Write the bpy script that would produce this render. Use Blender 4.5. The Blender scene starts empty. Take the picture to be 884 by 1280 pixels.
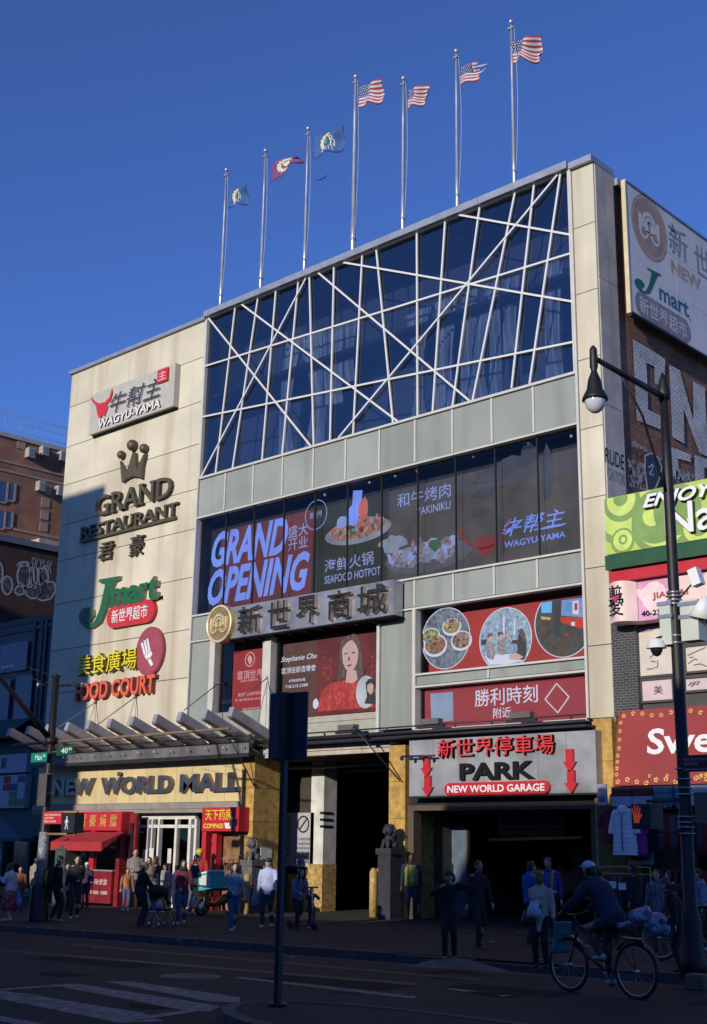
import bpy, math, random
from mathutils import Vector, Matrix
random.seed(7)
S = bpy.context.scene
COL = S.collection
# ---------------------------------------------------------------- camera
FPX, PITCH, YAW, ROLL = 1559.88, 0.26196, -0.75266, 0.01522
CX, CY = 442.0, 640.0
CAM = Vector((0, 0, 2.0))
_r = Vector((math.cos(YAW), -math.sin(YAW), 0))
FWD = Vector((math.sin(YAW)*math.cos(PITCH), math.cos(YAW)*math.cos(PITCH), math.sin(PITCH)))
_u = _r.cross(FWD)
RT = math.cos(ROLL)*_r + math.sin(ROLL)*_u
UP = -math.sin(ROLL)*_r + math.cos(ROLL)*_u
cd = bpy.data.cameras.new('camera'); cam = bpy.data.objects.new('camera', cd); COL.objects.link(cam)
cd.sensor_fit = 'VERTICAL'; cd.sensor_height = 24; cd.lens = FPX/1280*24
cd.clip_start = 0.1; cd.clip_end = 3000
M = Matrix((RT, UP, -FWD)).transposed().to_4x4(); M.translation = CAM
cam.matrix_world = M
S.camera = cam
# ---------------------------------------------------------------- world, sun, exposure
SUN_AZ, SUN_EL = math.radians(-9.0), math.radians(14.0)   # azimuth from -Y towards -X
w = bpy.data.worlds.new('World'); S.world = w; w.use_nodes = True
nt = w.node_tree; bg = nt.nodes['Background']
sky = nt.nodes.new('ShaderNodeTexSky'); sky.sky_type = 'NISHITA'; sky.sun_disc = False
sky.sun_elevation = SUN_EL; sky.sun_rotation = math.pi + SUN_AZ
sky.altitude = 0; sky.air_density = 0.75; sky.dust_density = 0.0; sky.ozone_density = 10.0
hs = nt.nodes.new('ShaderNodeHueSaturation'); hs.inputs['Saturation'].default_value = .93; hs.inputs['Hue'].default_value = .504
nt.links.new(sky.outputs[0], hs.inputs['Color']); nt.links.new(hs.outputs[0], bg.inputs[0]); bg.inputs[1].default_value = 0.138
sl = bpy.data.lights.new('sun', 'SUN'); sl.energy = 2.95; sl.angle = math.radians(0.5); sl.color = (1.0, 0.92, 0.79)
so = bpy.data.objects.new('sun', sl); COL.objects.link(so)
to_sun = Vector((-math.sin(SUN_AZ)*math.cos(SUN_EL), -math.cos(SUN_AZ)*math.cos(SUN_EL), math.sin(SUN_EL)))
so.rotation_euler = to_sun.to_track_quat('Z', 'Y').to_euler(); so.location = (0, -20, 60)
S.view_settings.view_transform = 'Standard'; S.view_settings.look = 'None'
S.view_settings.exposure = 0.4; S.view_settings.gamma = 1.0
S.cycles.max_bounces = 6; S.cycles.transparent_max_bounces = 12
# ---------------------------------------------------------------- pixel <-> place helpers (measuring only: everything stands at its own depth)
def ray(u, v): return FWD + RT*((u-CX)/FPX) - UP*((v-CY)/FPX)
def P(u, v, Y=29.0):
    d = ray(u, v); return CAM + d*(Y/d.y)
def PX(u, v, X):
    d = ray(u, v); return CAM + d*(X/d.x)
SL = 0.013
def gz(x): return SL*(min(max(x, -80), 20)+24)     # the street falls gently to the left
def G(u, v, h=0.0):
    d = ray(u, v)                                  # z = SL*(x+24)+h
    t = (SL*24+h-CAM.z)/(d.z-SL*d.x); return CAM + d*t
# ---------------------------------------------------------------- materials
MATS = {}
def mat(name, col, rough=0.7, metal=0.0, var=0.15, scale=3.0, bump=0.0, bscale=40.0, streak=0.0, dirt=None, emit=None, es=0.0, stretch=(1,1,1), coat=0.0, spec=0.5, orand=0.0):
    if name in MATS: return MATS[name]
    m = bpy.data.materials.new(name); m.use_nodes = True; nt = m.node_tree; N, L = nt.nodes, nt.links
    b = N['Principled BSDF']
    b.inputs['Roughness'].default_value = rough; b.inputs['Metallic'].default_value = metal
    b.inputs['Coat Weight'].default_value = coat; b.inputs['Specular IOR Level'].default_value = spec
    geo = N.new('ShaderNodeNewGeometry'); mp = N.new('ShaderNodeMapping'); mp.inputs['Scale'].default_value = stretch
    L.new(geo.outputs['Position'], mp.inputs['Vector'])
    no = N.new('ShaderNodeTexNoise'); no.inputs['Scale'].default_value = scale; no.inputs['Detail'].default_value = 5
    L.new(mp.outputs[0], no.inputs['Vector'])
    mr = N.new('ShaderNodeMapRange'); mr.inputs[1].default_value = 0.3; mr.inputs[2].default_value = 0.7
    mr.inputs[3].default_value = 1-var; mr.inputs[4].default_value = 1+var*0.6
    L.new(no.outputs['Fac'], mr.inputs[0])
    mx = N.new('ShaderNodeVectorMath'); mx.operation = 'SCALE'; mx.inputs[0].default_value = col[:3]
    if orand:
        oi = N.new('ShaderNodeObjectInfo'); ro = N.new('ShaderNodeMapRange'); ro.inputs[3].default_value = 1-orand; ro.inputs[4].default_value = 1+orand*.6; L.new(oi.outputs['Random'], ro.inputs[0])
        mu = N.new('ShaderNodeMath'); mu.operation = 'MULTIPLY'; L.new(ro.outputs[0], mu.inputs[0]); L.new(mr.outputs[0], mu.inputs[1]); L.new(mu.outputs[0], mx.inputs['Scale'])
    else: L.new(mr.outputs[0], mx.inputs['Scale'])
    out = mx.outputs[0]
    if streak:
        m2 = N.new('ShaderNodeMapping'); m2.inputs['Scale'].default_value = (1.1, 1.1, 0.07); L.new(geo.outputs['Position'], m2.inputs['Vector'])
        n2 = N.new('ShaderNodeTexNoise'); n2.inputs['Scale'].default_value = 1.3; n2.inputs['Detail'].default_value = 4; n2.inputs['Roughness'].default_value = .5
        L.new(m2.outputs[0], n2.inputs['Vector'])
        r2 = N.new('ShaderNodeMapRange'); r2.inputs[1].default_value = .50; r2.inputs[2].default_value = .78; r2.inputs[3].default_value = 0; r2.inputs[4].default_value = streak
        L.new(n2.outputs['Fac'], r2.inputs[0])
        mm = N.new('ShaderNodeMix'); mm.data_type = 'RGBA'; L.new(r2.outputs[0], mm.inputs['Factor']); L.new(out, mm.inputs['A'])
        mm.inputs['B'].default_value = (*(dirt or tuple(c*.35 for c in col[:3])), 1); out = mm.outputs['Result']
    L.new(out, b.inputs['Base Color'])
    if bump:
        nb = N.new('ShaderNodeTexNoise'); nb.inputs['Scale'].default_value = bscale; nb.inputs['Detail'].default_value = 3
        L.new(mp.outputs[0], nb.inputs['Vector'])
        bp = N.new('ShaderNodeBump'); bp.inputs['Strength'].default_value = bump; bp.inputs['Distance'].default_value = .02
        L.new(nb.outputs['Fac'], bp.inputs['Height']); L.new(bp.outputs[0], b.inputs['Normal'])
    r3 = N.new('ShaderNodeMapRange'); r3.inputs[3].default_value = max(0, rough-.08); r3.inputs[4].default_value = min(1, rough+.1)
    L.new(no.outputs['Fac'], r3.inputs[0]); L.new(r3.outputs[0], b.inputs['Roughness'])
    if emit:
        b.inputs['Emission Color'].default_value = (*emit, 1); b.inputs['Emission Strength'].default_value = es
    MATS[name] = m; return m
def brickmat(name, c1, c2, mortar, axis='x', bw=.21, bh=.075, rough=.9, paint=None, var=.0):
    if name in MATS: return MATS[name]
    m = bpy.data.materials.new(name); m.use_nodes = True; nt = m.node_tree; N, L = nt.nodes, nt.links
    b = N['Principled BSDF']; b.inputs['Roughness'].default_value = rough
    geo = N.new('ShaderNodeNewGeometry'); sx = N.new('ShaderNodeSeparateXYZ'); cx = N.new('ShaderNodeCombineXYZ')
    L.new(geo.outputs['Position'], sx.inputs[0]); L.new(sx.outputs['X' if axis == 'x' else 'Y'], cx.inputs[0]); L.new(sx.outputs['Z'], cx.inputs[1])
    br = N.new('ShaderNodeTexBrick'); L.new(cx.outputs[0], br.inputs['Vector']); br.inputs['Scale'].default_value = 1
    br.inputs['Brick Width'].default_value = bw; br.inputs['Row Height'].default_value = bh; br.inputs['Mortar Size'].default_value = .009
    br.inputs['Color1'].default_value = (*c1, 1); br.inputs['Color2'].default_value = (*c2, 1); br.inputs['Mortar'].default_value = (*mortar, 1)
    no = N.new('ShaderNodeTexNoise'); no.inputs['Scale'].default_value = .9; no.inputs['Detail'].default_value = 7; L.new(geo.outputs['Position'], no.inputs['Vector'])
    mr = N.new('ShaderNodeMapRange'); mr.inputs[1].default_value = .3; mr.inputs[2].default_value = .7; mr.inputs[3].default_value = .7; mr.inputs[4].default_value = 1.2; L.new(no.outputs['Fac'], mr.inputs[0])
    mx = N.new('ShaderNodeVectorMath'); mx.operation = 'SCALE'; L.new(br.outputs['Color'], mx.inputs[0]); L.new(mr.outputs[0], mx.inputs['Scale'])
    L.new(mx.outputs[0], b.inputs['Base Color'])
    bp = N.new('ShaderNodeBump'); bp.invert = True; bp.inputs['Strength'].default_value = .6; bp.inputs['Distance'].default_value = .01
    L.new(br.outputs['Fac'], bp.inputs['Height']); L.new(bp.outputs[0], b.inputs['Normal'])
    MATS[name] = m; return m
def paintmat(name, col, cover=.75, scale=9.0, rough=.85):
    """worn paint: patches of it are missing (transparent), so the wall below shows"""
    if name in MATS: return MATS[name]
    m = mat(name, col, rough, var=.2, scale=2); N, L = m.node_tree.nodes, m.node_tree.links
    b = N['Principled BSDF']; geo = N.new('ShaderNodeNewGeometry')
    no = N.new('ShaderNodeTexNoise'); no.inputs['Scale'].default_value = scale; no.inputs['Detail'].default_value = 8; no.inputs['Roughness'].default_value = .7
    L.new(geo.outputs['Position'], no.inputs['Vector'])
    r = N.new('ShaderNodeMapRange'); c = .62-cover*.25; r.inputs[1].default_value = c-.03; r.inputs[2].default_value = c+.05; L.new(no.outputs['Fac'], r.inputs[0])
    L.new(r.outputs[0], b.inputs['Alpha']); return m
def glassmat(name, tint=(.3,.38,.5), refl=.12, col=(.7,.8,1), rough=.01, wav=.0):
    if name in MATS: return MATS[name]
    m = bpy.data.materials.new(name); m.use_nodes = True; nt = m.node_tree; N, L = nt.nodes, nt.links; N.clear()
    o = N.new('ShaderNodeOutputMaterial'); t = N.new('ShaderNodeBsdfTransparent'); t.inputs[0].default_value = (*tint, 1)
    g = N.new('ShaderNodeBsdfGlossy'); g.inputs['Roughness'].default_value = rough; g.inputs[0].default_value = (*col, 1)
    fr = N.new('ShaderNodeFresnel'); fr.inputs[0].default_value = 1.5
    ad = N.new('ShaderNodeMath'); ad.operation = 'ADD'; ad.use_clamp = True; ad.inputs[1].default_value = refl; L.new(fr.outputs[0], ad.inputs[0])
    mx = N.new('ShaderNodeMixShader'); L.new(ad.outputs[0], mx.inputs[0]); L.new(t.outputs[0], mx.inputs[1]); L.new(g.outputs[0], mx.inputs[2]); L.new(mx.outputs[0], o.inputs[0])
    if wav:
        ge = N.new('ShaderNodeNewGeometry'); no = N.new('ShaderNodeTexNoise'); no.inputs['Scale'].default_value = .7; L.new(ge.outputs['Position'], no.inputs['Vector'])
        bp = N.new('ShaderNodeBump'); bp.inputs['Strength'].default_value = wav; bp.inputs['Distance'].default_value = .05; L.new(no.outputs['Fac'], bp.inputs['Height']); L.new(bp.outputs[0], g.inputs['Normal'])
    MATS[name] = m; return m
def screenmat(name, col, es=.35, var=.25, rows=True):
    """LED sheet: dark base that gives off its picture colour, with fine pixel rows"""
    if name in MATS: return MATS[name]
    m = bpy.data.materials.new(name); m.use_nodes = True; nt = m.node_tree; N, L = nt.nodes, nt.links
    b = N['Principled BSDF']; b.inputs['Base Color'].default_value = (*[c*.25+.01 for c in col], 1); b.inputs['Roughness'].default_value = .45
    geo = N.new('ShaderNodeNewGeometry'); no = N.new('ShaderNodeTexNoise'); no.inputs['Scale'].default_value = 1.1; no.inputs['Detail'].default_value = 4; L.new(geo.outputs['Position'], no.inputs['Vector'])
    mr = N.new('ShaderNodeMapRange'); mr.inputs[1].default_value = .3; mr.inputs[2].default_value = .7; mr.inputs[3].default_value = (1-var)*es; mr.inputs[4].default_value = (1+var)*es; L.new(no.outputs['Fac'], mr.inputs[0])
    b.inputs['Emission Color'].default_value = (*col, 1); L.new(mr.outputs[0], b.inputs['Emission Strength'])
    MATS[name] = m; return m
def photomat(name, cols, scale=14.0, es=.6, mixc=None, stretch=(1,1,1)):
    """a printed or screened photograph: small irregular patches in the picture's own colours"""
    if name in MATS: return MATS[name]
    m = bpy.data.materials.new(name); m.use_nodes = True; nt = m.node_tree; N, L = nt.nodes, nt.links; b = N['Principled BSDF']
    geo = N.new('ShaderNodeNewGeometry'); mp = N.new('ShaderNodeMapping'); mp.inputs['Scale'].default_value = stretch; L.new(geo.outputs['Position'], mp.inputs['Vector'])
    no = N.new('ShaderNodeTexNoise'); no.inputs['Scale'].default_value = scale*.5; no.inputs['Detail'].default_value = 5; L.new(mp.outputs[0], no.inputs['Vector'])
    ad = N.new('ShaderNodeVectorMath'); ad.operation = 'MULTIPLY_ADD'; ad.inputs[1].default_value = (.25,.25,.25); L.new(no.outputs['Color'], ad.inputs[0]); L.new(mp.outputs[0], ad.inputs[2])
    vo = N.new('ShaderNodeTexVoronoi'); vo.inputs['Scale'].default_value = scale; L.new(ad.outputs[0], vo.inputs['Vector'])
    cr = N.new('ShaderNodeValToRGB'); sp_ = N.new('ShaderNodeSeparateColor'); L.new(vo.outputs['Color'], sp_.inputs[0]); L.new(sp_.outputs[0], cr.inputs[0])
    e = cr.color_ramp.elements; e[0].color = (*cols[0], 1); e[1].color = (*cols[-1], 1)
    for i in range(1, len(cols)-1): x = e.new(i/(len(cols)-1)); x.color = (*cols[i], 1)
    n2 = N.new('ShaderNodeTexNoise'); n2.inputs['Scale'].default_value = scale*1.7; n2.inputs['Detail'].default_value = 6; L.new(geo.outputs['Position'], n2.inputs['Vector'])
    mr = N.new('ShaderNodeMapRange'); mr.inputs[1].default_value = .3; mr.inputs[2].default_value = .7; mr.inputs[3].default_value = .45; mr.inputs[4].default_value = 1.4; L.new(n2.outputs['Fac'], mr.inputs[0])
    vm = N.new('ShaderNodeVectorMath'); vm.operation = 'SCALE'; L.new(cr.outputs[0], vm.inputs[0]); L.new(mr.outputs[0], vm.inputs['Scale'])
    L.new(vm.outputs[0], b.inputs['Emission Color']); b.inputs['Emission Strength'].default_value = es; b.inputs['Base Color'].default_value = (.05,.05,.05,1); b.inputs['Roughness'].default_value = .5
    MATS[name] = m; return m
# ---------------------------------------------------------------- mesh building
def ax(v):
    v = v.normalized(); a = Vector((0,0,1)) if abs(v.z) < .9 else Vector((1,0,0)); x = v.cross(a).normalized(); return x, v.cross(x)
class MB:
    def __init__(s): s.v = []; s.f = []; s.m = []; s.sm = []
    def add(s, vs, fs, mi=0, sm=False):
        k = len(s.v); s.v += [tuple(p) for p in vs]
        for f in fs: s.f.append(tuple(i+k for i in f)); s.m.append(mi); s.sm.append(sm)
        return s
    def box(s, x0, x1, y0, y1, z0, z1, mi=0):
        if x0 > x1: x0, x1 = x1, x0
        if y0 > y1: y0, y1 = y1, y0
        if z0 > z1: z0, z1 = z1, z0
        return s.add([(x0,y0,z0),(x1,y0,z0),(x1,y1,z0),(x0,y1,z0),(x0,y0,z1),(x1,y0,z1),(x1,y1,z1),(x0,y1,z1)],
              [(3,2,1,0),(4,5,6,7),(0,1,5,4),(1,2,6,5),(2,3,7,6),(3,0,4,7)], mi)
    def obox(s, c, a, b, d, mi=0):
        """box round centre c with half-axis vectors a, b, d"""
        c, a, b, d = map(Vector, (c, a, b, d)); q = [c+i*a+j*b+k*d for k in (-1,1) for j in (-1,1) for i in (-1,1)]
        return s.add(q, [(0,2,3,1),(4,5,7,6),(0,1,5,4),(2,6,7,3),(0,4,6,2),(1,3,7,5)], mi)
    def bar(s, p, q, w, h, mi=0, up=(0,0,1)):
        p, q = Vector(p), Vector(q); d = q-p; L = d.length/2; d.normalize(); x = d.cross(Vector(up))
        if x.length < 1e-4: x = d.cross(Vector((0,1,0)))
        x.normalize(); u = x.cross(d)
        return s.obox((p+q)/2, d*L, x*w/2, u*h/2, mi)
    def prism(s, F, poly, d0, d1, mi=0):
        n = len(poly); vs = [F(a,b,d0) for a,b in poly]+[F(a,b,d1) for a,b in poly]
        fs = [tuple(range(n))[::-1], tuple(range(n,2*n))]+[(i,(i+1)%n,n+(i+1)%n,n+i) for i in range(n)]
        return s.add(vs, fs, mi)
    def loft(s, pts, rad, n=8, mi=0, cap=True, up=None):
        """rings along a path; rad entries are r or (rx, ry)"""
        pts = [Vector(p) for p in pts]; R = []
        for i, p in enumerate(pts):
            t = (pts[min(i+1,len(pts)-1)]-pts[max(i-1,0)])
            if up is not None:
                x = Vector(up); x = (x - t.normalized()*x.dot(t.normalized())).normalized(); y = t.normalized().cross(x)
            else: x, y = ax(t)
            r = rad[i] if isinstance(rad, (list,tuple)) else rad
            rx, ry = r if isinstance(r, (list,tuple)) else (r, r)
            R += [p+x*(rx*math.cos(2*math.pi*k/n))+y*(ry*math.sin(2*math.pi*k/n)) for k in range(n)]
        m = len(pts); fs = [(i*n+k, i*n+(k+1)%n, (i+1)*n+(k+1)%n, (i+1)*n+k) for i in range(m-1) for k in range(n)]
        if cap: fs += [tuple(range(n))[::-1], tuple(range((m-1)*n, m*n))]
        return s.add(R, fs, mi, True)
    def tube(s, p, q, r0, r1=None, n=8, mi=0): return s.loft([p, q], [r0, r0 if r1 is None else r1], n, mi)
    def ball(s, c, r, n=10, mi=0, M3=None):
        c = Vector(c); rx, ry, rz = r if isinstance(r, (tuple,list)) else (r,r,r); h = n//2; vs = [Vector((0,0,-rz))]
        for j in range(1, h):
            a = -math.pi/2+math.pi*j/h
            vs += [Vector((rx*math.cos(a)*math.cos(2*math.pi*k/n), ry*math.cos(a)*math.sin(2*math.pi*k/n), rz*math.sin(a))) for k in range(n)]
        vs.append(Vector((0,0,rz)))
        fs = [(0, 1+(k+1)%n, 1+k) for k in range(n)]
        for j in range(h-2): fs += [(1+j*n+k, 1+j*n+(k+1)%n, 1+(j+1)*n+(k+1)%n, 1+(j+1)*n+k) for k in range(n)]
        e = len(vs)-1; fs += [(e, 1+(h-2)*n+k, 1+(h-2)*n+(k+1)%n) for k in range(n)]
        if M3: vs = [M3 @ v for v in vs]
        return s.add([c+v for v in vs], fs, mi, True)
    def ring(s, c, nrm, R, r, n=32, m=6, mi=0):
        c = Vector(c); x, y = ax(Vector(nrm)); z = Vector(nrm).normalized(); vs = []
        for i in range(n):
            a = 2*math.pi*i/n; d = x*math.cos(a)+y*math.sin(a)
            vs += [c+d*(R+r*math.cos(2*math.pi*k/m))+z*(r*math.sin(2*math.pi*k/m)) for k in range(m)]
        fs = [(i*m+k, ((i+1)%n)*m+k, ((i+1)%n)*m+(k+1)%m, i*m+(k+1)%m) for i in range(n) for k in range(m)]
        return s.add(vs, fs, mi, True)
    def build(s, name, mats, parent=None, loc=None, rot=0):
        return mk(name, s.v, s.f, mats, parent, loc, s.m, s.sm)
ORG = {}   # world origin of every object made here
def mk(name, v, f, mats, parent=None, loc=None, mi=None, sm=None):
    if parent is not None and loc is None: o0 = ORG[parent.name]
    else: o0 = Vector(loc) if loc is not None else Vector((0,0,0))
    me = bpy.data.meshes.new(name); me.from_pydata([tuple(Vector(p)-o0) for p in v], [], f)
    for mt in (mats if isinstance(mats, (list,tuple)) else [mats]): me.materials.append(mt)
    if mi: me.polygons.foreach_set('material_index', mi)
    if sm: me.polygons.foreach_set('use_smooth', sm)
    me.update()
    o = bpy.data.objects.new(name, me); COL.objects.link(o)
    if parent is not None: o.parent = parent; o.location = o0-ORG[parent.name]
    else: o.location = o0
    ORG[o.name] = o0
    return o
def tag(o, label=None, cat=None, group=None, kind=None):
    if label: o['label'] = label
    if cat: o['category'] = cat
    if group: o['group'] = group
    if kind: o['kind'] = kind
    return o
def thing(name, label, cat, loc=(0,0,0), group=None):
    o = bpy.data.objects.new(name, None); COL.objects.link(o); o.location = loc; o.empty_display_size = .2
    ORG[o.name] = Vector(loc); return tag(o, label, cat, group)
def copytree(o, parent=None):
    c = o.copy(); COL.objects.link(c); ORG[c.name] = ORG[o.name].copy()
    if parent is not None: c.parent = parent
    for ch in list(o.children): copytree(ch, c)
    return c
def FA(Y): return lambda a, b, d=0: Vector((a, Y-d, b))           # a facade plane facing the street
def FX(X): return lambda a, b, d=0: Vector((X+d, a, b))           # a side plane facing +X, a runs along +Y
_fc = {}
def glyphs(s, shear=0.0, bold=0.0):
    if any(ord(c_) > 0x2E80 for c_ in s): bold = min(bold, .004)
    k = (s, shear, bold)
    if k in _fc: return _fc[k]
    c = bpy.data.curves.new('t', 'FONT'); c.body = s; c.shear = shear; c.offset = bold; c.resolution_u = 3; c.fill_mode = 'FRONT'
    o = bpy.data.objects.new('t', c); me = bpy.data.meshes.new_from_object(o)
    v = [(p.co.x, p.co.y) for p in me.vertices]; f = [tuple(p.vertices) for p in me.polygons]
    bpy.data.objects.remove(o); bpy.data.curves.remove(c); bpy.data.meshes.remove(me)
    _fc[k] = (v, f); return v, f
def solidify(v, f, F, d0, d1):
    """front sheet at depth d1, sides back to d0"""
    vs = [F(a, b, d1) for a, b in v]; n = len(v); fs = [tuple(q) for q in f]; mi = [0]*len(fs)
    if abs(d1-d0) > .006:
        # weld duplicates for edge finding
        key = {}; idx = []
        for a, b in v: idx.append(key.setdefault((round(a, 5), round(b, 5)), len(idx)))
        ed = {}
        for q in f:
            for i in range(len(q)):
                a, b = idx[q[i]], idx[q[(i+1) % len(q)]]; ed[(a, b)] = (q[i], q[(i+1) % len(q)])
        vs += [F(a, b, d0) for a, b in v]
        for (a, b), (i, j) in ed.items():
            if (b, a) not in ed: fs.append((j, i, n+i, n+j)); mi.append(1)
    return vs, fs, mi
def text(name, s, F, box, d0, d1, face, side=None, parent=None, shear=0.0, bold=0.012, letters=False, loc=None, bottom=None, serif=0):
    """lettering stretched to box=(a0,a1,b0,b1) on plane F; letters=True gives one object per character"""
    v, f = glyphs(s, shear, bold)
    x0, x1 = min(p[0] for p in v), max(p[0] for p in v); y0, y1 = min(p[1] for p in v), max(p[1] for p in v)
    a0, a1, b0, b1 = box; sx, sy = (a1-a0)/(x1-x0), (b1-b0)/(y1-y0)
    def T(q): return [(a0+(x-x0)*sx, b0+(y-y0)*sy) for x, y in q]
    mats = [face, side or face]
    if not letters:
        vs, fs, mi = solidify(T(v), f, F, d0, d1); return mk(name, vs, fs, mats, parent, loc, mi)
    out = []
    for i, ch in enumerate(s):
        if ch == ' ': continue
        pv, _ = glyphs(s[:i+1], shear, bold); r = max(p[0] for p in pv)
        gv, gf = glyphs(ch, shear, bold); off = r-max(p[0] for p in gv)
        q = T([(x+off, y) for x, y in gv])
        vs, fs, mi = solidify(q, gf, F, d0, d1)
        if serif:
            qa0, qa1 = min(p[0] for p in q), max(p[0] for p in q); h = b1-b0; t = h*.09; ww = qa1-qa0
            for (fx, top) in SERIF.get(ch, ()):
                cx = qa0+fx*ww; hw = h*.2; bb = b1-t if top else b0
                m = MB().prism(F, [(cx-hw, bb), (cx+hw, bb), (cx+hw*.8, bb+t), (cx-hw*.8, bb+t)], d0, d1-.002)
                k = len(vs); vs += [Vector(p) for p in m.v]; fs += [tuple(j+k for j in g) for g in m.f]; mi += [1, 0, 1, 1, 1, 1]
        out.append(mk(name, vs, fs, mats, parent, loc, mi))
    return out
SERIF = {'R': [(.12,0),(.9,0),(.1,1)], 'A': [(.08,0),(.92,0)], 'N': [(.12,0),(.12,1),(.88,1)], 'D': [(.12,0),(.12,1)], 'E': [(.14,0),(.14,1)], 'T': [(.5,0)], 'U': [(.14,1),(.86,1)], 'G': [(.86,0)], 'S': []}
def boxpx(l, r, Y=29.0, X=None):
    """box on the plane from a lower-left and an upper-right photo pixel"""
    if X is None: a, b = P(*l, Y), P(*r, Y); return (a.x, b.x, a.z, b.z)
    a, b = PX(*l, X), PX(*r, X); return (a.y, b.y, a.z, b.z)
def box4(lb, lt, rb, rt, Y):
    """box from the bottom and top pixels of the first and the last character"""
    a, b, c, d = P(*lb, Y), P(*lt, Y), P(*rb, Y), P(*rt, Y); return (a.x, c.x, (a.z+c.z)/2, (b.z+d.z)/2)
def disc(cx, cz, rx, rz, n=28): return [(cx+rx*math.cos(2*math.pi*i/n), cz+rz*math.sin(2*math.pi*i/n)) for i in range(n)]
def polypx(pts, fn): return [(lambda p: fn(p))(q) for q in pts]
# ================================================================ SETTING
asph = mat('asphalt', (.021,.015,.009), .85, var=.55, scale=.6, bump=.5, bscale=60)
walk = mat('sidewalk concrete', (.025,.018,.011), .9, var=.25, scale=.9, bump=.3, bscale=30)
kerbm = mat('kerb stone', (.075,.065,.06), .75, var=.3, scale=3, bump=.3)
white_l = mat('road paint', (.22,.20,.17), .7, var=.8, scale=7)
def slab(name, x0, x1, y0, y1, h, m, thick=.3, label=None):
    q = MB()
    xs = [x0]+[x for x in (-80, 20) if x0 < x < x1]+[x1]
    for a, b in zip(xs, xs[1:]):
        q.add([(a,y0,gz(a)+h),(b,y0,gz(b)+h),(b,y1,gz(b)+h),(a,y1,gz(a)+h),(a,y0,gz(a)+h-thick),(b,y0,gz(b)+h-thick),(b,y1,gz(b)+h-thick),(a,y1,gz(a)+h-thick)],
              [(0,1,2,3),(0,4,5,1),(3,2,6,7),(1,5,6,2),(0,3,7,4)])
    return tag(q.build(name, m), kind='structure')
q = MB(); xs = [-900,-80,20,900]
for a, b in zip(xs, xs[1:]): q.add([(a,-900,gz(a)-.15),(b,-900,gz(b)-.15),(b,900,gz(b)-.15),(a,900,gz(a)-.15)], [(0,1,2,3)])
tag(q.build('road', asph), kind='structure')
CURB = 18.35
sw = slab('sidewalk', -120, 60, CURB+.16, 60, 0, walk)
# kerb stones one by one
km = MB().box(0, 1.78, 0, .16, -.2, .008).v
kerb = MB()
x = -52.0; first = None
while x < 6:
    lo = .05*math.exp(-((x+14.6)/1.3)**2)
    vs = [(x, CURB, gz(x)-.18), (x+1.78, CURB, gz(x+1.8)-.18), (x+1.78, CURB+.155, gz(x+1.8)-.18), (x, CURB+.155, gz(x)-.18),
          (x, CURB+.012, gz(x)+.008-lo), (x+1.78, CURB+.012, gz(x+1.8)+.008-lo), (x+1.78, CURB+.155, gz(x+1.8)+.008-lo), (x, CURB+.155, gz(x)+.008-lo)]
    mk('kerb_stone', vs, [(3,2,1,0),(4,5,6,7),(0,1,5,4),(1,2,6,5),(2,3,7,6),(3,0,4,7)], kerbm, sw)
    x += 1.8
# paving flags on the pavement: scored joints as thin sunk strips, built as proud slabs near the kerb
flagm = mat('pavement flag', (.026,.019,.012), .9, orand=.25, var=.3, scale=1.2, bump=.3, bscale=25)
fv = None; n = 0
for j in range(7):
    for i in range(26):
        x0 = -36+i*1.22; y0 = CURB+.17+j*1.5
        if x0 > -5.5: continue
        h = random.uniform(.004, .009)
        mk('pavement_flag', [(x0,y0,gz(x0)+h),(x0+1.205,y0,gz(x0+1.205)+h),(x0+1.205,y0+1.485,gz(x0+1.205)+h),(x0,y0+1.485,gz(x0)+h),
            (x0,y0,gz(x0)-.02),(x0+1.205,y0,gz(x0+1.205)-.02),(x0+1.205,y0+1.485,gz(x0+1.205)-.02),(x0,y0+1.485,gz(x0)-.02)],
            [(0,1,2,3),(0,4,5,1),(3,2,6,7),(1,5,6,2),(0,3,7,4)], flagm, sw)
slab('near_sidewalk', -120, 60, -8, 3.2, 0, walk)
# markings: a lane edge line, and a ladder crosswalk at the left
def gp(u, v, h=-.15):
    p = G(u, v, h); return p
def sheet(name, pts, h=.004):
    ps = [gp(*p) for p in pts]; return tag(mk(name, [(p.x,p.y,p.z+h) for p in ps], [tuple(range(len(ps)))], white_l), kind='structure')
sheet('lane_marking', [(292,1222.5),(302,1221.5),(522,1246),(516,1248.5)])
sheet('lane_marking', [(556,1236.5),(566,1235.5),(640,1244.5),(630,1246)])
sheet('crosswalk_marking', [(0,1239),(0,1249),(150,1279),(205,1277),(178,1266.5),(30,1242)])
sheet('crosswalk_marking', [(0,1239),(8,1240.5),(180,1267),(165,1274)], .006)
sheet('crosswalk_marking', [(62,1231),(98,1230),(276,1258),(262,1265),(235,1264)])
sheet('crosswalk_marking', [(128,1227),(165,1227),(300,1247),(300,1254),(262,1252)])
sheet('crosswalk_marking', [(0,1239),(0,1237),(62,1232),(98,1233),(50,1235)], .007)
sheet('crosswalk_marking', [(165,1273),(176,1276),(262,1263),(240,1262)], .008)
sheet('crosswalk_marking', [(0,1270),(0,1276),(30,1284),(75,1284)])
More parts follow.
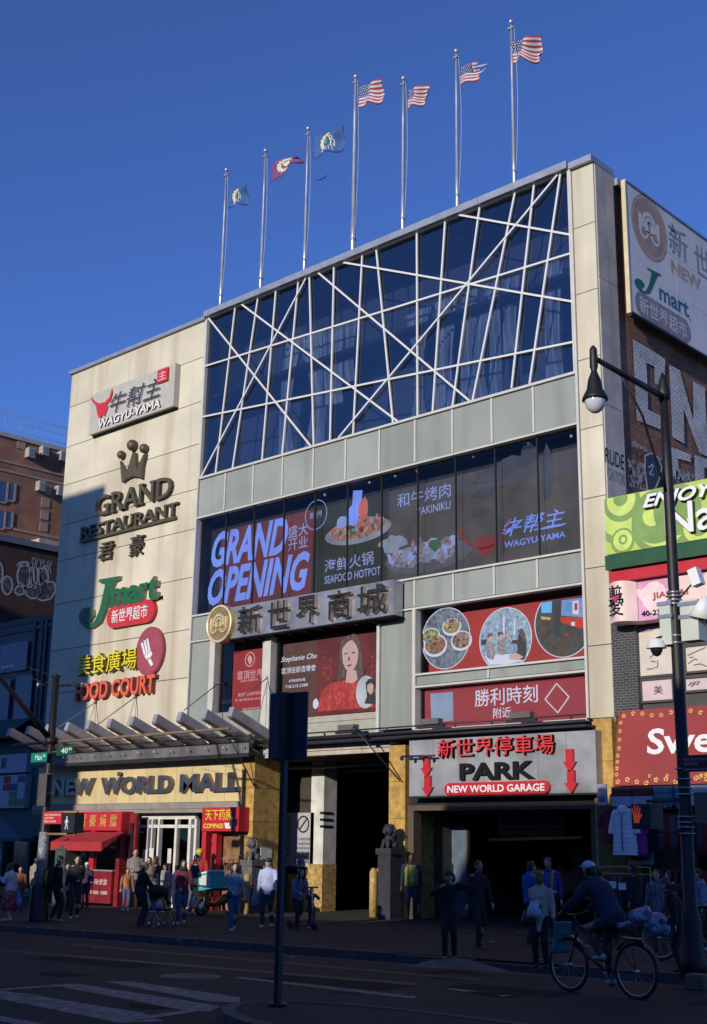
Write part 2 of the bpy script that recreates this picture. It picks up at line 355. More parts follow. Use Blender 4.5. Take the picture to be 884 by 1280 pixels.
# darker tar seams and a gutter strip
tarm = mat('tar seam', (.012,.012,.013), .6)
for pts in ([(0,1187),(0,1189),(520,1232),(520,1229)], [(90,1180),(90,1181.5),(600,1226),(600,1224)]):
    ps = [gp(*p) for p in pts]; tag(mk('road_seam', [(p.x,p.y,p.z+.003) for p in ps], [(0,1,2,3)], tarm), kind='structure')
gut = mat('gutter concrete', (.045,.04,.038), .8, var=.4, scale=2)
q = MB()
for a, b in ((-80,-40),(-40,-10),(-10,20)): q.add([(a,CURB-.42,gz(a)-.146),(b,CURB-.42,gz(b)-.146),(b,CURB-.002,gz(b)-.14),(a,CURB-.002,gz(a)-.14)], [(0,1,2,3)])
tag(q.build('gutter', gut), kind='structure')
# lowered kerb ramp sheet near the man taking a photo
rp = [gp(510,1210,-.05), gp(540,1201,0.02), gp(580,1200,.02), gp(640,1216,-.05), gp(570,1213,-.12)]
tag(mk('kerb_ramp', [tuple(p+Vector((0,0,.02))) for p in rp], [(0,1,2,3,4)], mat('worn ramp stone', (.09,.085,.08), .6, var=.3)), kind='structure')
# manhole
c = gp(237,1221.5); mh = thing('manhole_cover', 'round cast iron manhole cover set in the dark road left of the traffic island', 'manhole cover', (c.x,c.y,c.z))
iron = mat('cast iron', (.16,.15,.15), .5, metal=.6, var=.3, scale=8)
q = MB(); q.loft([(c.x,c.y,c.z+.001),(c.x,c.y,c.z+.012)], .48, 28); q.build('frame', iron, mh)
for i in range(-5, 6):
    for j in range(-5, 6):
        if i*i+j*j <= 27:
            pass
q = MB()
for i in range(-5, 6):
    for j in range(-5, 6):
        if i*i+j*j <= 27: q.box(c.x+i*.08-.026, c.x+i*.08+.026, c.y+j*.08-.026, c.y+j*.08+.026, c.z+.012, c.z+.02)
q.build('stud_pattern', iron, mh)
# traffic island the sign stands on
isl = []
for (u, v) in ((274,1260),(285,1254.5),(310,1252),(360,1250.5),(430,1253.5),(520,1262),(700,1284),(884,1310),(884,1400),(560,1360),(380,1296),(300,1276),(278,1267)):
    p = G(u, v, 0.0); isl.append((p.x, p.y, p.z))
q = MB(); n = len(isl)
def shrink(pts, s, dz):
    cx = sum(p[0] for p in pts)/n; cy = sum(p[1] for p in pts)/n
    out = []
    for i in range(n):
        a, b, c2 = Vector(pts[i-1]), Vector(pts[i]), Vector(pts[(i+1)%n]); d = ((b-a).normalized()-(c2-b).normalized())
        t = (c2-a).normalized(); nn = Vector((-t.y, t.x, 0)); 
        if nn.dot(Vector((cx,cy,b.z))-b) < 0: nn = -nn
        out.append(tuple(b+nn*s+Vector((0,0,dz))))
    return out
L0 = shrink(isl, 0, -.2); L1 = shrink(isl, 0.02, .0); L2 = shrink(isl, .17, .01); L3 = shrink(isl, .19, -.006)
q.add(L0+L1, [(i,(i+1)%n,n+(i+1)%n,n+i) for i in range(n)]); q.add(L1+L2, [(i,(i+1)%n,n+(i+1)%n,n+i) for i in range(n)]); q.add(L3, [tuple(range(n))], 1); q.add(L2+L3, [(i,(i+1)%n,n+(i+1)%n,n+i) for i in range(n)])
tag(q.build('traffic_island', [kerbm, walk]), kind='structure')
# buildings over the street, behind the photographer (they shade the pavement and stand in the window reflections)
def far_block(x0, x1, y0, y1, h, wall, label, cat='building', fl=3.4, bay=2.6):
    t = thing('street_building', label, cat, ((x0+x1)/2, y1, 0), 'buildings across the street')
    q = MB().box(x0, x1, y0, y1, -3, h); q.build('wall', wall, t)
    q = MB().box(x0-.1, x1+.1, y1, y1+.35, h-.5, h+.02); q.build('cornice', kerbm, t)
    z = 4.6; first = None; gm = mat('far dark glass', (.03,.04,.05), .15, var=.1)
    while z+1.9 < h-.6:
        x = x0+.8
        while x+1.5 < min(x1, 8):
            if first is None: first = MB().box(x, x+1.4, y1+.002, y1+.05, z, z+1.8).build('window', gm, t); fx, fz = x, z
            else:
                c = first.copy(); COL.objects.link(c); c.location = first.location+Vector((x-fx, 0, z-fz))
            x += bay
        z += fl
bs = mat('tan brick', (.3,.22,.16), .9); bs2 = mat('grey render', (.24,.24,.25), .9)
far_block(-75, -35.45, -14, -8, 25.45, bs, 'tall tan brick block across the street behind the photographer')
far_block(-35.3, -17.6, -16, -8, 8.6, bs2, 'low grey shop building across the street behind the photographer')
far_block(-7.6, 30, -16, -8, 11.0, bs2, 'lower grey brick row across the street behind the photographer')
far_block(-17.4, -7.8, -16, -8, 12.5, bs, 'mid-height brick row across the street behind the photographer')
# ================================================================ THE MALL
XL, XG, XR, XP, ZT = -44.18, -35.15, -18.40, -17.60, 21.98
cream = mat('cream panel', (.61,.56,.43), .8, var=.13, scale=.7, streak=.62, orand=.07, dirt=(.34,.24,.14), bump=.15, bscale=60)
creamd = mat('joint backing', (.12,.10,.07), .9)
conc = mat('grey concrete', (.46,.41,.36), .85, var=.25, scale=1.2, streak=.8, dirt=(.13,.12,.11), bump=.3)
coping = mat('metal coping', (.33,.35,.40), .45, metal=.4, var=.12)
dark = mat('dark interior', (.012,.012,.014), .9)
greym = mat('grey cladding panel', (.29,.315,.285), .5, var=.13, scale=.6, streak=.5, orand=.09, dirt=(.13,.14,.12))
whitef = mat('pale frame', (.55,.53,.48), .5, var=.08)
barm = mat('white glazing bar', (.66,.65,.64), .45, var=.05)
blackm = mat('black frame', (.02,.02,.024), .5)
yellow = mat('yellow stone tile', (.50,.30,.075), .6, orand=.12, var=.4, scale=5, bump=.2, bscale=50, streak=.5, dirt=(.24,.13,.04))
sbrick = brickmat('side brick', (.33,.15,.09), (.22,.095,.06), (.07,.055,.045), axis='y')
mall = thing('mall_building', 'large cream and glass mall with slanting white window bars and many signs', 'building', ((XL+XP)/2, 29, 0))
q = MB(); q.box(XL+.02, XP-.05, 31.2, 60, 5.0, 21.6); q.build('building_core', sbrick, mall)
q = MB(); q.box(XL+.02, XG-.02, 29.06, 31.2, 5.0, 21.85); q.box(XL+.02, -43.6, 29.06, 60, -1.2, 5.0); q.build('backing_wall', creamd, mall)
q = MB(); q.box(XL+.0, XL+.02, 29.0, 31.2, 4.9, 21.9); q.build('end_wall', cream, mall)
# cream panels, row by row, joints open between them
zs = [4.92, 6.1, 7.83, 9.60, 11.55, 13.40, 14.95, 16.74, 18.45, 20.28, 21.80]
for z0, z1 in zip(zs, zs[1:]):
    MB().box(XL, XG-.04, 28.99+random.uniform(0,.006), 29.06, z0+.014, z1-.014).build('wall_panel', cream, mall)
MB().box(XG-.04, XG+.02, 28.93, 29.3, 5.42, ZT-.2).build('corner_trim', whitef, mall)
# copings
x = XL-.06
while x < XG-.05:
    e = min(x+3.03, XG); MB().box(x, e-.012, 28.86, 29.5, 21.80, 21.94).build('coping', coping, mall); x += 3.03
x = XG
while x < XR-.1:
    e = min(x+3.35, XR+.02); MB().box(x, e-.012, 28.80, 29.6, 21.86, 22.10).build('coping', coping, mall); x += 3.35
MB().box(XR+.04, XP+.04, 28.82, 30.12, 21.80, 22.0).build('coping', coping, mall)
MB().box(XR+.02, XP+.14, 30.12, 60, 21.5, 21.72).build('coping', coping, mall)
MB().box(-38.0, -36.1, 30.4, 31.8, 21.9, 22.55).build('roof_kerb', cream, mall)
# right pillar
q = MB(); q.box(XR+.08, XP-.002, 29.045, 30.07, 5.3, 21.8); q.build('pillar_core', conc, mall)
for z0, z1 in zip([5.40, 7.35, 9.5, 11.5, 13.55, 15.65, 17.72, 19.85], [7.35, 9.5, 11.5, 13.55, 15.65, 17.72, 19.85, 21.8]):
    MB().box(XR+.07, XP, 28.975+random.uniform(0,.005), 29.043, z0+.013, z1-.013).build('pillar_panel', cream, mall)
for z0, z1 in zip([5.4, 10.0, 14.2, 18.1], [10.0, 14.2, 18.1, 21.8]):
    MB().box(XP-.002, XP+.03, 29.05, 30.05, z0+.01, z1-.01).build('side_panel', conc, mall)
MB().box(XR-.02, XR+.055, 28.92, 29.4, 5.42, 21.86).build('corner_trim', whitef, mall)
MB().box(XP-.5, XP-.05, 30.075, 31.2, 5.0, 21.6).build('brick_return', sbrick, mall)
# roof behind glass and side
q = MB(); q.box(XG, XR, 31.0, 31.2, 5.2, 21.86); q.build('inner_wall', mat('dim inner wall', (.06,.07,.10), .9), mall)
q = MB()
for z in (21.7, 18.6, 15.05, 13.85, 9.5, 6.8, 5.25): q.box(XG, XR-.02, 29.32, 31.0, z, z+.14)
q.build('floor_slab', dark, mall)
# ---------------- slanting-bar curtain wall
def z5(x, y): return (240+x/1.768, 200+y/1.768)
def cw(x, y): p = P(*z5(x, y), 29.0); return (p.x, p.z)
SEG = [((97,316),(52,698)),((148,293),(90,683)),((187,277),(155,668)),((237,255),(200,653)),((260,246),(270,637)),((315,224),(306,624)),((378,197),(357,610)),((407,183),(446,586)),
 ((498,145),(500,570)),((562,117),(533,560)),((640,84),(577,547)),((720,50),(622,531)),((760,33),(708,505)),((819,10),(748,495)),
 ((25,458),(846,205)),((22,569),(850,402)),((33,343),(268,637)),((103,313),(462,582)),((262,247),(22,702)),((273,243),(617,534)),((316,224),(848,315)),((566,118),(846,168)),((834,6),(324,618))]
ZG0, ZG1 = 15.36, 21.84
def clipseg(a, b):
    (x0, z0), (x1, z1) = cw(*a), cw(*b)
    t0, t1 = 0, 1; dx, dz = x1-x0, z1-z0
    for p_, q_ in ((-dx, x0-(XG+.03)), (dx, (XR-.03)-x0), (-dz, z0-ZG0), (dz, ZG1-z0)):
        if p_ == 0: continue
        r = q_/p_
        if p_ < 0: t0 = max(t0, r)
        else: t1 = min(t1, r)
    return (x0+dx*t0, z0+dz*t0), (x0+dx*t1, z0+dz*t1)
segs = [clipseg(a, b) for a, b in SEG]
polys = [[(XG+.03, ZG0), (XR-.03, ZG0), (XR-.03, ZG1), (XG+.03, ZG1)]]
for (a, b) in segs:
    nx, nz = -(b[1]-a[1]), b[0]-a[0]; L = math.hypot(nx, nz); nx /= L; nz /= L; tx, tz = nz, -nx
    out = []
    for p in polys:
        s = [(v[0]-a[0])*nx+(v[1]-a[1])*nz for v in p]
        if max(s) < .02 or min(s) > -.02: out.append(p); continue
        A, B, I = [], [], []
        for i in range(len(p)):
            j = (i+1) % len(p)
            if s[i] >= 0: A.append(p[i])
            if s[i] <= 0: B.append(p[i])
            if s[i]*s[j] < 0:
                t = s[i]/(s[i]-s[j]); c = (p[i][0]+(p[j][0]-p[i][0])*t, p[i][1]+(p[j][1]-p[i][1])*t); A.append(c); B.append(c); I.append(c)
        mid = [(sum(c[0] for c in I)/len(I) if I else 0), (sum(c[1] for c in I)/len(I) if I else 0)]
        tt = (mid[0]-a[0])*tx+(mid[1]-a[1])*tz; LL = (b[0]-a[0])*tx+(b[1]-a[1])*tz
        if I and min(0, LL)-.05 < tt < max(0, LL)+.05: out += [A, B]
        else: out.append(p)
    polys = out
pane = glassmat('navy window glass', (.52,.58,.68), .17, (.70,.74,.80), .015, wav=.35)
F = FA(29.03)
for p in polys:
    cx = sum(v[0] for v in p)/len(p); cz = sum(v[1] for v in p)/len(p); ta, tb = random.gauss(0,.004), random.gauss(0,.004)
    vs = [Vector((v[0], 29.06+(v[0]-cx)*ta+(v[1]-cz)*tb, v[1])) for v in p]
    area = abs(sum(p[i][0]*p[(i+1)%len(p)][1]-p[(i+1)%len(p)][0]*p[i][1] for i in range(len(p))))/2
    if area > .004: mk('pane', vs, [tuple(range(len(vs)))], pane, mall)
for i, (a, b) in enumerate(segs):
    MB().bar((a[0], 29.0-.0023*i, a[1]), (b[0], 29.0-.0023*i, b[1]), .062, .05, up=(0,1,0)).build('glazing_bar', barm, mall)
for (x0, x1, z0, z1) in ((XG, XR, 15.28, 15.36), (XG, XR, 21.84, 21.9), (XG+.02, XG+.08, 15.36, 21.84), (XR-.08, XR-.03, 15.36, 21.84)):
    MB().box(x0, x1, 28.93, 29.1, z0, z1).build('frame', whitef, mall)
# curtains behind the glass
curt = mat('blue-grey curtain', (.42,.47,.58), .9, var=.2, scale=2)
def curtain(x0, x1, z0, z1, sweep=0.0):
    vs = []; n = 36; m = 8
    for j in range(m+1):
        t = j/m; zz = z1+(z0-z1)*t
        for i in range(n+1):
            s = i/n; w_ = 1-abs(sweep)*math.sin(t*math.pi*.8)**1.5
            xx = (x0+(x1-x0)*s*w_) if sweep > 0 else (x1-(x1-x0)*(1-s)*w_)
            vs.append((xx, 29.75+.07*math.sin(s*42+t*2)+.03*math.sin(s*97), zz))
    mk('curtain', vs, [(j*(n+1)+i, j*(n+1)+i+1, (j+1)*(n+1)+i+1, (j+1)*(n+1)+i) for j in range(m) for i in range(n)], curt, mall)
for (a, b, zt, zb, sw_) in ((168,205,395,640,.5),(205,262,380,655,-.5),(262,306,365,520,.2),(440,480,330,585,-.6),(462,500,320,560,.6),(505,560,300,600,.3),(562,606,280,560,.2),(610,655,260,560,-.4),(655,700,250,400,.3),(300,335,350,470,.3),(745,800,215,470,.3),(590,640,320,600,.5)):
    c0, c1 = cw(a, zt), cw(b, zb); curtain(c0[0], c1[0], max(15.45, c1[1]), min(21.6, c0[1]), sw_)
# ---------------- grey cladding rows and frames
NB = 11; bw_ = (XR-XG)/NB
gx = [XG+i*bw_ for i in range(NB+1)]
def prow(z0, z1, i0=0, i1=NB, xs=None):
    xs = xs or gx[i0:i1+1]
    for a, b in zip(xs, xs[1:]):
        MB().box(a+.035, b-.035, 29.0+random.uniform(0,.008), 29.06, z0+.03, z1-.03).build('cladding_panel', greym, mall)
    for a in xs[1:-1]: MB().box(a-.033, a+.033, 28.95, 29.08, z0+.03, z1-.03).build('mullion', whitef, mall)
prow(13.80, 15.28)
MB().box(XG+.02, XR-.02, 28.94, 29.2, 13.74, 13.80).build('frame', whitef, mall)
MB().box(XG+.02, XR-.02, 28.94, 29.2, 10.03, 10.09).build('frame', whitef, mall)
prow(9.14, 10.03)
MB().box(XG+.02, XR-.02, 28.943, 29.2, 9.08, 9.14).build('frame', whitef, mall)
i7 = 7
# left block below the gold sign
prow(5.45, 9.08, xs=[XG+.02, -33.9])
MB().box(-34.0, -33.72, 28.9, 29.2, 5.42, 9.08).build('frame', whitef, mall)
MB().box(-31.22, -30.82, 28.9, 29.2, 5.42, 9.08).build('frame', whitef, mall)
MB().box(-26.02, -25.90, 28.93, 29.2, 5.42, 9.08).build('frame', whitef, mall)
prow(5.45, 9.08, xs=[-25.92, -24.50])
MB().box(-33.72, -31.22, 28.96, 29.2, 5.42, 6.45).build('sill_panel', greym, mall)
pale = mat('pale green panel', (.36,.37,.30), .6, var=.12)
MB().box(-30.82, -26.02, 28.96, 29.2, 5.42, 5.84).build('sill_panel', pale, mall)
MB().box(-30.82, -26.02, 28.93, 29.2, 5.85, 5.99).build('sill', mat('stone sill', (.4,.36,.31), .7), mall)
MB().box(-30.82, -26.02, 28.98, 29.2, 6.0, 6.05).build('sill', mat('stone sill', (.4,.36,.31), .7), mall)
# right windows frames
for (z0, z1) in ((7.03,7.09),(6.66,6.72),(5.34,5.42)): MB().box(-24.5, XR-.02, 28.93, 29.2, z0, z1).build('frame', whitef, mall)
MB().box(-24.55, -24.43, 28.925, 29.2, 5.42, 9.08).build('frame', whitef, mall)
prow(6.72, 7.03, xs=[-24.45, -21.7, XR-.02])
for (x0,x1,z0,z1) in ((XG+.02,XR-.02,10.09,13.74),(-33.72,-31.22,6.45,9.08),(-30.82,-26.02,6.05,9.08),(-24.43,XR-.02,7.09,9.08),(-24.43,XR-.02,5.42,6.66)):
    q = MB(); q.box(x0,x1,29.2,29.85,z1-.02,z1); q.box(x0,x1,29.2,29.85,z0,z0+.02); q.box(x0,x0+.02,29.2,29.85,z0,z1); q.box(x1-.02,x1,29.2,29.85,z0,z1); q.box(x0,x1,29.85,29.9,z0,z1)
    q.build('window_reveal', blackm, mall)
clear = glassmat('clear window glass', (.80,.80,.80), .0, (.55,.55,.58), .01, wav=.1)
for i in range(NB):
    a, b = gx[i]+(.04 if i == 0 else .012), gx[i+1]-(.04 if i == NB-1 else .012)
    mk('pane', [(a,29.12,10.09),(b,29.12+random.gauss(0,.004),10.09),(b,29.12,13.74),(a,29.12+random.gauss(0,.004),13.74)], [(0,1,2,3)], clear, mall)
for i in range(1, NB): MB().box(gx[i]-.012, gx[i]+.012, 29.08, 29.16, 10.09, 13.74).build('mullion', blackm, mall)
for xs_, z0, z1 in (([-33.7,-31.24],6.45,9.08),([-30.8,-29.2,-27.6,-26.04],6.05,9.08),([-24.4,-21.7,-18.45],7.09,9.08),([-24.4,-21.7,-18.45],5.42,6.66)):
    for a, b in zip(xs_, xs_[1:]): mk('pane', [(a,29.12,z0),(b-.015,29.12,z0),(b-.015,29.12,z1),(a,29.12,z1)], [(0,1,2,3)], clear, mall)
# ---------------- street level: fascia, yellow pillars, passage, garage
fcream = mat('fascia tile', (.62,.50,.26), .6, var=.12, scale=1.2, bump=.15, streak=.2)
gs = mat('grey stone band', (.27,.25,.22), .7, var=.2, scale=2)
n_t = 14
for i in range(n_t):
    a = XL+.1+i*(-31.9-XL-.1)/n_t; b = XL+.1+(i+1)*(-31.9-XL-.1)/n_t
    MB().box(a+.006, b-.006, 28.80, 28.95, 3.42, 4.88).build('fascia_tile', fcream, mall)
MB().box(XL, -31.86, 28.82, 29.06, 3.40, 4.9).build('fascia_backing', creamd, mall)
MB().box(XL, -31.86, 28.70, 29.06, 3.19, 3.40).build('stone_band', gs, mall)
MB().box(XL, -31.86, 28.74, 29.06, 3.06, 3.185).build('stone_band', gs, mall)
def stack(x0, x1, y0, y1, z0, z1, n):
    for i in range(n):
        a, b = z0+(z1-z0)*i/n, z0+(z1-z0)*(i+1)/n
        MB().box(x0, x1, y0+random.uniform(0,.006), y1, a+.006, b-.006).build('pillar_tile', yellow, mall)
stack(-31.86, -31.22, 28.72, 30.2, -.5, 4.92, 5)
stack(-25.38, -24.74, 28.84, 30.2, -.4, 4.98, 5)
stack(-18.22, -17.62, 28.86, 30.07, -.2, 5.38, 5)
MB().box(XL, -31.86, 29.07, 29.5, 4.9, 5.42).build('lintel', gs, mall)
pst = mat('pinkish stone', (.48,.42,.36), .6, var=.2)
x = -31.2
while x < -25.5:
    for z0, z1 in ((4.8,4.93),(4.95,5.1)): MB().box(x+.005, min(x+1.16,-25.4)-.005, 28.9, 29.4, z0, z1).build('lintel_stone', pst, mall)
    x += 1.16
MB().box(-31.22, XR, 29.06, 29.5, 5.1, 5.42).build('lintel', blackm, mall)
MB().box(-24.74, -18.22, 29.06, 29.5, 3.2, 5.1).build('lintel', blackm, mall)
brn = mat('brown steel', (.10,.07,.05), .6)
for b in ((-24.72,-24.5,28.95,29.3,-.3,3.2),(-24.5,-18.24,28.93,29.3,3.05,3.2),(-18.42,-18.24,28.95,29.3,-.2,3.05)): MB().box(*b).build('door_frame', brn, mall)
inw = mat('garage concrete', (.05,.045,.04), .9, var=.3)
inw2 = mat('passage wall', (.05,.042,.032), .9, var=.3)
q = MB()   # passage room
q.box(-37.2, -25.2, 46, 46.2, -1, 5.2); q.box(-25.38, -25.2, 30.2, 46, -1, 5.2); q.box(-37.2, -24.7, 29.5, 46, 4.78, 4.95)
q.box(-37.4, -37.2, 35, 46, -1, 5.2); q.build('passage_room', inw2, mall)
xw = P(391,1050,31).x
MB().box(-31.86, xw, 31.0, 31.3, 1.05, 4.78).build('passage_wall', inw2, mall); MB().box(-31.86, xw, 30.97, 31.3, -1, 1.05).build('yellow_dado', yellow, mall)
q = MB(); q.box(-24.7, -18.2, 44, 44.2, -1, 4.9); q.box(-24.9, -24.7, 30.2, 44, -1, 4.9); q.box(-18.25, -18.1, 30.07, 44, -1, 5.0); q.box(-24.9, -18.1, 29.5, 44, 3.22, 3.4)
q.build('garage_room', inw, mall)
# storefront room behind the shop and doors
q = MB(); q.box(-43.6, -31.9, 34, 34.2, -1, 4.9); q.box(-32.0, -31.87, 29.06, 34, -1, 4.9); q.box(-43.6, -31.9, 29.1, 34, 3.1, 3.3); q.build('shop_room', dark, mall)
# ================================================================ SIGNS ON THE MALL
def z1(x, y): return (60+x/4.42, 430+y/4.42)
def z2(x, y): return (60+x/4.42, 690+y/4.42)
def z6(x, y): return (230+x/3.4, 540+y/3.4)
def z7(x, y): return (470+x/3.274, 540+y/3.274)
def z8(x, y): return (230+x/3.274, 700+y/3.274)
def z9(x, y): return (490+x/3.274, 720+y/3.274)
def z10(x, y): return (490+x/3.274, 890+y/3.274)
def zf(x, y): return (50+x/3.048, 870+y/3.048)
def PP(Y, zz, *pts): 
    out = []
    for p in pts: q = P(*zz(*p), Y); out.append((q.x, q.z))
    return out
letw = mat('white letter face', (.75,.75,.74), .5, var=.04); blk = mat('black letter', (.012,.012,.013), .85, spec=.15)
bronze = mat('bronze letter', (.11,.09,.055), .5, metal=.3, var=.2, scale=6); dbr = mat('dark bronze side', (.05,.042,.028), .6)
redm = mat('red sign face', (.55,.03,.035), .45, var=.08); redd = mat('red sign', (.50,.02,.03), .4, var=.06)
gbox = mat('grey sign box', (.45,.43,.38), .6, var=.08); 
# 1 Wagyu sign
t = thing('restaurant_sign', 'grey box sign with red bull head and black calligraphy, top left on the cream wall', 'sign', P(165,500,28.98))
y0 = 28.72
c = [P(115,491,y0), P(114.8,541.5,y0), P(216.6,508.5,y0), P(216.6,457.5,y0)]
x0, x1 = c[0].x, c[2].x; zb = (c[1].z+c[2].z)/2; zt = (c[0].z+c[3].z)/2
MB().box(x0, x1, y0, 28.985, zb, zt).build('sign_box', gbox, t)
MB().box(x0+.02, x1-.02, 28.90, 28.985, zb-.08, zb-.003).build('bottom_strip', blk, t)  # black strip below the box, set against the wall
F = FA(y0)
bull = PP(y0, z1, (245,293),(262,318),(290,330),(320,322),(345,295),(358,248),(362,270),(352,312),(330,335),(336,350),(318,400),(305,392),(300,408),(286,408),(278,388),(270,342),(250,318))
MB().prism(F, bull[::-1], .0, .05).build('bull_head', redm, t)
for o in text('letter', '牛幇主', F, box4(z1(348,375), z1(350,248), z1(636,305), z1(636,222), y0), 0, .09, mat('navy brush letter', (.03,.03,.05), .5), letw, t, shear=.25, bold=.006, letters=True): pass
text('letter', 'WAGYU-YAMA', F, box4(z1(285,458), z1(285,412), z1(625,362), z1(625,318), y0), 0, .07, letw, blk, t, shear=.1, bold=.02, letters=True)
b = boxpx(z1(613,222), z1(673,130), y0); MB().box(b[0], b[1], y0-.1, y0-.001, b[2], b[3]).build('seal_box', redm, t)
text('seal_mark', '主', FA(y0-.1), (b[0]+.07, b[1]-.07, b[2]+.08, b[3]-.08), 0, .006, mat('pale pink print', (.8,.45,.42), .5), None, t)
# 2 Grand restaurant
t = thing('restaurant_sign', 'bronze raised letters with a three-point crown and underline on the cream wall', 'sign', P(165,620,28.98))
F = FA(28.98)
cr = PP(28.8, z1, (395,645),(430,712),(465,597),(478,598),(484,697),(522,612),(536,604),(520,672),(513,741),(488,732),(460,729),(432,742),(405,764))
q = MB().prism(FA(28.98), cr[::-1], .02, .16); q.build('crown', bronze, t)
for x, y, r in ((405,612,19),(467,560,25),(531,577,21)):
    p = P(*z1(x, y), 28.85); MB().ball(p, r/4.42/30*1.25, 12).build('crown_ball', bronze, t)
text('letter', 'GRAND', F, box4(z1(262,945), z1(262,838), z1(680,852), z1(680,735), 28.85), .0, .16, bronze, dbr, t, bold=.01, letters=True, serif=1)
text('letter', 'RESTAURANT', F, box4(z1(178,1072), z1(178,1000), z1(712,948), z1(712,886), 28.85), .0, .14, bronze, dbr, t, bold=.015, letters=True, serif=1)
a, b = P(*z1(180,1090), 28.9), P(*z1(706,962), 28.9); MB().box(a.x, b.x, 28.84, 28.985, (a.z+b.z)/2-.05, (a.z+b.z)/2+.06).build('underline', bronze, t)
text('letter', '君', F, boxpx((125.5,703), (146,676)), .0, .14, bronze, dbr, t, shear=.1, bold=.02, letters=True)
text('letter', '豪', F, boxpx((164.5,697), (184,667)), .0, .14, bronze, dbr, t, shear=.1, bold=.02, letters=True)
# 3 J mart
grn = mat('green letter', (.012,.12,.045), .5, var=.1); grs = mat('letter side tan', (.30,.26,.18), .7)
t = thing('supermarket_sign', 'green letters with a big curled initial over a red pill plate on the cream wall', 'sign', P(150,755,28.98))
def jpoly(Y, fn, mapf): return [mapf(p) for p in fn]
J = [(283,152),(397,132),(394,150),(370,162),(350,215),(318,320),(292,385),(248,418),(202,414),(174,384),(172,345),(196,312),(228,304),(250,322),(252,350),(236,370),(226,384),(246,396),(264,372),(286,318),(316,185),(308,166),(282,168)]
jp = PP(28.85, z2, *J); 
def fan(F, poly, d0, d1, name, mats, par):
    from mathutils.geometry import tessellate_polygon
    tr = tessellate_polygon([[Vector((a,b,0)) for a,b in poly]]); 
    tr = [tuple(q) for q in tr]
    # make all wind the same way
    fx = []
    for q in tr:
        (ax_,ay),(bx,by),(cx_,cy_) = (poly[i] for i in q)
        fx.append(q if (bx-ax_)*(cy_-ay)-(by-ay)*(cx_-ax_) > 0 else q[::-1])
    vs, fs, mi = solidify(poly, fx, F, d0, d1); return mk(name, vs, fs, mats, par, None, mi)
fan(F, jp, 0, .14, 'letter', [grn, grs], t)
text('letter', 'mart', F, box4(z2(346,306), z2(346,175), z2(606,268), z2(606,138), 28.85), .0, .18, grn, grs, t, bold=.04, letters=True)
text('trademark', 'TM', F, boxpx(z2(590,268), z2(627,240), 28.9), .0, .06, blk, None, t)
a, b = P(*z2(332,395), 28.9), P(*z2(600,282), 28.9); zc = (P(*z2(332,366),28.9).z+P(*z2(600,320),28.9).z)/2; hh = .44
pill = disc(a.x+hh, zc, hh, hh, 24)[6:19]+disc(b.x-hh, zc, hh, hh, 24)[18:]+disc(b.x-hh, zc, hh, hh, 24)[:7]
MB().prism(F, pill, .0, .16).build('plate', [redm], t)
text('letter', '新世界超市', FA(28.82), (a.x+.35, b.x-.4, zc-.27, zc+.27), .0, .03, letw, None, t, bold=.01, letters=True)
# 4 Food court
yel = mat('yellow letter', (.72,.60,.02), .5, var=.06); yels = mat('olive letter side', (.22,.20,.05), .6); orr = mat('orange red letter', (.72,.11,.05), .5, var=.05); ors = mat('letter side dark red', (.20,.05,.04), .6)
t = thing('food_court_sign', 'yellow characters over orange-red letters beside a maroon disc with a white fork', 'sign', P(150,835,28.98))
text('letter', '美食廣場', F, box4(z2(160,690), z2(160,572), z2(490,640), z2(490,530), 28.8), .0, .22, yel, yels, t, bold=.018, letters=True)
text('letter', 'FOOD COURT', F, box4(z2(147,828), z2(147,735), z2(588,775), z2(588,668), 28.8), .0, .20, orr, ors, t, bold=.03, letters=True)
c = P(*z2(560,548), 28.85); mar = mat('maroon disc', (.30,.06,.075), .45, var=.06)
MB().prism(F, disc(c.x, c.z, .83, .93), .0, .13).build('disc', mar, t)
MB().prism(FA(28.85), disc(c.x, c.z, .78, .88), .0, .012).build('disc_face', mat('maroon disc face', (.34,.07,.09), .35), t)
def fk(x, y): p = P(*z2(x, y), 28.83); return (p.x, p.z)
q = MB()
for pl in ([(515,505),(525,500),(543,570),(533,575)],[(530,490),(540,487),(555,560),(545,566)],[(545,480),(554,477),(568,550),(558,556)],[(533,572),(570,545),(578,565),(562,592),(546,595)],[(549,590),(566,584),(582,622),(570,632)]):
    q.prism(FA(28.838), [fk(*p) for p in pl][::-1], .0, .02)
q.build('fork', letw, t)
# 5 New World Mall letters on the fascia
chrome = mat('dark chrome letter', (.15,.15,.16), .3, metal=.7, var=.3, scale=3); brs = mat('letter side brown', (.28,.19,.12), .5)
t = thing('mall_name_sign', 'dark chrome capital letters naming the mall on the tiled fascia above the entrance', 'sign', P(180,980,28.8))
F = FA(28.80)
for w_, l, r in (('NEW',(45,390),(205,322)),('WORLD',(228,381),(504,306)),('MALL',(531,367),(763,288))):
    a, b = P(*zf(*l), 28.65), P(*zf(*r), 28.65); zc = (3.86+4.62)/2
    text('letter', w_, F, (a.x, b.x, 3.74, 4.37), .0, .16, chrome, brs, t, bold=.035, letters=True)
p = P(*zf(303,297), 28.7); MB().ball(p, (.14,.05,.09), 8).build('crown_emblem', bronze, t)
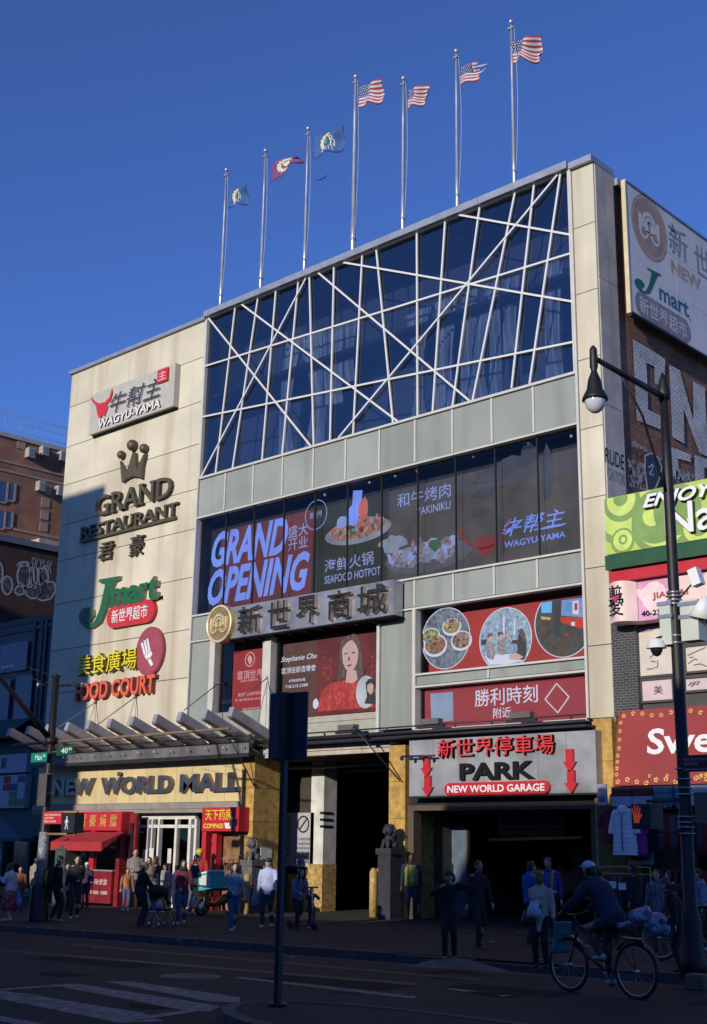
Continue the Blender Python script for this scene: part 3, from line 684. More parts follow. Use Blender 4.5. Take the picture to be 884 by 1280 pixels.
# 6 long metal box sign with round gold emblem
steel = mat('brushed steel box', (.50,.51,.56), .35, metal=.75, var=.25, scale=1.5)
gold = mat('gold rim', (.60,.42,.16), .35, metal=.7, var=.15); goldp = mat('pale gold', (.80,.70,.45), .4, metal=.3)
t = thing('chinese_name_sign', 'long steel box sign with dark raised characters and a round gold emblem', 'sign', P(380,770,28.9))
a, b = P(*z8(150,330), 28.45), P(*z8(857,80), 28.45); zb = (P(*z8(300,305),28.45).z+P(*z8(855,225),28.45).z)/2; zt = (P(*z8(300,170),28.45).z+P(*z8(855,85),28.45).z)/2
MB().box(a.x, b.x, 28.45, 28.9, zb, zt).build('sign_box', steel, t)
MB().box(a.x-.05, b.x+.03, 28.46, 28.92, zb-.05, zb-.002).build('bottom_edge', blk, t)
for k in range(9): xx = a.x+1.0+k*(b.x-a.x-1.2)/9; MB().box(xx, xx+.04, 28.60, 28.95, zb-.13, zb-.052).build('bracket', blk, t)
F = FA(28.45)
for ch, l, r in (('新',(222,303),(318,188)),('世',(345,280),(432,168)),('界',(462,262),(552,142)),('商',(590,243),(688,118)),('城',(712,228),(832,92))):
    pa, pb = P(*z8(*l), 28.35), P(*z8(*r), 28.35); text('letter', ch, F, (pa.x, pb.x, zb+.09, zt-.09), .0, .16, mat('dark steel letter', (.035,.035,.04), .4, metal=.4), mat('letter side bright', (.45,.36,.26), .35, metal=.5), t, bold=.007, letters=True)
c = P(*z8(149,262), 28.35); R_ = (P(*z8(149,185), 28.35).z-P(*z8(149,340), 28.35).z)/2
MB().prism(FA(28.6), disc(c.x, c.z, R_, R_, 40), .0, .30).build('emblem_disc', gold, t)
MB().ring((c.x, 28.295, c.z), (0,1,0), R_*.93, .045, 40, 6).build('emblem_rim', goldp, t)
def emblem(cx, cz, R, F, d0, d1, m, par, name='emblem_mark', k=.12):
    """three nested hairpins, as on the round mark"""
    pts = []
    def arc(x, z, r, a0, a1, n=12): return [(x+r*math.cos(math.radians(a0+(a1-a0)*i/n)), z+r*math.sin(math.radians(a0+(a1-a0)*i/n))) for i in range(n+1)]
    q = MB()
    def stroke(path, w):
        for (x0, z0), (x1, z1) in zip(path, path[1:]):
            L = math.hypot(x1-x0, z1-z0) or 1; ux, uz = (x1-x0)/L, (z1-z0)/L; nx, nz = -uz*w/2, ux*w/2; e = .004
            q.prism(F, [(x0-ux*e-nx, z0-uz*e-nz), (x1+ux*e-nx, z1+uz*e-nz), (x1+ux*e+nx, z1+uz*e+nz), (x0-ux*e+nx, z0-uz*e+nz)], d0, d1)
    w = k*R*1.1
    for r, dx in ((.18*R, 0), (.40*R, 0)):
        stroke([(cx-r, cz-.25*R if r < .3*R else cz-.1*R)]+[(cx-r, cz+.05*R)]+arc(cx, cz+.1*R, r, 180, 0)+[(cx+r, cz-.25*R if r < .3*R else cz-.1*R)], w)
    stroke([(cx-.62*R, cz+.35*R), (cx-.62*R, cz-.1*R)]+arc(cx-.40*R, cz-.25*R, .22*R, 180, 360)+[(cx-.18*R, cz-.2*R)], w)
    stroke([(cx+.62*R, cz+.35*R), (cx+.62*R, cz-.1*R)]+arc(cx+.40*R, cz-.25*R, .22*R, 0, -180)+[(cx+.18*R, cz-.2*R)], w)
    return q.build(name, m, par)
emblem(c.x, c.z, R_*.92, FA(28.3), .0, .05, goldp, t)
# 7 big LED screen behind the glass
YS = 29.55
scr = thing('video_screen', 'wide video screen behind glass showing a grand opening advert with seafood and beef dishes', 'screen', P(480,670,29.6))
dk = screenmat('screen charcoal', (.075,.072,.080), .60, .35); mrn = screenmat('screen brown red', (.13,.035,.04), .62, .25); dgreen = screenmat('screen dark olive', (.03,.04,.038), .5, .3)
blu = screenmat('screen blue white', (.17,.28,.85), .75, .15); blu2 = screenmat('screen pale blue', (.32,.40,.85), .48, .15); dred = screenmat('screen dull red', (.28,.03,.04), .5, .2)
edges = [z6(85,0)[0]]+[z6(x,0)[0] for x in (175,240,315,385,455,545,575,650)]+[z7(x,0)[0] for x in (45,190,345,515,685,832)]
exs = [P(u, 700, YS).x for u in edges]; exs[0] = XG+.75; exs[-1] = XR-.12
for i, (a, b) in enumerate(zip(exs, exs[1:])):
    m = mrn if i < 6 else (dgreen if i < 9 else dk)
    MB().box(a+.008, b-.008, YS+random.uniform(0,.008), YS+.08, 10.13, 13.28).build('screen_panel', m, scr)
MB().box(XG+.1, XR-.1, YS+.09, YS+.12, 10.12, 13.4).build('screen_frame', blackm, scr)
F = FA(YS-.003); D0, D1 = 0, .003
def st(s, l, r, zz, m, shear=0, bold=.01, Y=None, par=None, name='screen_text', F_=None, h=None):
    a = P(*zz(*l), Y or YS); c = P(*zz(*r), Y or YS); dy = h or (l[1]-r[1])*.62
    return text(name, s, F_ or F, box4(zz(*l), zz(l[0], l[1]-dy), zz(r[0], r[1]+dy), zz(*r), Y or YS), D0, D1, m, None, par or scr, shear=shear, bold=bold)
st('GRAND', (116,572), (440,372), z6, blu, .32, .035, h=152); st('OPENING', (100,735), (532,518), z6, blu, .32, .035, h=158)
st('盛大', (443,450), (528,388), z6, blu2, 0, .012, h=52); st('开业', (443,503), (526,442), z6, blu2, 0, .012, h=52)
def hx(zz, pts, Y=YS): return [tuple((lambda p:(p.x,p.z))(P(*zz(*p), Y))) for p in pts]
def patch(poly, m, d=.003, par=None, name='screen_picture', F_=None):
    FF = F_ or F; return fan(FF, poly, d, d, name, m, par or scr)
c = P(*z6(562,352), YS); MB().ring((c.x, YS-.006, c.z), (0,1,0), .52, .018, 32, 4).build('screen_ring', blu2, scr)
text('screen_text', '新世界', F, (c.x-.3, c.x+.3, c.z-.12, c.z+.12), 0, .003, blu2, None, scr)
st('海鲜火锅', (598,598), (806,508), z6, blu2, 0, .012, h=56); st('SEAFOOD HOTPOT', (598,645), (836,573), z6, blu2, h=34)
st('和牛烤肉', (88,305), (307,213), z7, blu2, 0, .012, h=58); st('YAKINIKU', (165,340), (306,285), z7, blu2, h=33)
st('牛帮主', (520,415), (775,328), z7, blu, .3, .012, h=75); st('WAGYU-YAMA', (526,472), (777,408), z7, blu, 0, .015, h=26)
swp = hx(z7, [(515,415),(560,385),(610,352),(560,400),(530,422)]); patch(swp, blu)
swp = hx(z7, [(655,402),(700,385),(782,372),(770,382),(700,395)]); patch(swp, blu, .004)
def blob(cx, cz, rx, rz, n, seed, j=.25):
    rnd = random.Random(seed); return [(cx+rx*math.cos(2*math.pi*i/n)*(1+rnd.uniform(-j,j)), cz+rz*math.sin(2*math.pi*i/n)*(1+rnd.uniform(-j,j))) for i in range(n)]
# seafood bowl picture
c = P(*z6(738,410), YS); fd1 = screenmat('screen food red', (.45,.12,.10), .6, .4); fd2 = screenmat('screen food orange', (.50,.30,.18), .5, .4); wh = screenmat('screen grey blue', (.25,.30,.42), .5, .4); fgn = screenmat('screen herb green', (.05,.15,.08), .5, .3)
patch(disc(c.x, c.z-.1, 1.5, .42), wh, .001); patch(disc(c.x, c.z, 1.32, .36), photomat('photo seafood', [(.35,.06,.04),(.6,.3,.2),(.12,.05,.05),(.45,.35,.35),(.30,.05,.03)], 9), .003)
rnd = random.Random(3)
for k in range(22):
    a = rnd.uniform(0, 6.28); r = math.sqrt(rnd.random()); patch(blob(c.x+1.15*r*math.cos(a), c.z+.08+.30*r*math.sin(a)+.12, rnd.uniform(.06,.2), rnd.uniform(.05,.13), 8, k), rnd.choice([fd1,photomat('photo shrimp', [(.5,.2,.1),(.7,.5,.4),(.3,.08,.05)], 14),wh,fgn,mrn]), .004+.0004*k)
patch(hx(z6, [(722,250),(762,248),(755,330),(735,402),(695,395),(700,330),(718,310)])[::-1], blu, .026); patch(blob(*hx(z6,[(765,335)])[0], .2, .42, 10, 5), fd1, .027); patch(blob(*hx(z6,[(675,385)])[0], .28, .2, 10, 6), blu2, .028)
# beef slices picture
c = P(*z7(208,495), YS); patch(blob(c.x, c.z-.12, 1.75, .48, 26, 2, .06), screenmat('screen slate', (.10,.12,.17), .5, .4), .001)
for k in range(60):
    a = rnd.uniform(0, 6.28); r = math.sqrt(rnd.random()); x_, z_ = c.x+1.45*r*math.cos(a), c.z+.34*r*math.sin(a)
    w_, h_, s_ = rnd.uniform(.08,.2), rnd.uniform(.15,.38), rnd.uniform(-.3,.3)
    patch([(x_-w_, z_-h_*.4), (x_+w_*.7, z_-h_*.5), (x_+w_+s_, z_+h_*.5), (x_-w_*.3+s_, z_+h_*.7)], rnd.choice([photomat('photo beef pale', [(.3,.33,.7),(.5,.4,.6),(.2,.22,.4),(.55,.3,.35)], 11, .5), photomat('photo beef dark', [(.12,.13,.2),(.35,.2,.25),(.3,.35,.6)], 13, .5), wh, blu2]), .003+.0004*k)
patch(blob(*hx(z7,[(245,462)])[0], .32, .2, 12, 8, .3), fgn, .03)
patch(blob(*hx(z7,[(75,455)])[0], .6, .28, 14, 9, .35), wh, .031)
# bull head and faint scene on the right of the screen
def arcp(cx, cz, r0, r1, a0, a1, n=14, sq=1.0):
    A = [(cx+r0*math.cos(math.radians(a0+(a1-a0)*i/n)), cz+sq*r0*math.sin(math.radians(a0+(a1-a0)*i/n))) for i in range(n+1)]
    B = [(cx+r1*math.cos(math.radians(a0+(a1-a0)*i/n)), cz+sq*r1*math.sin(math.radians(a0+(a1-a0)*i/n))+.06*(i in (0,n))) for i in range(n+1)]
    return A, B
c = P(*z7(445,350), YS); A, B = arcp(c.x, c.z, 1.0, .92, 190, 350)
mk('screen_bull', [F(a,b,.003) for a,b in A]+[F(a,b,.003) for a,b in B], [(i,i+1,len(A)+i+1,len(A)+i) for i in range(len(A)-1)], dred, scr)
for pl in ([(405,430),(425,430),(440,500),(430,505)],[(425,430),(440,425),(455,500),(440,500)],[(450,430),(470,425),(468,500),(452,505)],[(475,425),(490,420),(478,500),(468,500)]): patch(hx(z7, pl)[::-1], dred)
for k, (x, y, rx, rz) in enumerate(((470,180,1.2,.25),(440,250,.8,.2),(560,130,.9,.3),(620,90,.5,.35),(430,330,.6,.12),(700,180,.4,.8))): patch(blob(*hx(z7,[(x,y)])[0], rx*.6, rz, 12, 20+k, .3), screenmat('screen smoke', (.06,.07,.10), .45, .5), .002+.0003*k)
# lamps under the top of the opening
sp = mat('small spotlight', (.5,.5,.5), .3, metal=.5)
for x, y in ((790,215),(600,268)):
    p = P(*z6(x, y), 29.3); MB().ball(p, .06, 8).build('spotlight', sp, mall)
for x, y in ((625,45),(400,100),(170,160),(80,180),(800,18)):
    p = P(*z7(x, y), 29.3); MB().ball(p, .06, 8).build('spotlight', sp, mall)
# 8 narrow red screen, 9 concert screen
sred = screenmat('screen red', (.36,.04,.05), .60, .15); pink = screenmat('screen pink print', (.75,.45,.5), .55, .1); sw_ = screenmat('screen white', (.62,.66,.82), .75, .08)
t = thing('video_screen', 'narrow red video screen with pale emblem and characters at the left lower window', 'screen', (-32.4, 29.4, 6.46))
MB().box(-33.15, -31.3, 29.3, 29.36, 6.5, 8.6).build('screen_panel', sred, t); F8 = FA(29.297)
def tx(s, l, r, m, **k): return st(s, l, r, z8, m, Y=29.3, par=t, F_=F8, **k)
tx('雲頂世界', (218,487), (322,450), pink, bold=.012, h=36); tx('紐約·預購市', (232,500), (305,485), pink); tx('歡樂時刻盡情享', (222,560), (320,535), pink, bold=.01); tx('雲集環球美食品', (210,578), (318,562), pink, bold=.01); tx('敬請期待', (240,615), (312,600), pink, bold=.01)
c = P(*z8(271,407), 29.3); MB().ring((c.x, 29.29, c.z), (0,1,0), .24, .02, 24, 4).build('screen_ring', pink, t); patch(blob(c.x, c.z, .12, .14, 10, 4, .3), pink, .004, t, F_=F8)
t = thing('video_screen', 'video screen showing a long-haired woman in red with concert lettering', 'screen', (-28.4, 29.4, 6.06))
tap = screenmat('screen taupe', (.12,.06,.05), .6, .3); brd = screenmat('screen dark brown red', (.14,.03,.035), .7, .3)
for (a, b, m) in ((-30.62,-29.0,tap),(-29.0,-27.6,brd),(-27.6,-26.12,brd)): MB().box(a+.004, b-.004, 29.3, 29.36, 6.12, 8.62).build('screen_panel', m, t)
tx('Stephanie Chu', (398,425), (545,380), sw_, shear=.3); tx('雲頂佳節音樂會', (400,465), (540,430), sw_, bold=.01, h=26); tx('詳情請致電', (430,502), (498,482), sw_); tx('718.215.3388', (415,525), (507,505), sw_)
hair = photomat('photo hair', [(.05,.03,.03),(.13,.09,.08),(.07,.045,.04)], 16, .8, stretch=(2,1,.25)); skin_ = screenmat('screen skin', (.50,.33,.32), .85, .08); bred = photomat('photo red dress', [(.62,.03,.03),(.40,.015,.02),(.7,.06,.05)], 8, .8, stretch=(1,1,.35))
def pc(pts, m, d): return patch(hx(z8, pts, 29.3)[::-1], m, d, t, F_=F8)
pc([(550,620),(560,540),(600,505),(660,492),(720,500),(765,560),(790,600),(560,625)][:7]+[(785,602)], bred, .003)
pc([(640,345),(665,312),(700,300),(722,330),(728,400),(735,470),(715,500),(690,470),(660,480),(628,500),(635,440)], hair, .005)
pc([(668,455),(705,450),(712,490),(690,505),(662,500)], skin_, .007)
pc([(648,372),(656,345),(675,328),(697,328),(712,350),(715,385),(710,420),(697,446),(678,460),(662,446),(652,420)], skin_, .009); pc([(645,380),(640,340),(665,312),(700,305),(722,335),(727,380),(716,372),(705,345),(688,326),(668,338),(652,360)], hair, .0105)
fb = screenmat('screen feature', (.12,.06,.06), .7)
for pl in ([(657,382),(671,380),(671,385),(657,387)],[(688,377),(702,375),(702,381),(688,383)],[(668,430),(690,426),(682,435),(672,436)],[(675,395),(679,395),(681,412),(673,413)]): pc(pl, fb, .011)
rnd = random.Random(8)
for cx_ in (588, 765):
    for k in range(26):
        a = rnd.uniform(0, 6.28); r = 45*math.sqrt(rnd.random()); x_, y_ = cx_+r*.5*math.cos(a), 430+r*1.3*math.sin(a); pc([(x_-3,y_-3),(x_+3,y_-4),(x_+4,y_+3),(x_-2,y_+4)], screenmat('screen blossom', (.35,.06,.06), .6), .004)
c = P(*z8(745,540), 29.3); patch(disc(c.x, c.z, .42, .52), screenmat('screen pale disc', (.5,.55,.62), .7), .012, t, F_=F8)
pc([(745,500),(765,485),(785,495),(783,590),(740,588),(750,560)], screenmat('screen dark suit', (.04,.04,.05), .7), .014); pc([(752,505),(768,498),(778,510),(776,540),(765,552),(752,535)], skin_, .016); pc([(748,505),(755,488),(775,485),(784,500),(780,515),(768,503),(752,512)], screenmat('screen dark suit', (.04,.04,.05), .7), .018)
tx('音樂總監', (714,552), (738,540), fb); p = P(*z8(540,588), 29.3); patch(blob(p.x, p.z, .13, .17, 10, 2, .1), sw_, .004, t, F_=F8); tx('Wonder', (525,603), (555,597), sw_)
# 10 upper right screen, three round pictures
t = thing('video_screen', 'red video screen with three round pictures of food, people and game machines', 'screen', (-21.4, 29.4, 7.1))
red2 = screenmat('screen bright red', (.40,.045,.04), .62, .12)
MB().box(-24.2, -18.5, 29.3, 29.36, 7.13, 8.85).build('screen_panel', red2, t); F9 = F8
def dd(x, y, rx, rz, m, d, n=30): c = P(*z9(x, y), 29.3); return patch(disc(c.x, c.z, rx, rz, n), m, d, t, F_=F9)
def dc(x, y, r_, m): c = P(*z9(x, y), 29.3); MB().ring((c.x, 29.275, c.z), (0,1,0), r_, .014, 32, 4).build('screen_ring', m, t)
table = photomat('photo table', [(.10,.14,.2),(.25,.31,.42),(.16,.2,.28),(.35,.4,.5)], 7)
dd(222, 255, .93, .93, table, .003); dc(222, 255, .93, sw_)
DISH = [[(.5,.4,.12),(.3,.2,.08),(.6,.5,.3),(.15,.1,.05)],[(.5,.42,.1),(.1,.2,.06),(.55,.5,.4),(.3,.25,.1)],[(.45,.06,.04),(.12,.2,.05),(.5,.3,.25),(.2,.04,.03)],[(.3,.15,.1),(.55,.4,.35),(.12,.06,.05),(.4,.2,.15)]]
def bowl(x, y, r, cols, seed):
    c = P(*z9(x, y), 29.3); patch(disc(c.x, c.z, r, r*.75, 20), sw_, .005, t, F_=F9); patch(disc(c.x, c.z+.02, r*.88, r*.62, 20), photomat('photo dish %d' % seed, DISH[seed-1], 12), .007, t, F_=F9); rn = random.Random(seed)
    for k in range(9):
        a = rn.uniform(0,6.28); q_ = math.sqrt(rn.random())*.75; patch(blob(c.x+r*q_*math.cos(a), c.z+.02+r*.68*q_*math.sin(a), r*.16, r*.11, 7, seed*50+k), rn.choice(cols), .008+.0003*k, t, F_=F9)
fy = screenmat('screen noodle yellow', (.50,.42,.12), .7, .3); fo = screenmat('screen dark meat', (.12,.05,.03), .7, .3)
bowl(245, 208, .36, [fy, fo, fd2], 1); bowl(160, 248, .36, [fy, fgn, wh], 2); bowl(178, 285, .46, [fd1, fgn, dred, fd2], 3); bowl(285, 265, .40, [fo, fd2, wh], 4)
rn = random.Random(6)
for k in range(14): x_ = 130+k*13; pc2 = hx(z9, [(x_,160+abs(k-7)*4),(x_+6,158+abs(k-7)*4),(x_+6,185),(x_,188)], 29.3)[::-1]; patch(pc2, rn.choice([wh, hair, table]), .016, t, F_=F9)
sky_ = screenmat('screen light blue', (.28,.42,.62), .75, .2)
dd(466, 260, .93, .93, photomat('photo room', [(.22,.33,.5),(.35,.48,.62),(.28,.4,.58)], 5, .8, stretch=(1,1,.2)), .003); dc(466, 260, .93, sw_)
def p9(pts, m, d): patch(hx(z9, pts, 29.3)[::-1], m, d, t, F_=F9)
p9([(380,330),(430,322),(560,318),(545,345),(470,362),(400,362)], sw_, .005); dres = screenmat('screen dark dress', (.05,.055,.07), .7); shirt = photomat('photo shirt', [(.5,.45,.5),(.25,.22,.25),(.6,.58,.62),(.35,.2,.2)], 22)
p9([(478,262),(515,262),(520,235),(535,238),(552,260),(552,315),(545,345),(505,340),(515,300),(512,278),(488,275)], dres, .007); p9([(518,222),(535,213),(548,240),(548,285),(538,262),(524,240)], hair, .009); p9([(480,325),(510,315),(540,330),(520,345),(480,342)], skin_, .010); p9([(466,240),(476,238),(495,266),(488,272)], skin_, .011)
p9([(432,262),(460,262),(472,310),(455,325),(432,315)], shirt, .012); p9([(440,235),(455,232),(460,250),(450,262),(438,255)], skin_, .013); p9([(433,232),(452,226),(462,242),(446,238),(436,250)], hair, .014)
p9([(390,275),(415,268),(425,315),(415,345),(390,335)], shirt, .015); p9([(395,245),(410,240),(415,260),(403,272),(395,262)], skin_, .016); p9([(392,240),(410,232),(416,248),(404,246),(394,256)], hair, .017); p9([(368,262),(388,258),(388,280),(368,284)], dres, .018)
p9([(455,170),(462,168),(462,250),(455,252)], sw_, .006); p9([(500,178),(506,178),(506,240),(500,240)], sw_, .006)
c = P(*z9(705,190), 29.3); hp = [p for p in disc(c.x, c.z, .98, .98, 36)]; hp = [(min(a, -18.52), min(b, 8.84)) for a, b in hp]
patch(hp, photomat('photo machines', [(.02,.03,.03),(.05,.07,.06),(.12,.04,.03),(.03,.08,.09)], 6), .003, t, F_=F9)
A = [(a,b) for a, b in hp]; q = MB()
for i in range(36):
    (a, b), (a2, b2) = A[i], A[(i+1)%36]
    if a < -18.53 and b < 8.83: q.bar((a, 29.285, b), (a2, 29.285, b2), .02, .025, up=(0,1,0))
q.build('screen_ring', sw_, t)
cy = screenmat('screen cyan display', (.10,.35,.70), .9, .4); rdd = screenmat('screen machine red', (.55,.05,.03), .7, .3)
p9([(695,100),(788,88),(788,170),(693,162)], blu2, .005); p9([(705,108),(730,105),(730,155),(705,152)], cy, .007); p9([(740,103),(765,100),(765,158),(740,156)], sw_, .007); p9([(748,112),(760,110),(760,140),(748,140)], red2, .008)
p9([(690,168),(790,172),(790,215),(770,215),(692,190)], rdd, .009); p9([(612,110),(655,103),(655,150),(612,152)], cy, .005); p9([(610,165),(650,170),(650,180),(612,178)], fy, .006); p9([(660,110),(688,100),(688,230),(668,238)], dres, .006); p9([(735,188),(750,188),(750,205),(735,203)], sw_, .011); p9([(705,235),(722,240),(715,248)], rdd, .012)
# 11 lower right red screen
t = thing('video_screen', 'wide low red video screen with blue-white characters and a thin diamond outline', 'screen', (-21.4, 29.4, 5.4))
m3 = screenmat('screen deep pink red', (.36,.05,.07), .60, .1)
MB().box(-24.36, -18.46, 29.3, 29.36, 5.45, 6.6).build('screen_panel', m3, t)
st('勝利時刻', (340,533), (598,448), z9, sw_, Y=29.3, par=t, F_=F8, bold=.012, h=72); st('附近', (415,583), (489,535), z9, sw_, Y=29.3, par=t, F_=F8, bold=.012, h=42); st('在您', (335,585), (410,545), z9, screenmat('screen faint olive', (.18,.10,.05), .6), Y=29.3, par=t, F_=F8)
dp = hx(z9, [(675,440),(726,495),(680,560),(628,505)], 29.3); q = MB()
for i in range(4): a, b = dp[i], dp[(i+1)%4]; q.bar((a[0],29.285,a[1]), (b[0],29.285,b[1]), .02, .03, up=(0,1,0))
q.build('screen_diamond', sw_, t)
p9_ = hx(z9, [(158,482),(250,474),(252,592),(162,600)], 29.3)[::-1]; patch(p9_, screenmat('screen plain pale square', (.25,.32,.48), .7, .2), .003, t, F_=F8)
# 12 PARK sign
YP = 28.55; t = thing('garage_sign', 'grey metal garage sign with PARK in black, four red arrows and a red pill plate', 'sign', (-21.4, 28.8, 3.4))
psteel = mat('dull steel sheet', (.40,.41,.43), .42, metal=.35, var=.35, scale=.9)
b = boxpx(z10(70,350), z10(832,80), YP); zb = 3.42; ztp = P(*z10(832,82), YP).z; zb = (P(*z10(70,348),YP).z+P(*z10(835,326),YP).z)/2; ztp = (P(*z10(65,118),YP).z+P(*z10(828,74),YP).z)/2
xs = [b[0]+(b[1]-b[0])*k/7 for k in range(8)]
for a, c_ in zip(xs, xs[1:]): MB().box(a+.004, c_-.004, YP+random.uniform(0,.004), 29.05, zb, ztp).build('sheet_panel', psteel, t)
MB().box(b[0]-.03, b[1]+.03, YP-.02, 29.05, zb-.05, zb-.002).build('bottom_edge', blackm, t)
F = FA(YP)
text('letter', '新世界停車場', F, box4(z10(188,190), z10(188,112), z10(665,170), z10(665,92), YP-.1), .0, .13, mat('letter red face', (.62,.03,.04), .5), blk, t, bold=.007, letters=True)
text('letter', 'PARK', F, box4(z10(276,280), z10(276,212), z10(582,272), z10(582,196), YP-.1), .05, .10, blk, blk, t, bold=.03, letters=True)
l, r = P(*z10(216,316), YP-.08), P(*z10(645,302), YP-.08); zc = (l.z+r.z)/2-.02; hh = .175
pill = disc(l.x+hh, zc, hh, hh, 16)[4:13]+disc(r.x-hh, zc, hh, hh, 16)[12:]+disc(r.x-hh, zc, hh, hh, 16)[:5]
MB().prism(F, pill, .0, .10).build('plate', redd, t)
text('letter', 'NEW WORLD GARAGE', FA(YP-.1), (l.x+.12, r.x-.14, zc-.10, zc+.10), 0, .012, letw, None, t, bold=.02, letters=True)
for x, y in ((140,225),(145,305),(727,200),(733,287)):
    c = P(*z10(x, y), YP-.08); w_, h_ = .13, .30
    MB().prism(F, [(c.x-.11,c.z+.31),(c.x-.11,c.z-.02),(c.x-.20,c.z-.02),(c.x,c.z-.30),(c.x+.20,c.z-.02),(c.x+.11,c.z-.02),(c.x+.11,c.z+.31)], .0, .1).build('arrow', [redd], t)
# sign rail with floodlights above it
t = thing('floodlight_rail', 'dark pipe rail with small floodlights over the garage sign and passage', 'light rail', (-24, 28.3, 5.2))
q = MB(); q.tube((-30.6,28.35,5.28),(-18.1,28.35,5.28),.05,.05,8); q.build('pipe', blackm, t)
q = MB(); q.tube((-30.6,28.4,5.46),(-18.1,28.4,5.46),.025,.025,6); q.build('pipe', blackm, t)
MB().box(-30.7, -18.1, 28.36, 28.9, 5.14, 5.2).build('ledge', blackm, t)
for x in (-26.6, -23.3, -20.1, -30.5):
    MB().box(x-.35, x+.35, 28.2, 28.42, 5.46, 5.62).build('floodlight', mat('floodlight housing', (.12,.11,.10), .5), t)
    MB().box(x-.5, x+.5, 28.25, 28.35, 5.36, 5.44).build('floodlight_bracket', blackm, t)
for k in range(10): x = -30.2+k*1.3; MB().ball((x, 28.3, 5.38), .045, 6).build('clamp', blackm, t)
# gooseneck arm lamps from the yellow pillars
for (u0,v0,u1,v1,lab) in ((443,910,500,976,'black arm lamp on the yellow pillar left of the garage sign'),(282,911,318,983,'black arm lamp on the yellow pillar right of the mall name letters')):
    a = P(u1, v1, 28.7); e = None
    # the lamp sits out over the pavement: 1.1 m further out
    e = P(u0, v0, 27.6); t = thing('arm_lamp', lab, 'lamp', a)
    MB().tube(a, e, .022, .022, 6).build('arm', blackm, t); MB().loft([e+Vector((0,-.02,.06)), e+Vector((0,0,-.02)), e+Vector((0,.03,-.1))], [.03,.07,.11], 8).build('lamp_head', blackm, t)
# horizontal little arm in front of the park sign
a, b = P(*z10(40,182), 28.3), P(*z10(175,178), 28.3); t = thing('camera_cluster', 'row of small dark cameras on an arm left of the garage sign', 'camera', a)
MB().tube(a, b, .03, .03, 6).build('arm', blackm, t)
for k in range(4): c = a.lerp(b, k/3.5); MB().ball(c+Vector((0,0,-.06)), .065, 8).build('camera_ball', blackm, t)
# ================================================================ CANOPY, STOREFRONTS
canm = mat('canopy steel', (.36,.36,.38), .5, metal=.3, var=.2, scale=2); canr = mat('canopy rust brown', (.20,.14,.10), .7, var=.3); gutm = mat('gutter sheet', (.17,.17,.175), .5, metal=.2, var=.3, scale=1.5, streak=.5)
frost = mat('frosted canopy panel', (.30,.27,.24), .6, var=.25, scale=1.5); frost.node_tree.nodes['Principled BSDF'].inputs['Alpha'].default_value = .55
t = thing('entrance_canopy', 'grey steel canopy of tilted beams hung on rods over the mall entrance', 'canopy', (-37, 28.9, 4.9))
YI, YO = 28.15, 26.55
heads = [(9,911.5),(31,909),(56,907),(82,904),(107,902),(132,899),(160,895.6),(190,892),(220,888),(251,884),(285,881)]
xa, xb = P(*heads[0], YO).x, P(*heads[-1], YO).x; zo = sum(P(*h, YO).z for h in heads)/len(heads)
gb = P(200, 955, YI).z; 
for i in range(11):
    x = xa+(xb-xa)*i/10
    o = MB(); o.obox(((x+.14), (YI+YO)/2+.25, (5.32+zo-.2)/2), (.11,0,0), (0,(YI-YO)/2+.25,-(zo-.2-5.32)/2-.05), (0,.05,.15)); o.build('beam', canm, t)
    o = MB(); o.obox(((x+.14), (YI+YO)/2+.25, (5.32+zo-.2)/2-.172), (.12,0,0), (0,(YI-YO)/2+.25,-(zo-.2-5.32)/2-.05), (0,.005,.018)); o.build('beam_flange', canr, t)
    if i < 10:
        x2 = x+(xb-xa)/10
        mk('glass_panel', [(x+.30,YI+.3,5.18),(x2-.02,YI+.3,5.18),(x2-.02,YO+.55,zo-.72),(x+.30,YO+.55,zo-.72)], [(0,1,2,3)], frost, t)
xg0, xg1 = -43.6, -30.9
n = 11
for i in range(n):
    a, b = xg0+(xg1-xg0)*i/n, xg0+(xg1-xg0)*(i+1)/n
    MB().box(a+.006, b-.006, YI-.02, YI+.02, 4.93, 5.31).build('gutter_panel', gutm, t)
MB().box(xg0, xg1, YI+.021, 28.7, 4.88, 4.96).build('gutter_soffit', blackm, t)
MB().box(xg0-.02, xg1+.02, YI-.05, YI+.06, 4.81, 4.925).build('gutter_lip', blackm, t)
q = MB(); q.tube((xa-.2, YO+.45, zo-.62), (xg1+.3, YO+.45, zo-.62), .05, .05, 8); q.build('cross_tube', canr, t)
for i in range(14): x = -43+i*.92; MB().ball((x, YI-.2, 5.12), .045, 6).build('downlight', sp, t)
MB().tube((xa-.2, YI-.5, 5.42), (xg1+.2, YI-.5, 5.42), .035, .035, 6).build('cross_tube', canr, t)
for (a, e1) in (((119.6,877.8),(73.6,909)),((169.6,871),(123.3,905)),((273.7,854),(230,888)),((335.4,846.6),(295.7,877))):
    p = P(*a, 28.95); e = P(*e1, YO+.3)
    MB().tube(p, e, .018, .018, 6).build('tie_rod', canr, t); MB().ball(p, .07, 8).build('rod_anchor', canr, t)
    MB().tube(p, (p.x+.1, 28.3, 5.4), .012, .012, 5).build('tie_rod', canr, t)
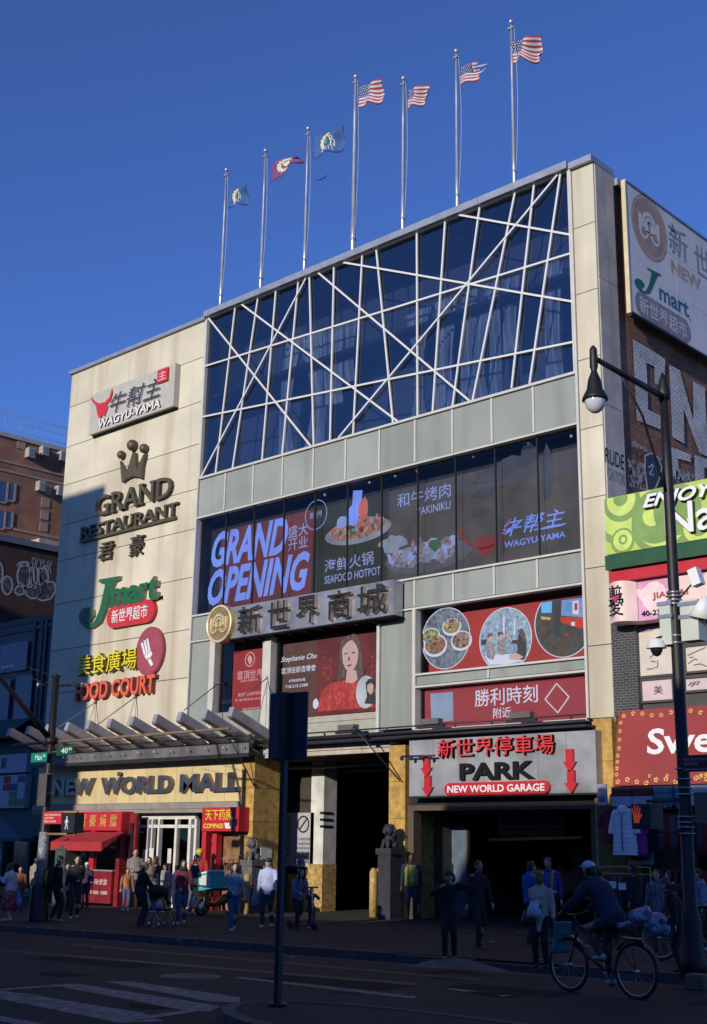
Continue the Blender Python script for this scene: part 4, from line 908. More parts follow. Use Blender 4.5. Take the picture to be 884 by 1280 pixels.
# red food shop under the canopy
def zs(x, y): return (100+x/3.843, 1000+y/3.843)
redp = mat('red painted board', (.50,.02,.03), .45, var=.1, scale=2); redk = mat('dark red canvas', (.38,.025,.03), .8, var=.2); gldm = mat('gold lettering', (.75,.48,.12), .4, metal=.3)
YF = 28.2; t = thing('red_shop_front', 'red painted roast food shop front with gold brush characters under the canopy', 'shop front', (-41, 28.4, gz(-41)))
b = (P(75,1040,YF).x, P(151.5,1035,YF).x, P(110,1038,YF).z, P(130,1014.5,YF).z)
MB().box(b[0], b[1], YF, 28.8, b[2], b[3]).build('sign_board', redp, t)
F = FA(YF)
for i, ch in enumerate('君豪燒臘'):
    a = b[0]+(b[1]-b[0])*(.33+i*.165); text('letter', ch, F, (a, a+.42, b[2]+.13, b[3]-.1), 0, .03, gldm, None, t, shear=.1, bold=.012)
q = MB(); x0, x1 = P(64,1048,27.2).x, P(127,1057,27.2).x
q.add([(x0,28.15,b[2]-.05),(x1,28.15,b[2]-.05),(x1,27.2,b[2]-.42),(x0,27.2,b[2]-.42),(x1,27.2,b[2]-.72),(x0,27.2,b[2]-.72)], [(0,3,2,1),(3,5,4,2),(1,2,4)]); q.build('awning', redk, t)
gl = gz(-40)
MB().box(b[0], b[1]-.05, 28.9, 28.96, gl, gl+.15).build('plinth', blackm, t)
cb = P(105,1130,27.9); ce = P(150,1128,27.9)
MB().box(b[0]+.3, b[1]-.25, 28.1, 28.25, gl+.12, gl+1.22).build('counter_front', mat('deep red counter', (.22,.012,.02), .5, var=.3), t)
MB().box(b[0]+.28, b[1]-.2, 28.05, 28.5, gl+1.22, gl+1.27).build('counter_top', sp, t)
text('letter', '燒味便當', FA(28.1), (b[1]-1.5, b[1]-.5, gl+.75, gl+.95), 0, .004, pink and mat('faded white print', (.6,.5,.5), .6), None, t); text('letter', '718 888 1888', FA(28.1), (b[1]-1.7, b[1]-.45, gl+.42, gl+.54), 0, .004, mat('faded white print', (.6,.5,.5), .6), None, t)
for k in range(9): MB().ball((b[1]-2.1+k*.17, 28.6, gl+2.15+.03*(k%2)), (.06,.05,.12), 7).build('roast_duck', mat('roast duck glaze', (.35,.10,.03), .3), t)
MB().tube((b[0]+.3,28.6,gl+2.3), (b[1]-.3,28.6,gl+2.3), .015, .015, 6).build('hanging_rail', sp, t)
MB().box(b[0]+.3, b[1]-.3, 28.95, 29.0, gl+1.3, gl+2.5).build('window_glass', clear, t)
for x_ in (b[0]+.2, b[0]+1.9, b[1]-1.75): MB().box(x_, x_+.12, 28.25, 28.4, gl+.1, b[2]).build('post', redp, t)
MB().box(b[1]-.22, b[1]+.0, 28.21, 29.0, gl, b[2]-.005).build('side_post', mat('deep red counter', (.22,.012,.02), .5, var=.3), t)
q = MB(); q.box(b[1]+.02, b[1]+.42, 28.55, 28.65, gl, 3.05); q.build('side_panel', mat('deep red counter', (.22,.012,.02), .5, var=.3), t)
for k in range(1): MB().box(b[1]+.12, b[1]+.30, 28.50, 28.545, gl+1.0, 2.7).build('side_window', mat('dark shop glass', (.02,.02,.025), .1), t)
# glazed entrance doors
alum = mat('brushed aluminium', (.74,.72,.68), .5, metal=.1, var=.15); paper = mat('taped paper notice', (.62,.62,.58), .8)
dx0, dx1 = P(165,1015,29.2).x, P(246,1015,29.2).x; t = thing('entrance_doors', 'pale metal framed glass entrance doors standing open under the mall name', 'door', ((dx0+dx1)/2, 29.2, gz(-36)))
gl2 = gz(-36.3)
MB().box(dx0, dx1, 29.15, 29.3, 2.85, 3.08).build('header', alum, t)
for u, wd in ((166,.28),(184,.1),(190,.07),(198,.1),(219.5,.12),(236.5,.14),(244,.12)):
    x_ = P(u,1060,29.2).x; MB().box(x_, x_+wd, 29.12, 29.28, gl2, 2.85).build('door_frame', alum, t)
MB().box(dx0, dx1, 29.16, 29.25, 2.55, 2.66).build('transom', alum, t)
for a, b_ in ((dx0+.3, dx0+1.2), (dx1-1.1, dx1-.4)):
    mk('door_pane', [(a,29.2,gl2),(b_,29.2,gl2),(b_,29.2,2.55),(a,29.2,2.55)], [(0,1,2,3)], clear, t)
for a, z_, w_, h_ in ((dx0+.35,1.3,.5,.35),(dx0+.9,1.15,.3,.8),(dx0+1.3,1.6,.25,.4),(dx1-1.35,1.5,.2,.5),(dx0+.4,.7,.3,.4)): MB().box(a, a+w_, 29.085, 29.095, gl2+z_, gl2+z_+h_).build('notice', paper, t)
for k in range(3): MB().box(dx0+.7+k*.9, dx0+.95+k*.9, 31.5, 31.7, gl2, 2.9).build('inner_frame', alum, t)
# pharmacy sign and its red posts
YR = 28.25; t = thing('pharmacy_sign', 'red box sign with yellow characters and a white mortar cup beside the yellow pillar', 'sign', (-33, 28.5, 2.4))
c4 = (P(252,1040,YR).x, P(298,1040,YR).x, P(275,1039,YR).z, P(275,1009,YR).z)
MB().box(c4[0], c4[1], YR, 28.79, c4[2], c4[3]).build('sign_box', redp, t)
F = FA(YR); yb = mat('yellow print', (.80,.62,.05), .5); w4 = c4[1]-c4[0]; h4 = c4[3]-c4[2]
text('letter', '天下药房', F, (c4[0]+.10*w4, c4[0]+.82*w4, c4[2]+.46*h4, c4[2]+.92*h4), 0, .02, yb, None, t, bold=.012, letters=True)
text('letter', 'COMPASS', F, (c4[0]+.05*w4, c4[0]+.60*w4, c4[2]+.12*h4, c4[2]+.32*h4), 0, .012, yb, None, t, bold=.02)
cx_ = c4[0]+.73*w4; cz_ = c4[2]+.24*h4
q = MB().prism(F, [(cx_-.12,cz_-.1),(cx_+.12,cz_-.1),(cx_+.19,cz_+.08),(cx_-.19,cz_+.08)], 0, .02); q.prism(F, [(cx_+.08,cz_+.08),(cx_+.13,cz_+.08),(cx_+.24,cz_+.24),(cx_+.19,cz_+.26)], 0, .02); q.build('cup_mark', letw, t)
t = thing('red_posts', 'pair of red painted door posts below the pharmacy sign', 'post', (-33.6, 28.7, gz(-33.6)))
for u in (252, 265): x_ = P(u,1090,28.6).x; MB().box(x_, x_+.22, 28.55, 28.8, gz(-33), c4[2]-.01).build('post', redp, t)
t = thing('marble_wall_panel', 'brown polished stone wall panel with black graffiti scrawl beside the red posts', 'wall', (-32.5, 28.9, gz(-32.5)))
mar2 = mat('brown marble', (.24,.13,.07), .3, var=.5, scale=4)
x0, x1 = P(272,1090,28.9).x, -31.87
for k in range(4): MB().box(x0, x1, 28.88+.002*k, 29.05, gz(-33)+k*.83, gz(-33)+(k+1)*.83-.01).build('stone_slab', mar2, t)
text('graffiti', 'amidst', FA(28.87), (x0+.15, x1-.15, 1.15, 1.55), 0, .004, blk, None, t, shear=.3); text('graffiti', 'wes', FA(28.87), (x0+.5, x1-.2, .9, 1.1), 0, .004, blk, None, t, shear=.3)
# lion posts
def lion(u, v, Y, label, h=1.55):
    p = P(u, v, Y); g = gz(p.x); t = thing('lion_post', label, 'statue', (p.x, Y, g))
    st_ = mat('grey carved stone', (.12,.11,.105), .8, var=.4, scale=8) if h < 1.7 else mat('shaded carved stone', (.025,.027,.035), .7, var=.4, scale=8); x = p.x  # the taller lion's stone colour is darkened to stand for shade
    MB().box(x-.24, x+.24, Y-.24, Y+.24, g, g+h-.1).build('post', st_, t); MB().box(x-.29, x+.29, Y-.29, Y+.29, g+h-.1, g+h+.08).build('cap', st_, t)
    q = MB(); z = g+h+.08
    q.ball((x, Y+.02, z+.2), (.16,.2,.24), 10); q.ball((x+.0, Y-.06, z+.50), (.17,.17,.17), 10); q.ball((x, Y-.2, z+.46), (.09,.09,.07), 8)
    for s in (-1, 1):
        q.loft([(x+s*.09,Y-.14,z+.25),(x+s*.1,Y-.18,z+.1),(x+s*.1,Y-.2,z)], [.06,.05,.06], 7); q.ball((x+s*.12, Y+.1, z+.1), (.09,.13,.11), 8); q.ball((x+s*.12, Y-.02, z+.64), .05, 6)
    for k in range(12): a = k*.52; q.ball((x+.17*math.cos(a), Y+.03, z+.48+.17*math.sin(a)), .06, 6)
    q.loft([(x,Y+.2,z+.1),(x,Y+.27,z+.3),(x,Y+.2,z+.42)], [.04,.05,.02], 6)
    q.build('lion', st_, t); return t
lion(315, 1100, 28.3, 'grey stone lion seated on a post in front of the left yellow pillar')
lion(487, 1090, 28.3, 'stone lion darkened as in shade, seated on a post left of the second yellow pillar', 1.9)
p = P(317,1125,27.9); t = thing('yellow_bollard', 'scuffed yellow steel bollard in front of the left lion post', 'bollard', (p.x, 27.6, gz(p.x)))
ym = mat('scuffed yellow paint', (.45,.30,.10), .6, var=.5, scale=9); q = MB(); q.loft([(p.x,27.6,gz(p.x)),(p.x,27.6,gz(p.x)+1.15),(p.x,27.6,gz(p.x)+1.22)], [.11,.11,.06], 12); q.build('post', ym, t)
for u, v, Y in ((467,1120,29.2),(474,1120,30.9)):
    p = P(u, v, Y); o = MB(); o.loft([(p.x,Y,gz(p.x)),(p.x,Y,gz(p.x)+1.3),(p.x,Y,gz(p.x)+1.42)], [.13,.13,.05], 12); o = o.build('yellow_bollard', ym, None, (p.x,Y,gz(p.x)))
    tag(o, 'yellow bollard at the right edge of the dark passage, '+('nearer the street' if Y < 30 else 'set further inside'), 'bollard')
# white column in the passage, yellow below
wc = mat('white painted column', (.62,.62,.58), .6, var=.25, scale=2, streak=.5); x0, x1 = P(389,1000,30.9).x, P(405,1000,30.9).x; yb_ = 30.9
while P(421,1000,yb_).x < x1: yb_ += .02
yb_ = 30.9*1.0; yb_ = x1/ (P(421,1000,30).x/30.0)
t = thing('passage_column', 'white painted column with a yellow base standing inside the dark passage', 'column', ((x0+x1)/2, 31.3, gz(-30)))
MB().box(x0, x1, 30.9, yb_, gz(-30)+1.5, 4.77).build('shaft', wc, t); MB().box(x0-.04, x1+.03, 30.86, yb_, gz(-30), gz(-30)+1.5).build('base', ym, t)
for k in range(3): MB().box(x1-.15, x1+.02, 30.885, 31.3, 2.6+k*.22, 2.68+k*.22).build('black_mark', blk, t)
# notice boards in the passage
t = thing('rules_board', 'two large pale parking rules boards on the left wall of the passage', 'notice board', (-32, 31.5, 1.5))
brd_ = mat('faded white board', (.40,.40,.42), .6, var=.15)
xA, xB, xC = P(344,1050,30.9).x, P(366,1050,30.9).x, P(392,1050,30.9).x; zA, zB = P(368,1083,30.9).z, P(368,1016,30.9).z
MB().box(xA, xB-.02, 30.9, 30.96, zA, zB).build('board', brd_, t); MB().box(xB+.02, xC, 30.9, 30.96, zA, zB).build('board', brd_, t)
F = FA(30.9)
for k, s in enumerate(('PARKING','RATES','1 HOUR','2 HOURS','DAILY','NIGHT','MAX','SUV')): text('board_text', s, F, (xA+.08, xB-.12, zB-.25-k*.17, zB-.15-k*.17), 0, .004, blk, None, t)
for k, s in enumerate(('NO PARKING','STANDING','DRIVEWAY','VEHICLES WILL','BE TOWED AT','OWNER EXPENSE')): text('board_text', s, F, (xB+.1, xC-.1, zA+.1+(5-k)*.15, zA+.2+(5-k)*.15), 0, .004, blk, None, t)
cx_, cz_ = (xB+xC)/2, zB-.38; MB().ring((cx_,30.89,cz_), (0,1,0), .26, .025, 24, 4).build('ban_ring', blk, t); MB().bar((cx_-.18,30.885,cz_-.18), (cx_+.18,30.885,cz_+.18), .04, .02, up=(0,1,0)).build('ban_bar', blk, t)
MB().box(-31.05, -30.6, 28.0, 28.05, 1.1, 2.0).build('x', paper) if False else None
t = thing('taped_notices', 'white and red paper notices on the side of the left yellow pillar', 'notice', (-31.2, 29.4, 1))
for z_, m_ in ((1.55, paper), (1.1, paper), (.7, redp)): MB().box(-31.215, -31.2, 29.1, 29.6, z_, z_+.38).build('notice', m_, t)
# garage interior: hanging clearance board, yellow bar, parked van, blue door
t = thing('clearance_sign', 'hanging NO VAN clearance board in the dark garage opening', 'sign', (-21, 31, 3))
l, r = P(622,1047,31), P(706,1022,31); zt_, zb_ = P(665,1020,31).z, P(665,1046,31).z; zm = (zt_+zb_)/2-.05
MB().box(l.x, r.x, 31, 31.05, zm+.01, zt_).build('board', mat('dim white board', (.20,.19,.18), .7), t); MB().box(l.x, r.x, 31, 31.05, zb_, zm-.01).build('board', mat('dim red board', (.22,.02,.02), .7), t)
text('board_text', '貨車 NO VAN', FA(31), (l.x+.1, r.x-.1, zm+.06, zt_-.05), 0, .004, blk, None, t, bold=.01); text('board_text', 'CLEARANCE 6\'7"', FA(31), (l.x+.12, r.x-.12, zb_+.07, zm-.08), 0, .004, mat('dim white board', (.20,.19,.18), .7), None, t)
for x_ in (l.x+.3, r.x-.3): MB().tube((x_,31.02,zt_), (x_,31.02,3.22), .012, .012, 5).build('chain', blackm, t)
p0_, p1_ = P(612,1050,30.2), P(728,1047,30.2); o = MB(); o.loft([p0_, p1_], .05, 8); o = o.build('clearance_bar', mat('dull yellow tube', (.35,.27,.03), .6), None, (p0_.x,30.2,p0_.z)); tag(o, 'yellow hanging clearance bar across the garage opening', 'bar')
t = thing('steel_door', 'blue grey steel door with a small window on the left inside the garage', 'door', (-23.2, 31, gz(-23)))
bd = mat('blue grey steel', (.10,.14,.20), .5, var=.2); x0, x1 = P(543,1080,31).x, P(583,1080,31).x
MB().box(x0, x1, 31, 31.08, gz(-23), 2.75).build('leaf', bd, t); MB().box(x0+.35, x0+.75, 30.97, 31.0, 1.2, 1.55).build('window', dark, t); MB().box(x0-.06, x0, 30.98, 31.1, gz(-23), 2.8).build('frame', brn, t); MB().box(x1, x1+.06, 30.98, 31.1, gz(-23), 2.8).build('frame', brn, t)
vx0, vx1 = P(606,1090,36).x, P(700,1090,36).x; t = thing('parked_van', 'pale van parked deep inside the dark garage', 'van', (vx1-2, 36.5, gz(-24)))
vm = mat('pale van paint', (.38,.37,.35), .35, coat=.4); g = gz(-25)
q = MB(); q.prism(FA(36), [(vx0,g+.45),(vx1+1.2,g+.45),(vx1+1.2,g+2.15),(vx0+1.3,g+2.15),(vx0+.75,g+1.35),(vx0,g+1.15)], -1.9, 0); q.build('body', vm, t)
q = MB(); q.prism(FA(35.99), [(vx0+.95,g+1.38),(vx0+2.0,g+1.38),(vx0+2.0,g+1.98),(vx0+1.35,g+1.98)], 0, .012); q.prism(FA(35.99), [(vx0+2.15,g+1.38),(vx0+3.6,g+1.38),(vx0+3.6,g+1.98),(vx0+2.15,g+1.98)], 0, .012); q.build('window', mat('dark shop glass', (.02,.02,.025), .1), t)
for dx in (.9, 3.6):
    w_ = MB(); w_.loft([(vx0+dx,36.25,g+.36),(vx0+dx,35.96,g+.36)], .36, 20); w_ = w_.build('wheel', mat('tyre rubber', (.02,.02,.02), .8), t); h_ = MB(); h_.loft([(vx0+dx,35.96,g+.36),(vx0+dx,35.94,g+.36)], .2, 14); h_.build('rim', sp, w_)
MB().ball((vx0+.1,35.98,g+.9), (.16,.06,.12), 8).build('headlight', sp, t)
# ================================================================ BILLBOARD AND PAINT ON THE SIDE WALL
def za(x, y): return (700+x/4.804, 180+y/4.804)
def zb_(x, y): return (700+x/4.804, 420+y/4.804)
XB = -17.28; XW = XP-.045
bbw = mat('billboard sheet', (.66,.62,.60), .6, var=.1, scale=1)
t = thing('side_billboard', 'big pale billboard with faded characters fixed high on the brick side wall', 'billboard', (XB, 33, 17.4))
by0, by1 = PX(781.2,221,XB).y, 41.0; bz1 = (PX(781.2,220.6,XB).z+PX(884,307,XB).z)/2; bz0 = (PX(788.5,385,XB).z+PX(884,449,XB).z)/2
zz_ = [bz0, bz0+1.5, bz0+(bz1-bz0)*.66, bz1]; ys = [by0, by0+2.9, by0+5.8, by0+8.7, by1]
for a, b in zip(zz_, zz_[1:]):
    for c_, d in zip(ys, ys[1:]): MB().box(XB-.05, XB+random.uniform(0,.004), c_+.006, d-.006, a+.006, b-.006).build('sheet', bbw, t)
MB().box(XB-.30, XB-.05, by0+.35, by1, bz0+.05, bz1-.05).build('backing_frame', blackm, t)
MB().box(XB-.12, XB+.02, by0-.05, by0, bz0-.05, bz1+.05).build('edge_trim', mat('pale yellow trim', (.62,.52,.32), .6), t)
MB().box(XB-.02, XB+.04, by0, by1, bz1, bz1+.06).build('edge_trim', coping, t); MB().box(XB-.02, XB+.04, by0, by1, bz0-.06, bz0).build('edge_trim', blackm, t)
F = FX(XB+.004)
fo_ = mat('faded orange print', (.42,.26,.20), .7, var=.15); fg_ = mat('faded grey print', (.26,.26,.28), .7, var=.3, scale=8); fgn_ = mat('green print', (.015,.13,.07), .6); cream_p = mat('faded cream print', (.60,.50,.42), .7)
c = PX(*za(537,505), XB); R_ = (PX(*za(537,325),XB).z-PX(*za(537,690),XB).z)/2
def annul(F, cy, cz, r0, r1, m, par, name, n=40, d=.003):
    A = disc(cy, cz, r0, r0, n); B = disc(cy, cz, r1, r1, n); return mk(name, [F(a,b,d) for a,b in A+B], [(i,(i+1)%n,n+(i+1)%n,n+i) for i in range(n)], m, par)
annul(F, c.y, c.z, R_, R_*.80, fo_, t, 'printed_ring'); annul(F, c.y, c.z, R_*.93, R_*.90, cream_p, t, 'printed_ring', d=.005)
patch(disc(c.y, c.z, R_*.78, R_*.78, 36), fo_, .002, t, 'printed_disc', F_=F); emblem(c.y, c.z, R_*.80, F, .003, .006, bbw, t, 'printed_mark', .17)
def bx(l, r): return boxpx(za(*l), za(*r), X=XB)
def tb(s, lb, lt, rb, rt, m, **k):
    a, b, c_, d = [PX(*za(*q_), XB) for q_ in (lb, lt, rb, rt)]; return text('printed_text', s, F, (a.y, c_.y, (a.z+c_.z)/2, (b.z+d.z)/2), 0, .004, m, None, t, **k)
tb('新', (655,640), (655,470), (770,725), (770,545), fg_, bold=.008); tb('世', (812,770), (812,600), (905,830), (905,660), fg_, bold=.008); tb('界', (950,860),(950,690),(1050,920),(1050,750), fg_)
tb('NEW', (668,760), (668,695), (848,895), (848,810), cream_p and mat('faded tan print', (.50,.36,.26), .7, var=.2), bold=.03)
def jm(x, y):   # the same curled initial, mapped into its box on the board
    fx_, fy = (x-172)/(397-172), (y-131)/(420-131); l = PX(*za(450,905), XB); r = PX(*za(606,790), XB); zt = PX(*za(530,733), XB).z; z_b = PX(*za(530,918), XB).z
    return (l.y+(r.y-l.y)*fx_, zt+(z_b-zt)*fy)
fan(F, [jm(*p) for p in J], 0, .004, 'printed_initial', [fgn_, fgn_], t)
tb('mart', (597,930), (597,860), (775,1052), (775,950), mat('blue green print', (.03,.13,.16), .6), bold=.02); tb('.', (778,1060), (778,1048), (786,1064), (786,1052), fgn_)
l, r = PX(*za(450,930), XB), PX(*za(786,1150), XB); zc = (l.z+r.z)/2; h_ = .40
patch(disc(l.y+h_, zc, h_, h_, 16)[4:13]+disc(r.y-h_, zc, h_, h_, 16)[12:]+disc(r.y-h_, zc, h_, h_, 16)[:5], mat('faded plum print', (.27,.22,.24), .7, var=.2), .002, t, 'printed_plate', F_=F)
text('printed_text', '新世界超市', F, (l.y+.25, r.y-.25, zc-.27, zc+.27), 0, .004, bbw, None, t, bold=.005)
# painted letters and tags on bricks: flat paint, worn
gp_ = thing('wall_graffiti', 'giant white block letters and tags painted on the brick side wall', 'graffiti', (XW, 33, 12))
pw = brickmat('painted brick white', (.74,.72,.70), (.62,.60,.58), (.12,.10,.09), axis='y')
def _al(m, c, sc):
    N, L = m.node_tree.nodes, m.node_tree.links; ge = N.new('ShaderNodeNewGeometry'); no = N.new('ShaderNodeTexNoise'); no.inputs['Scale'].default_value = sc; no.inputs['Detail'].default_value = 8; no.inputs['Roughness'].default_value = .75; L.new(ge.outputs['Position'], no.inputs['Vector'])
    r = N.new('ShaderNodeMapRange'); r.inputs[1].default_value = c-.03; r.inputs[2].default_value = c+.05; L.new(no.outputs['Fac'], r.inputs[0]); L.new(r.outputs[0], N['Principled BSDF'].inputs['Alpha'])
_al(pw, .36, 5); pw2 = paintmat('thin white paint', (.30,.31,.33), .5, 5); pk = mat('black tag paint', (.025,.025,.03), .6)
Fw = FX(XW+.035)
def pg(pts, m=pw, d=.004, name='painted_letter', zz=zb_):
    return patch([(lambda p:(p.y,p.z))(PX(*zz(*p), XW)) for p in pts], m, d, gp_, name, F_=Fw)
pg([(430,18),(625,140),(620,300),(562,290),(560,185),(512,160),(516,255),(520,340),(522,445),(607,482),(608,568),(455,505),(440,250)])
pg([(650,178),(712,205),(795,505),(792,272),(862,312),(884,725),(832,705),(735,440),(742,650),(668,605)])
pg([(1000,380),(1080,420),(1090,900),(1010,860)]); pg([(660,668),(780,712),(778,758),(700,735),(712,860),(668,860)]); pg([(800,712),(884,745),(884,800),(860,790),(862,880),(806,880)])
pg([(600,600),(640,610),(655,760),(690,860),(640,900),(610,760)], pw2)
pg([(395,735),(500,770),(520,930),(405,905)], pw2); pg([(690,790),(800,830),(800,930),(690,930)], pw2)
pg([(505,720),(540,705),(590,745),(600,800),(590,870),(560,930),(520,930),(505,840)], pk, .006); pg([(600,740),(640,800),(630,880),(612,930),(600,870),(606,800)], pk, .006)
def outline(pts, w, m, zz, F_, X, par, d0=.005, d1=.009, name='paint_outline'):
    q = MB(); ps = [(lambda p:(p.y,p.z))(PX(*zz(*p), X)) for p in pts]
    for (x0, z0), (x1, z1) in zip(ps, ps[1:]):
        L = math.hypot(x1-x0, z1-z0) or 1; ux, uz = (x1-x0)/L, (z1-z0)/L; nx, nz = -uz*w/2, ux*w/2
        q.prism(F_, [(x0-nx, z0-nz), (x1-nx, z1-nz), (x1+nx, z1+nz), (x0+nx, z0+nz)], d0, d1)
    return q.build(name, m, par)
wl = mat('white tag line', (.42,.43,.45), .7)
outline([(505,720),(540,705),(585,735),(605,790),(590,860),(565,920)], .05, wl, zb_, Fw, XW, gp_); outline([(505,720),(503,800),(520,930)], .05, wl, zb_, Fw, XW, gp_)
outline([(525,790),(555,770),(545,810),(528,830),(556,835)], .04, wl, zb_, Fw, XW, gp_)
outline([(700,800),(730,860),(760,830),(790,900)], .05, wl, zb_, Fw, XW, gp_); outline([(600,735),(640,790),(645,860)], .05, wl, zb_, Fw, XW, gp_)
def gt(s, lb, rt, m, X, F_, h, shear=.2):
    a, c_ = PX(*zb_(*lb), X), PX(*zb_(*rt), X); b = PX(*zb_(lb[0], lb[1]-h), X); d = PX(*zb_(rt[0], rt[1]+h), X)
    text('painted_tag', s, F_, (a.y, c_.y, (a.z+d.z)/2, (b.z+c_.z)/2), 0, .004, m, None, gp_, shear=shear, bold=0)
gt('devo', (425,665), (515,655), wl, XW, Fw, 38); gt('ECR', (425,725), (515,690), pk, XW, Fw, 40)
Fc = FX(XP+.032); gt('RUDE', (272,775), (382,700), blk, XP+.03, Fc, 90, .1); gt('GATOR', (285,880), (385,810), fg_, XP+.03, Fc, 70, .1)
# ================================================================ RIGHT NEIGHBOUR
def zd(x, y): return (740+x/5.82, 580+y/5.82)
def ze(x, y): return (740+x/5.82, 780+y/5.82)
t = thing('right_neighbour_building', 'low shop building at the right edge with dark brick pier and framed windows', 'building', (-12, 29, 0.3))
bkb = brickmat('black glazed brick', (.028,.028,.03), (.05,.048,.045), (.16,.16,.155), axis='x', bw=.19, bh=.07, rough=.5)
NX0, NX1 = XP+.06, -8.0
MB().box(NX0, NX1, 29.3, 40, 3.6, 11.2).build('wall', conc, t)
MB().box(NX0, NX1, 28.95, 29.3, 9.2, 11.25).build('upper_wall', conc, t)
x0, x1 = P(766,850,28.8).x, P(797,850,28.8).x; z0, z1 = 5.5, 8.0
MB().box(x0, x1, 28.82, 29.3, 5.4, 8.05).build('brick_pier', bkb, t)
wf = mat('dark window frame', (.06,.055,.05), .5)
px_ = [P(u, 850, 28.95).x for u in (797, 799.5, 844, 852, 856, 884)]
def wbox(l, r, tp, bt, m, name, Y=29.0, d=.03): a, b = P(*ze(l,(tp+bt)/2), Y), P(*ze(r,(tp+bt)/2), Y); c_, e = P(*ze((l+r)/2,tp), Y), P(*ze((l+r)/2,bt), Y); return MB().box(a.x, b.x, Y-d, Y, e.z, c_.z).build(name, m, t), (a.x, b.x, e.z, c_.z)
MB().box(x1, NX1, 29.02, 29.3, 5.4, 8.1).build('window_frame', wf, t)
pm = mat('poster cream', (.62,.55,.47), .6, var=.12, scale=2); pm2 = mat('poster blush', (.60,.48,.48), .6, var=.1)
o, ba = wbox(332, 603, 20, 372, pm, 'poster'); o, bb = wbox(372, 592, 408, 555, pm2, 'poster'); o, bc = wbox(690, 1100, 150, 330, pm, 'poster'); o, bd_ = wbox(690, 860, 395, 480, pm2, 'poster')
for b in (ba, bb, bc, bd_):
    for e in ((b[0]-.05,b[1]+.05,b[3],b[3]+.06),(b[0]-.05,b[1]+.05,b[2]-.06,b[2])): MB().box(e[0],e[1],28.93,29.02,e[2],e[3]).build('window_bar', wf, t)
    for e in ((b[0]-.06,b[0]),(b[1],b[1]+.06)): MB().box(e[0],e[1],28.932,29.02,b[2],b[3]).build('window_bar', wf, t)
F = FA(28.97); grl = mat('soft grey line', (.15,.13,.12), .8); prp = mat('purple print', (.35,.22,.33), .7)
text('poster_mark', '美', F, (bb[0]+.38*(bb[1]-bb[0]), bb[0]+.68*(bb[1]-bb[0]), bb[2]+.15, bb[3]-.15), 0, .003, blk, None, t)
text('poster_mark', '甲', F, (bd_[0]+.05, bd_[0]+.4, bd_[2]+.08, bd_[3]-.08), 0, .003, blk, None, t, shear=.4)
def pline(pts, w, m, F_, fn, name='poster_line', par=None):
    q = MB(); ps = [fn(*p) for p in pts]
    for (x0_, z0_), (x1_, z1_) in zip(ps, ps[1:]):
        L = math.hypot(x1_-x0_, z1_-z0_) or 1; ux, uz = (x1_-x0_)/L, (z1_-z0_)/L; nx, nz = -uz*w/2, ux*w/2
        q.prism(F_, [(x0_-nx, z0_-nz), (x1_-nx, z1_-nz), (x1_+nx, z1_+nz), (x0_+nx, z0_+nz)], .001, .004)
    return q.build(name, m, par or t)
fe = lambda x, y: (lambda p: (p.x, p.z))(P(*ze(x, y), 28.97))
for pts in ([(420,245),(462,215),(468,235)],[(430,270),(465,275)],[(478,265),(480,312),(455,318)],[(400,330),(450,325)],[(695,230),(760,200),(830,170)],[(700,290),(750,255),(770,260)],[(740,300),(790,290),(838,310)],[(710,245),(740,240)]): pline(pts, .03, grl, F, fe)
patch([fe(*p) for p in [(335,30),(400,25),(480,20),(440,50),(380,60),(340,62)]][::-1], prp, .003, t, 'poster_blossom', F_=F)
# green sign
gb_ = mat('lime sign sheet', (.42,.55,.10), .5, var=.06); gc1 = mat('green ring print', (.20,.32,.09), .5); gc2 = mat('pale lime print', (.55,.68,.16), .5)
YG = 28.5; t = thing('green_juice_sign', 'lime green shop sign with rings and big white raised lettering, cut by the right edge', 'sign', (-15, 28.7, 9.9))
a = P(*zd(98,242), YG); b = P(*zd(92,620), YG); c_ = P(*zd(838,118), YG); d = P(*zd(838,588), YG)
gx0, gz1_, gz0_ = (a.x+b.x)/2, (a.z+c_.z)/2, (b.z+d.z)/2; GX1 = -11.0
xs = [gx0, gx0+1.15, gx0+3.3, GX1]
for p_, q_ in zip(xs, xs[1:]): MB().box(p_+.002, q_-.002, YG, 28.95, gz0_, gz1_).build('sheet', gb_, t)
F = FA(YG); fd = lambda x, y: (lambda p: (p.x, p.z))(P(*zd(x, y), YG)); SC = 1/ (5.82*37.5)
def clipd(cx_, cz_, r, n=40):
    return [(max(gx0+.01, min(GX1, p_)), max(gz0_+.01, min(gz1_-.01, q_))) for p_, q_ in disc(cx_, cz_, r, r, n)]
lay = [0]
def crc(x, y, r, m): lay[0] += 1; p_ = fd(x, y); patch(clipd(*p_, r*SC), m, .001+.0007*lay[0], t, 'printed_disc', F_=F)
crc(230,300,235,gc1); crc(225,290,195,gc2); crc(215,270,125,gc1); crc(212,262,95,gc2); crc(208,250,48,gc1)
crc(520,420,205,gc1); crc(505,400,165,gc2); crc(470,380,160,gc1); crc(440,375,62,gc2); crc(620,330,150,gc1); crc(225,560,78,gc1); crc(225,555,62,gc2); crc(228,550,30,gc1); crc(228,550,16,gc2); crc(780,470,110,gc1); crc(775,460,90,gc2); crc(780,455,55,gc1)
def t4(s, lb, lt, rb, rt, m, side, d1, zz=zd, Y=YG, par=None, F_=None, **k):
    return text('letter', s, F_ or F, box4(zz(*lb), zz(*lt), zz(*rb), zz(*rt), Y), .03, d1, m, side, par or t, letters=True, **k)
t4('ENJOY', (375,350), (375,232), (905,255), (905,120), letw, mat('dark green side', (.03,.06,.03), .6), .16, Y=YG-.12, shear=.35, bold=.03)
t4('Na', (540,525), (540,310), (905,470), (905,225), letw, mat('dark green side', (.03,.06,.03), .6), .16, Y=YG-.12, bold=.01)
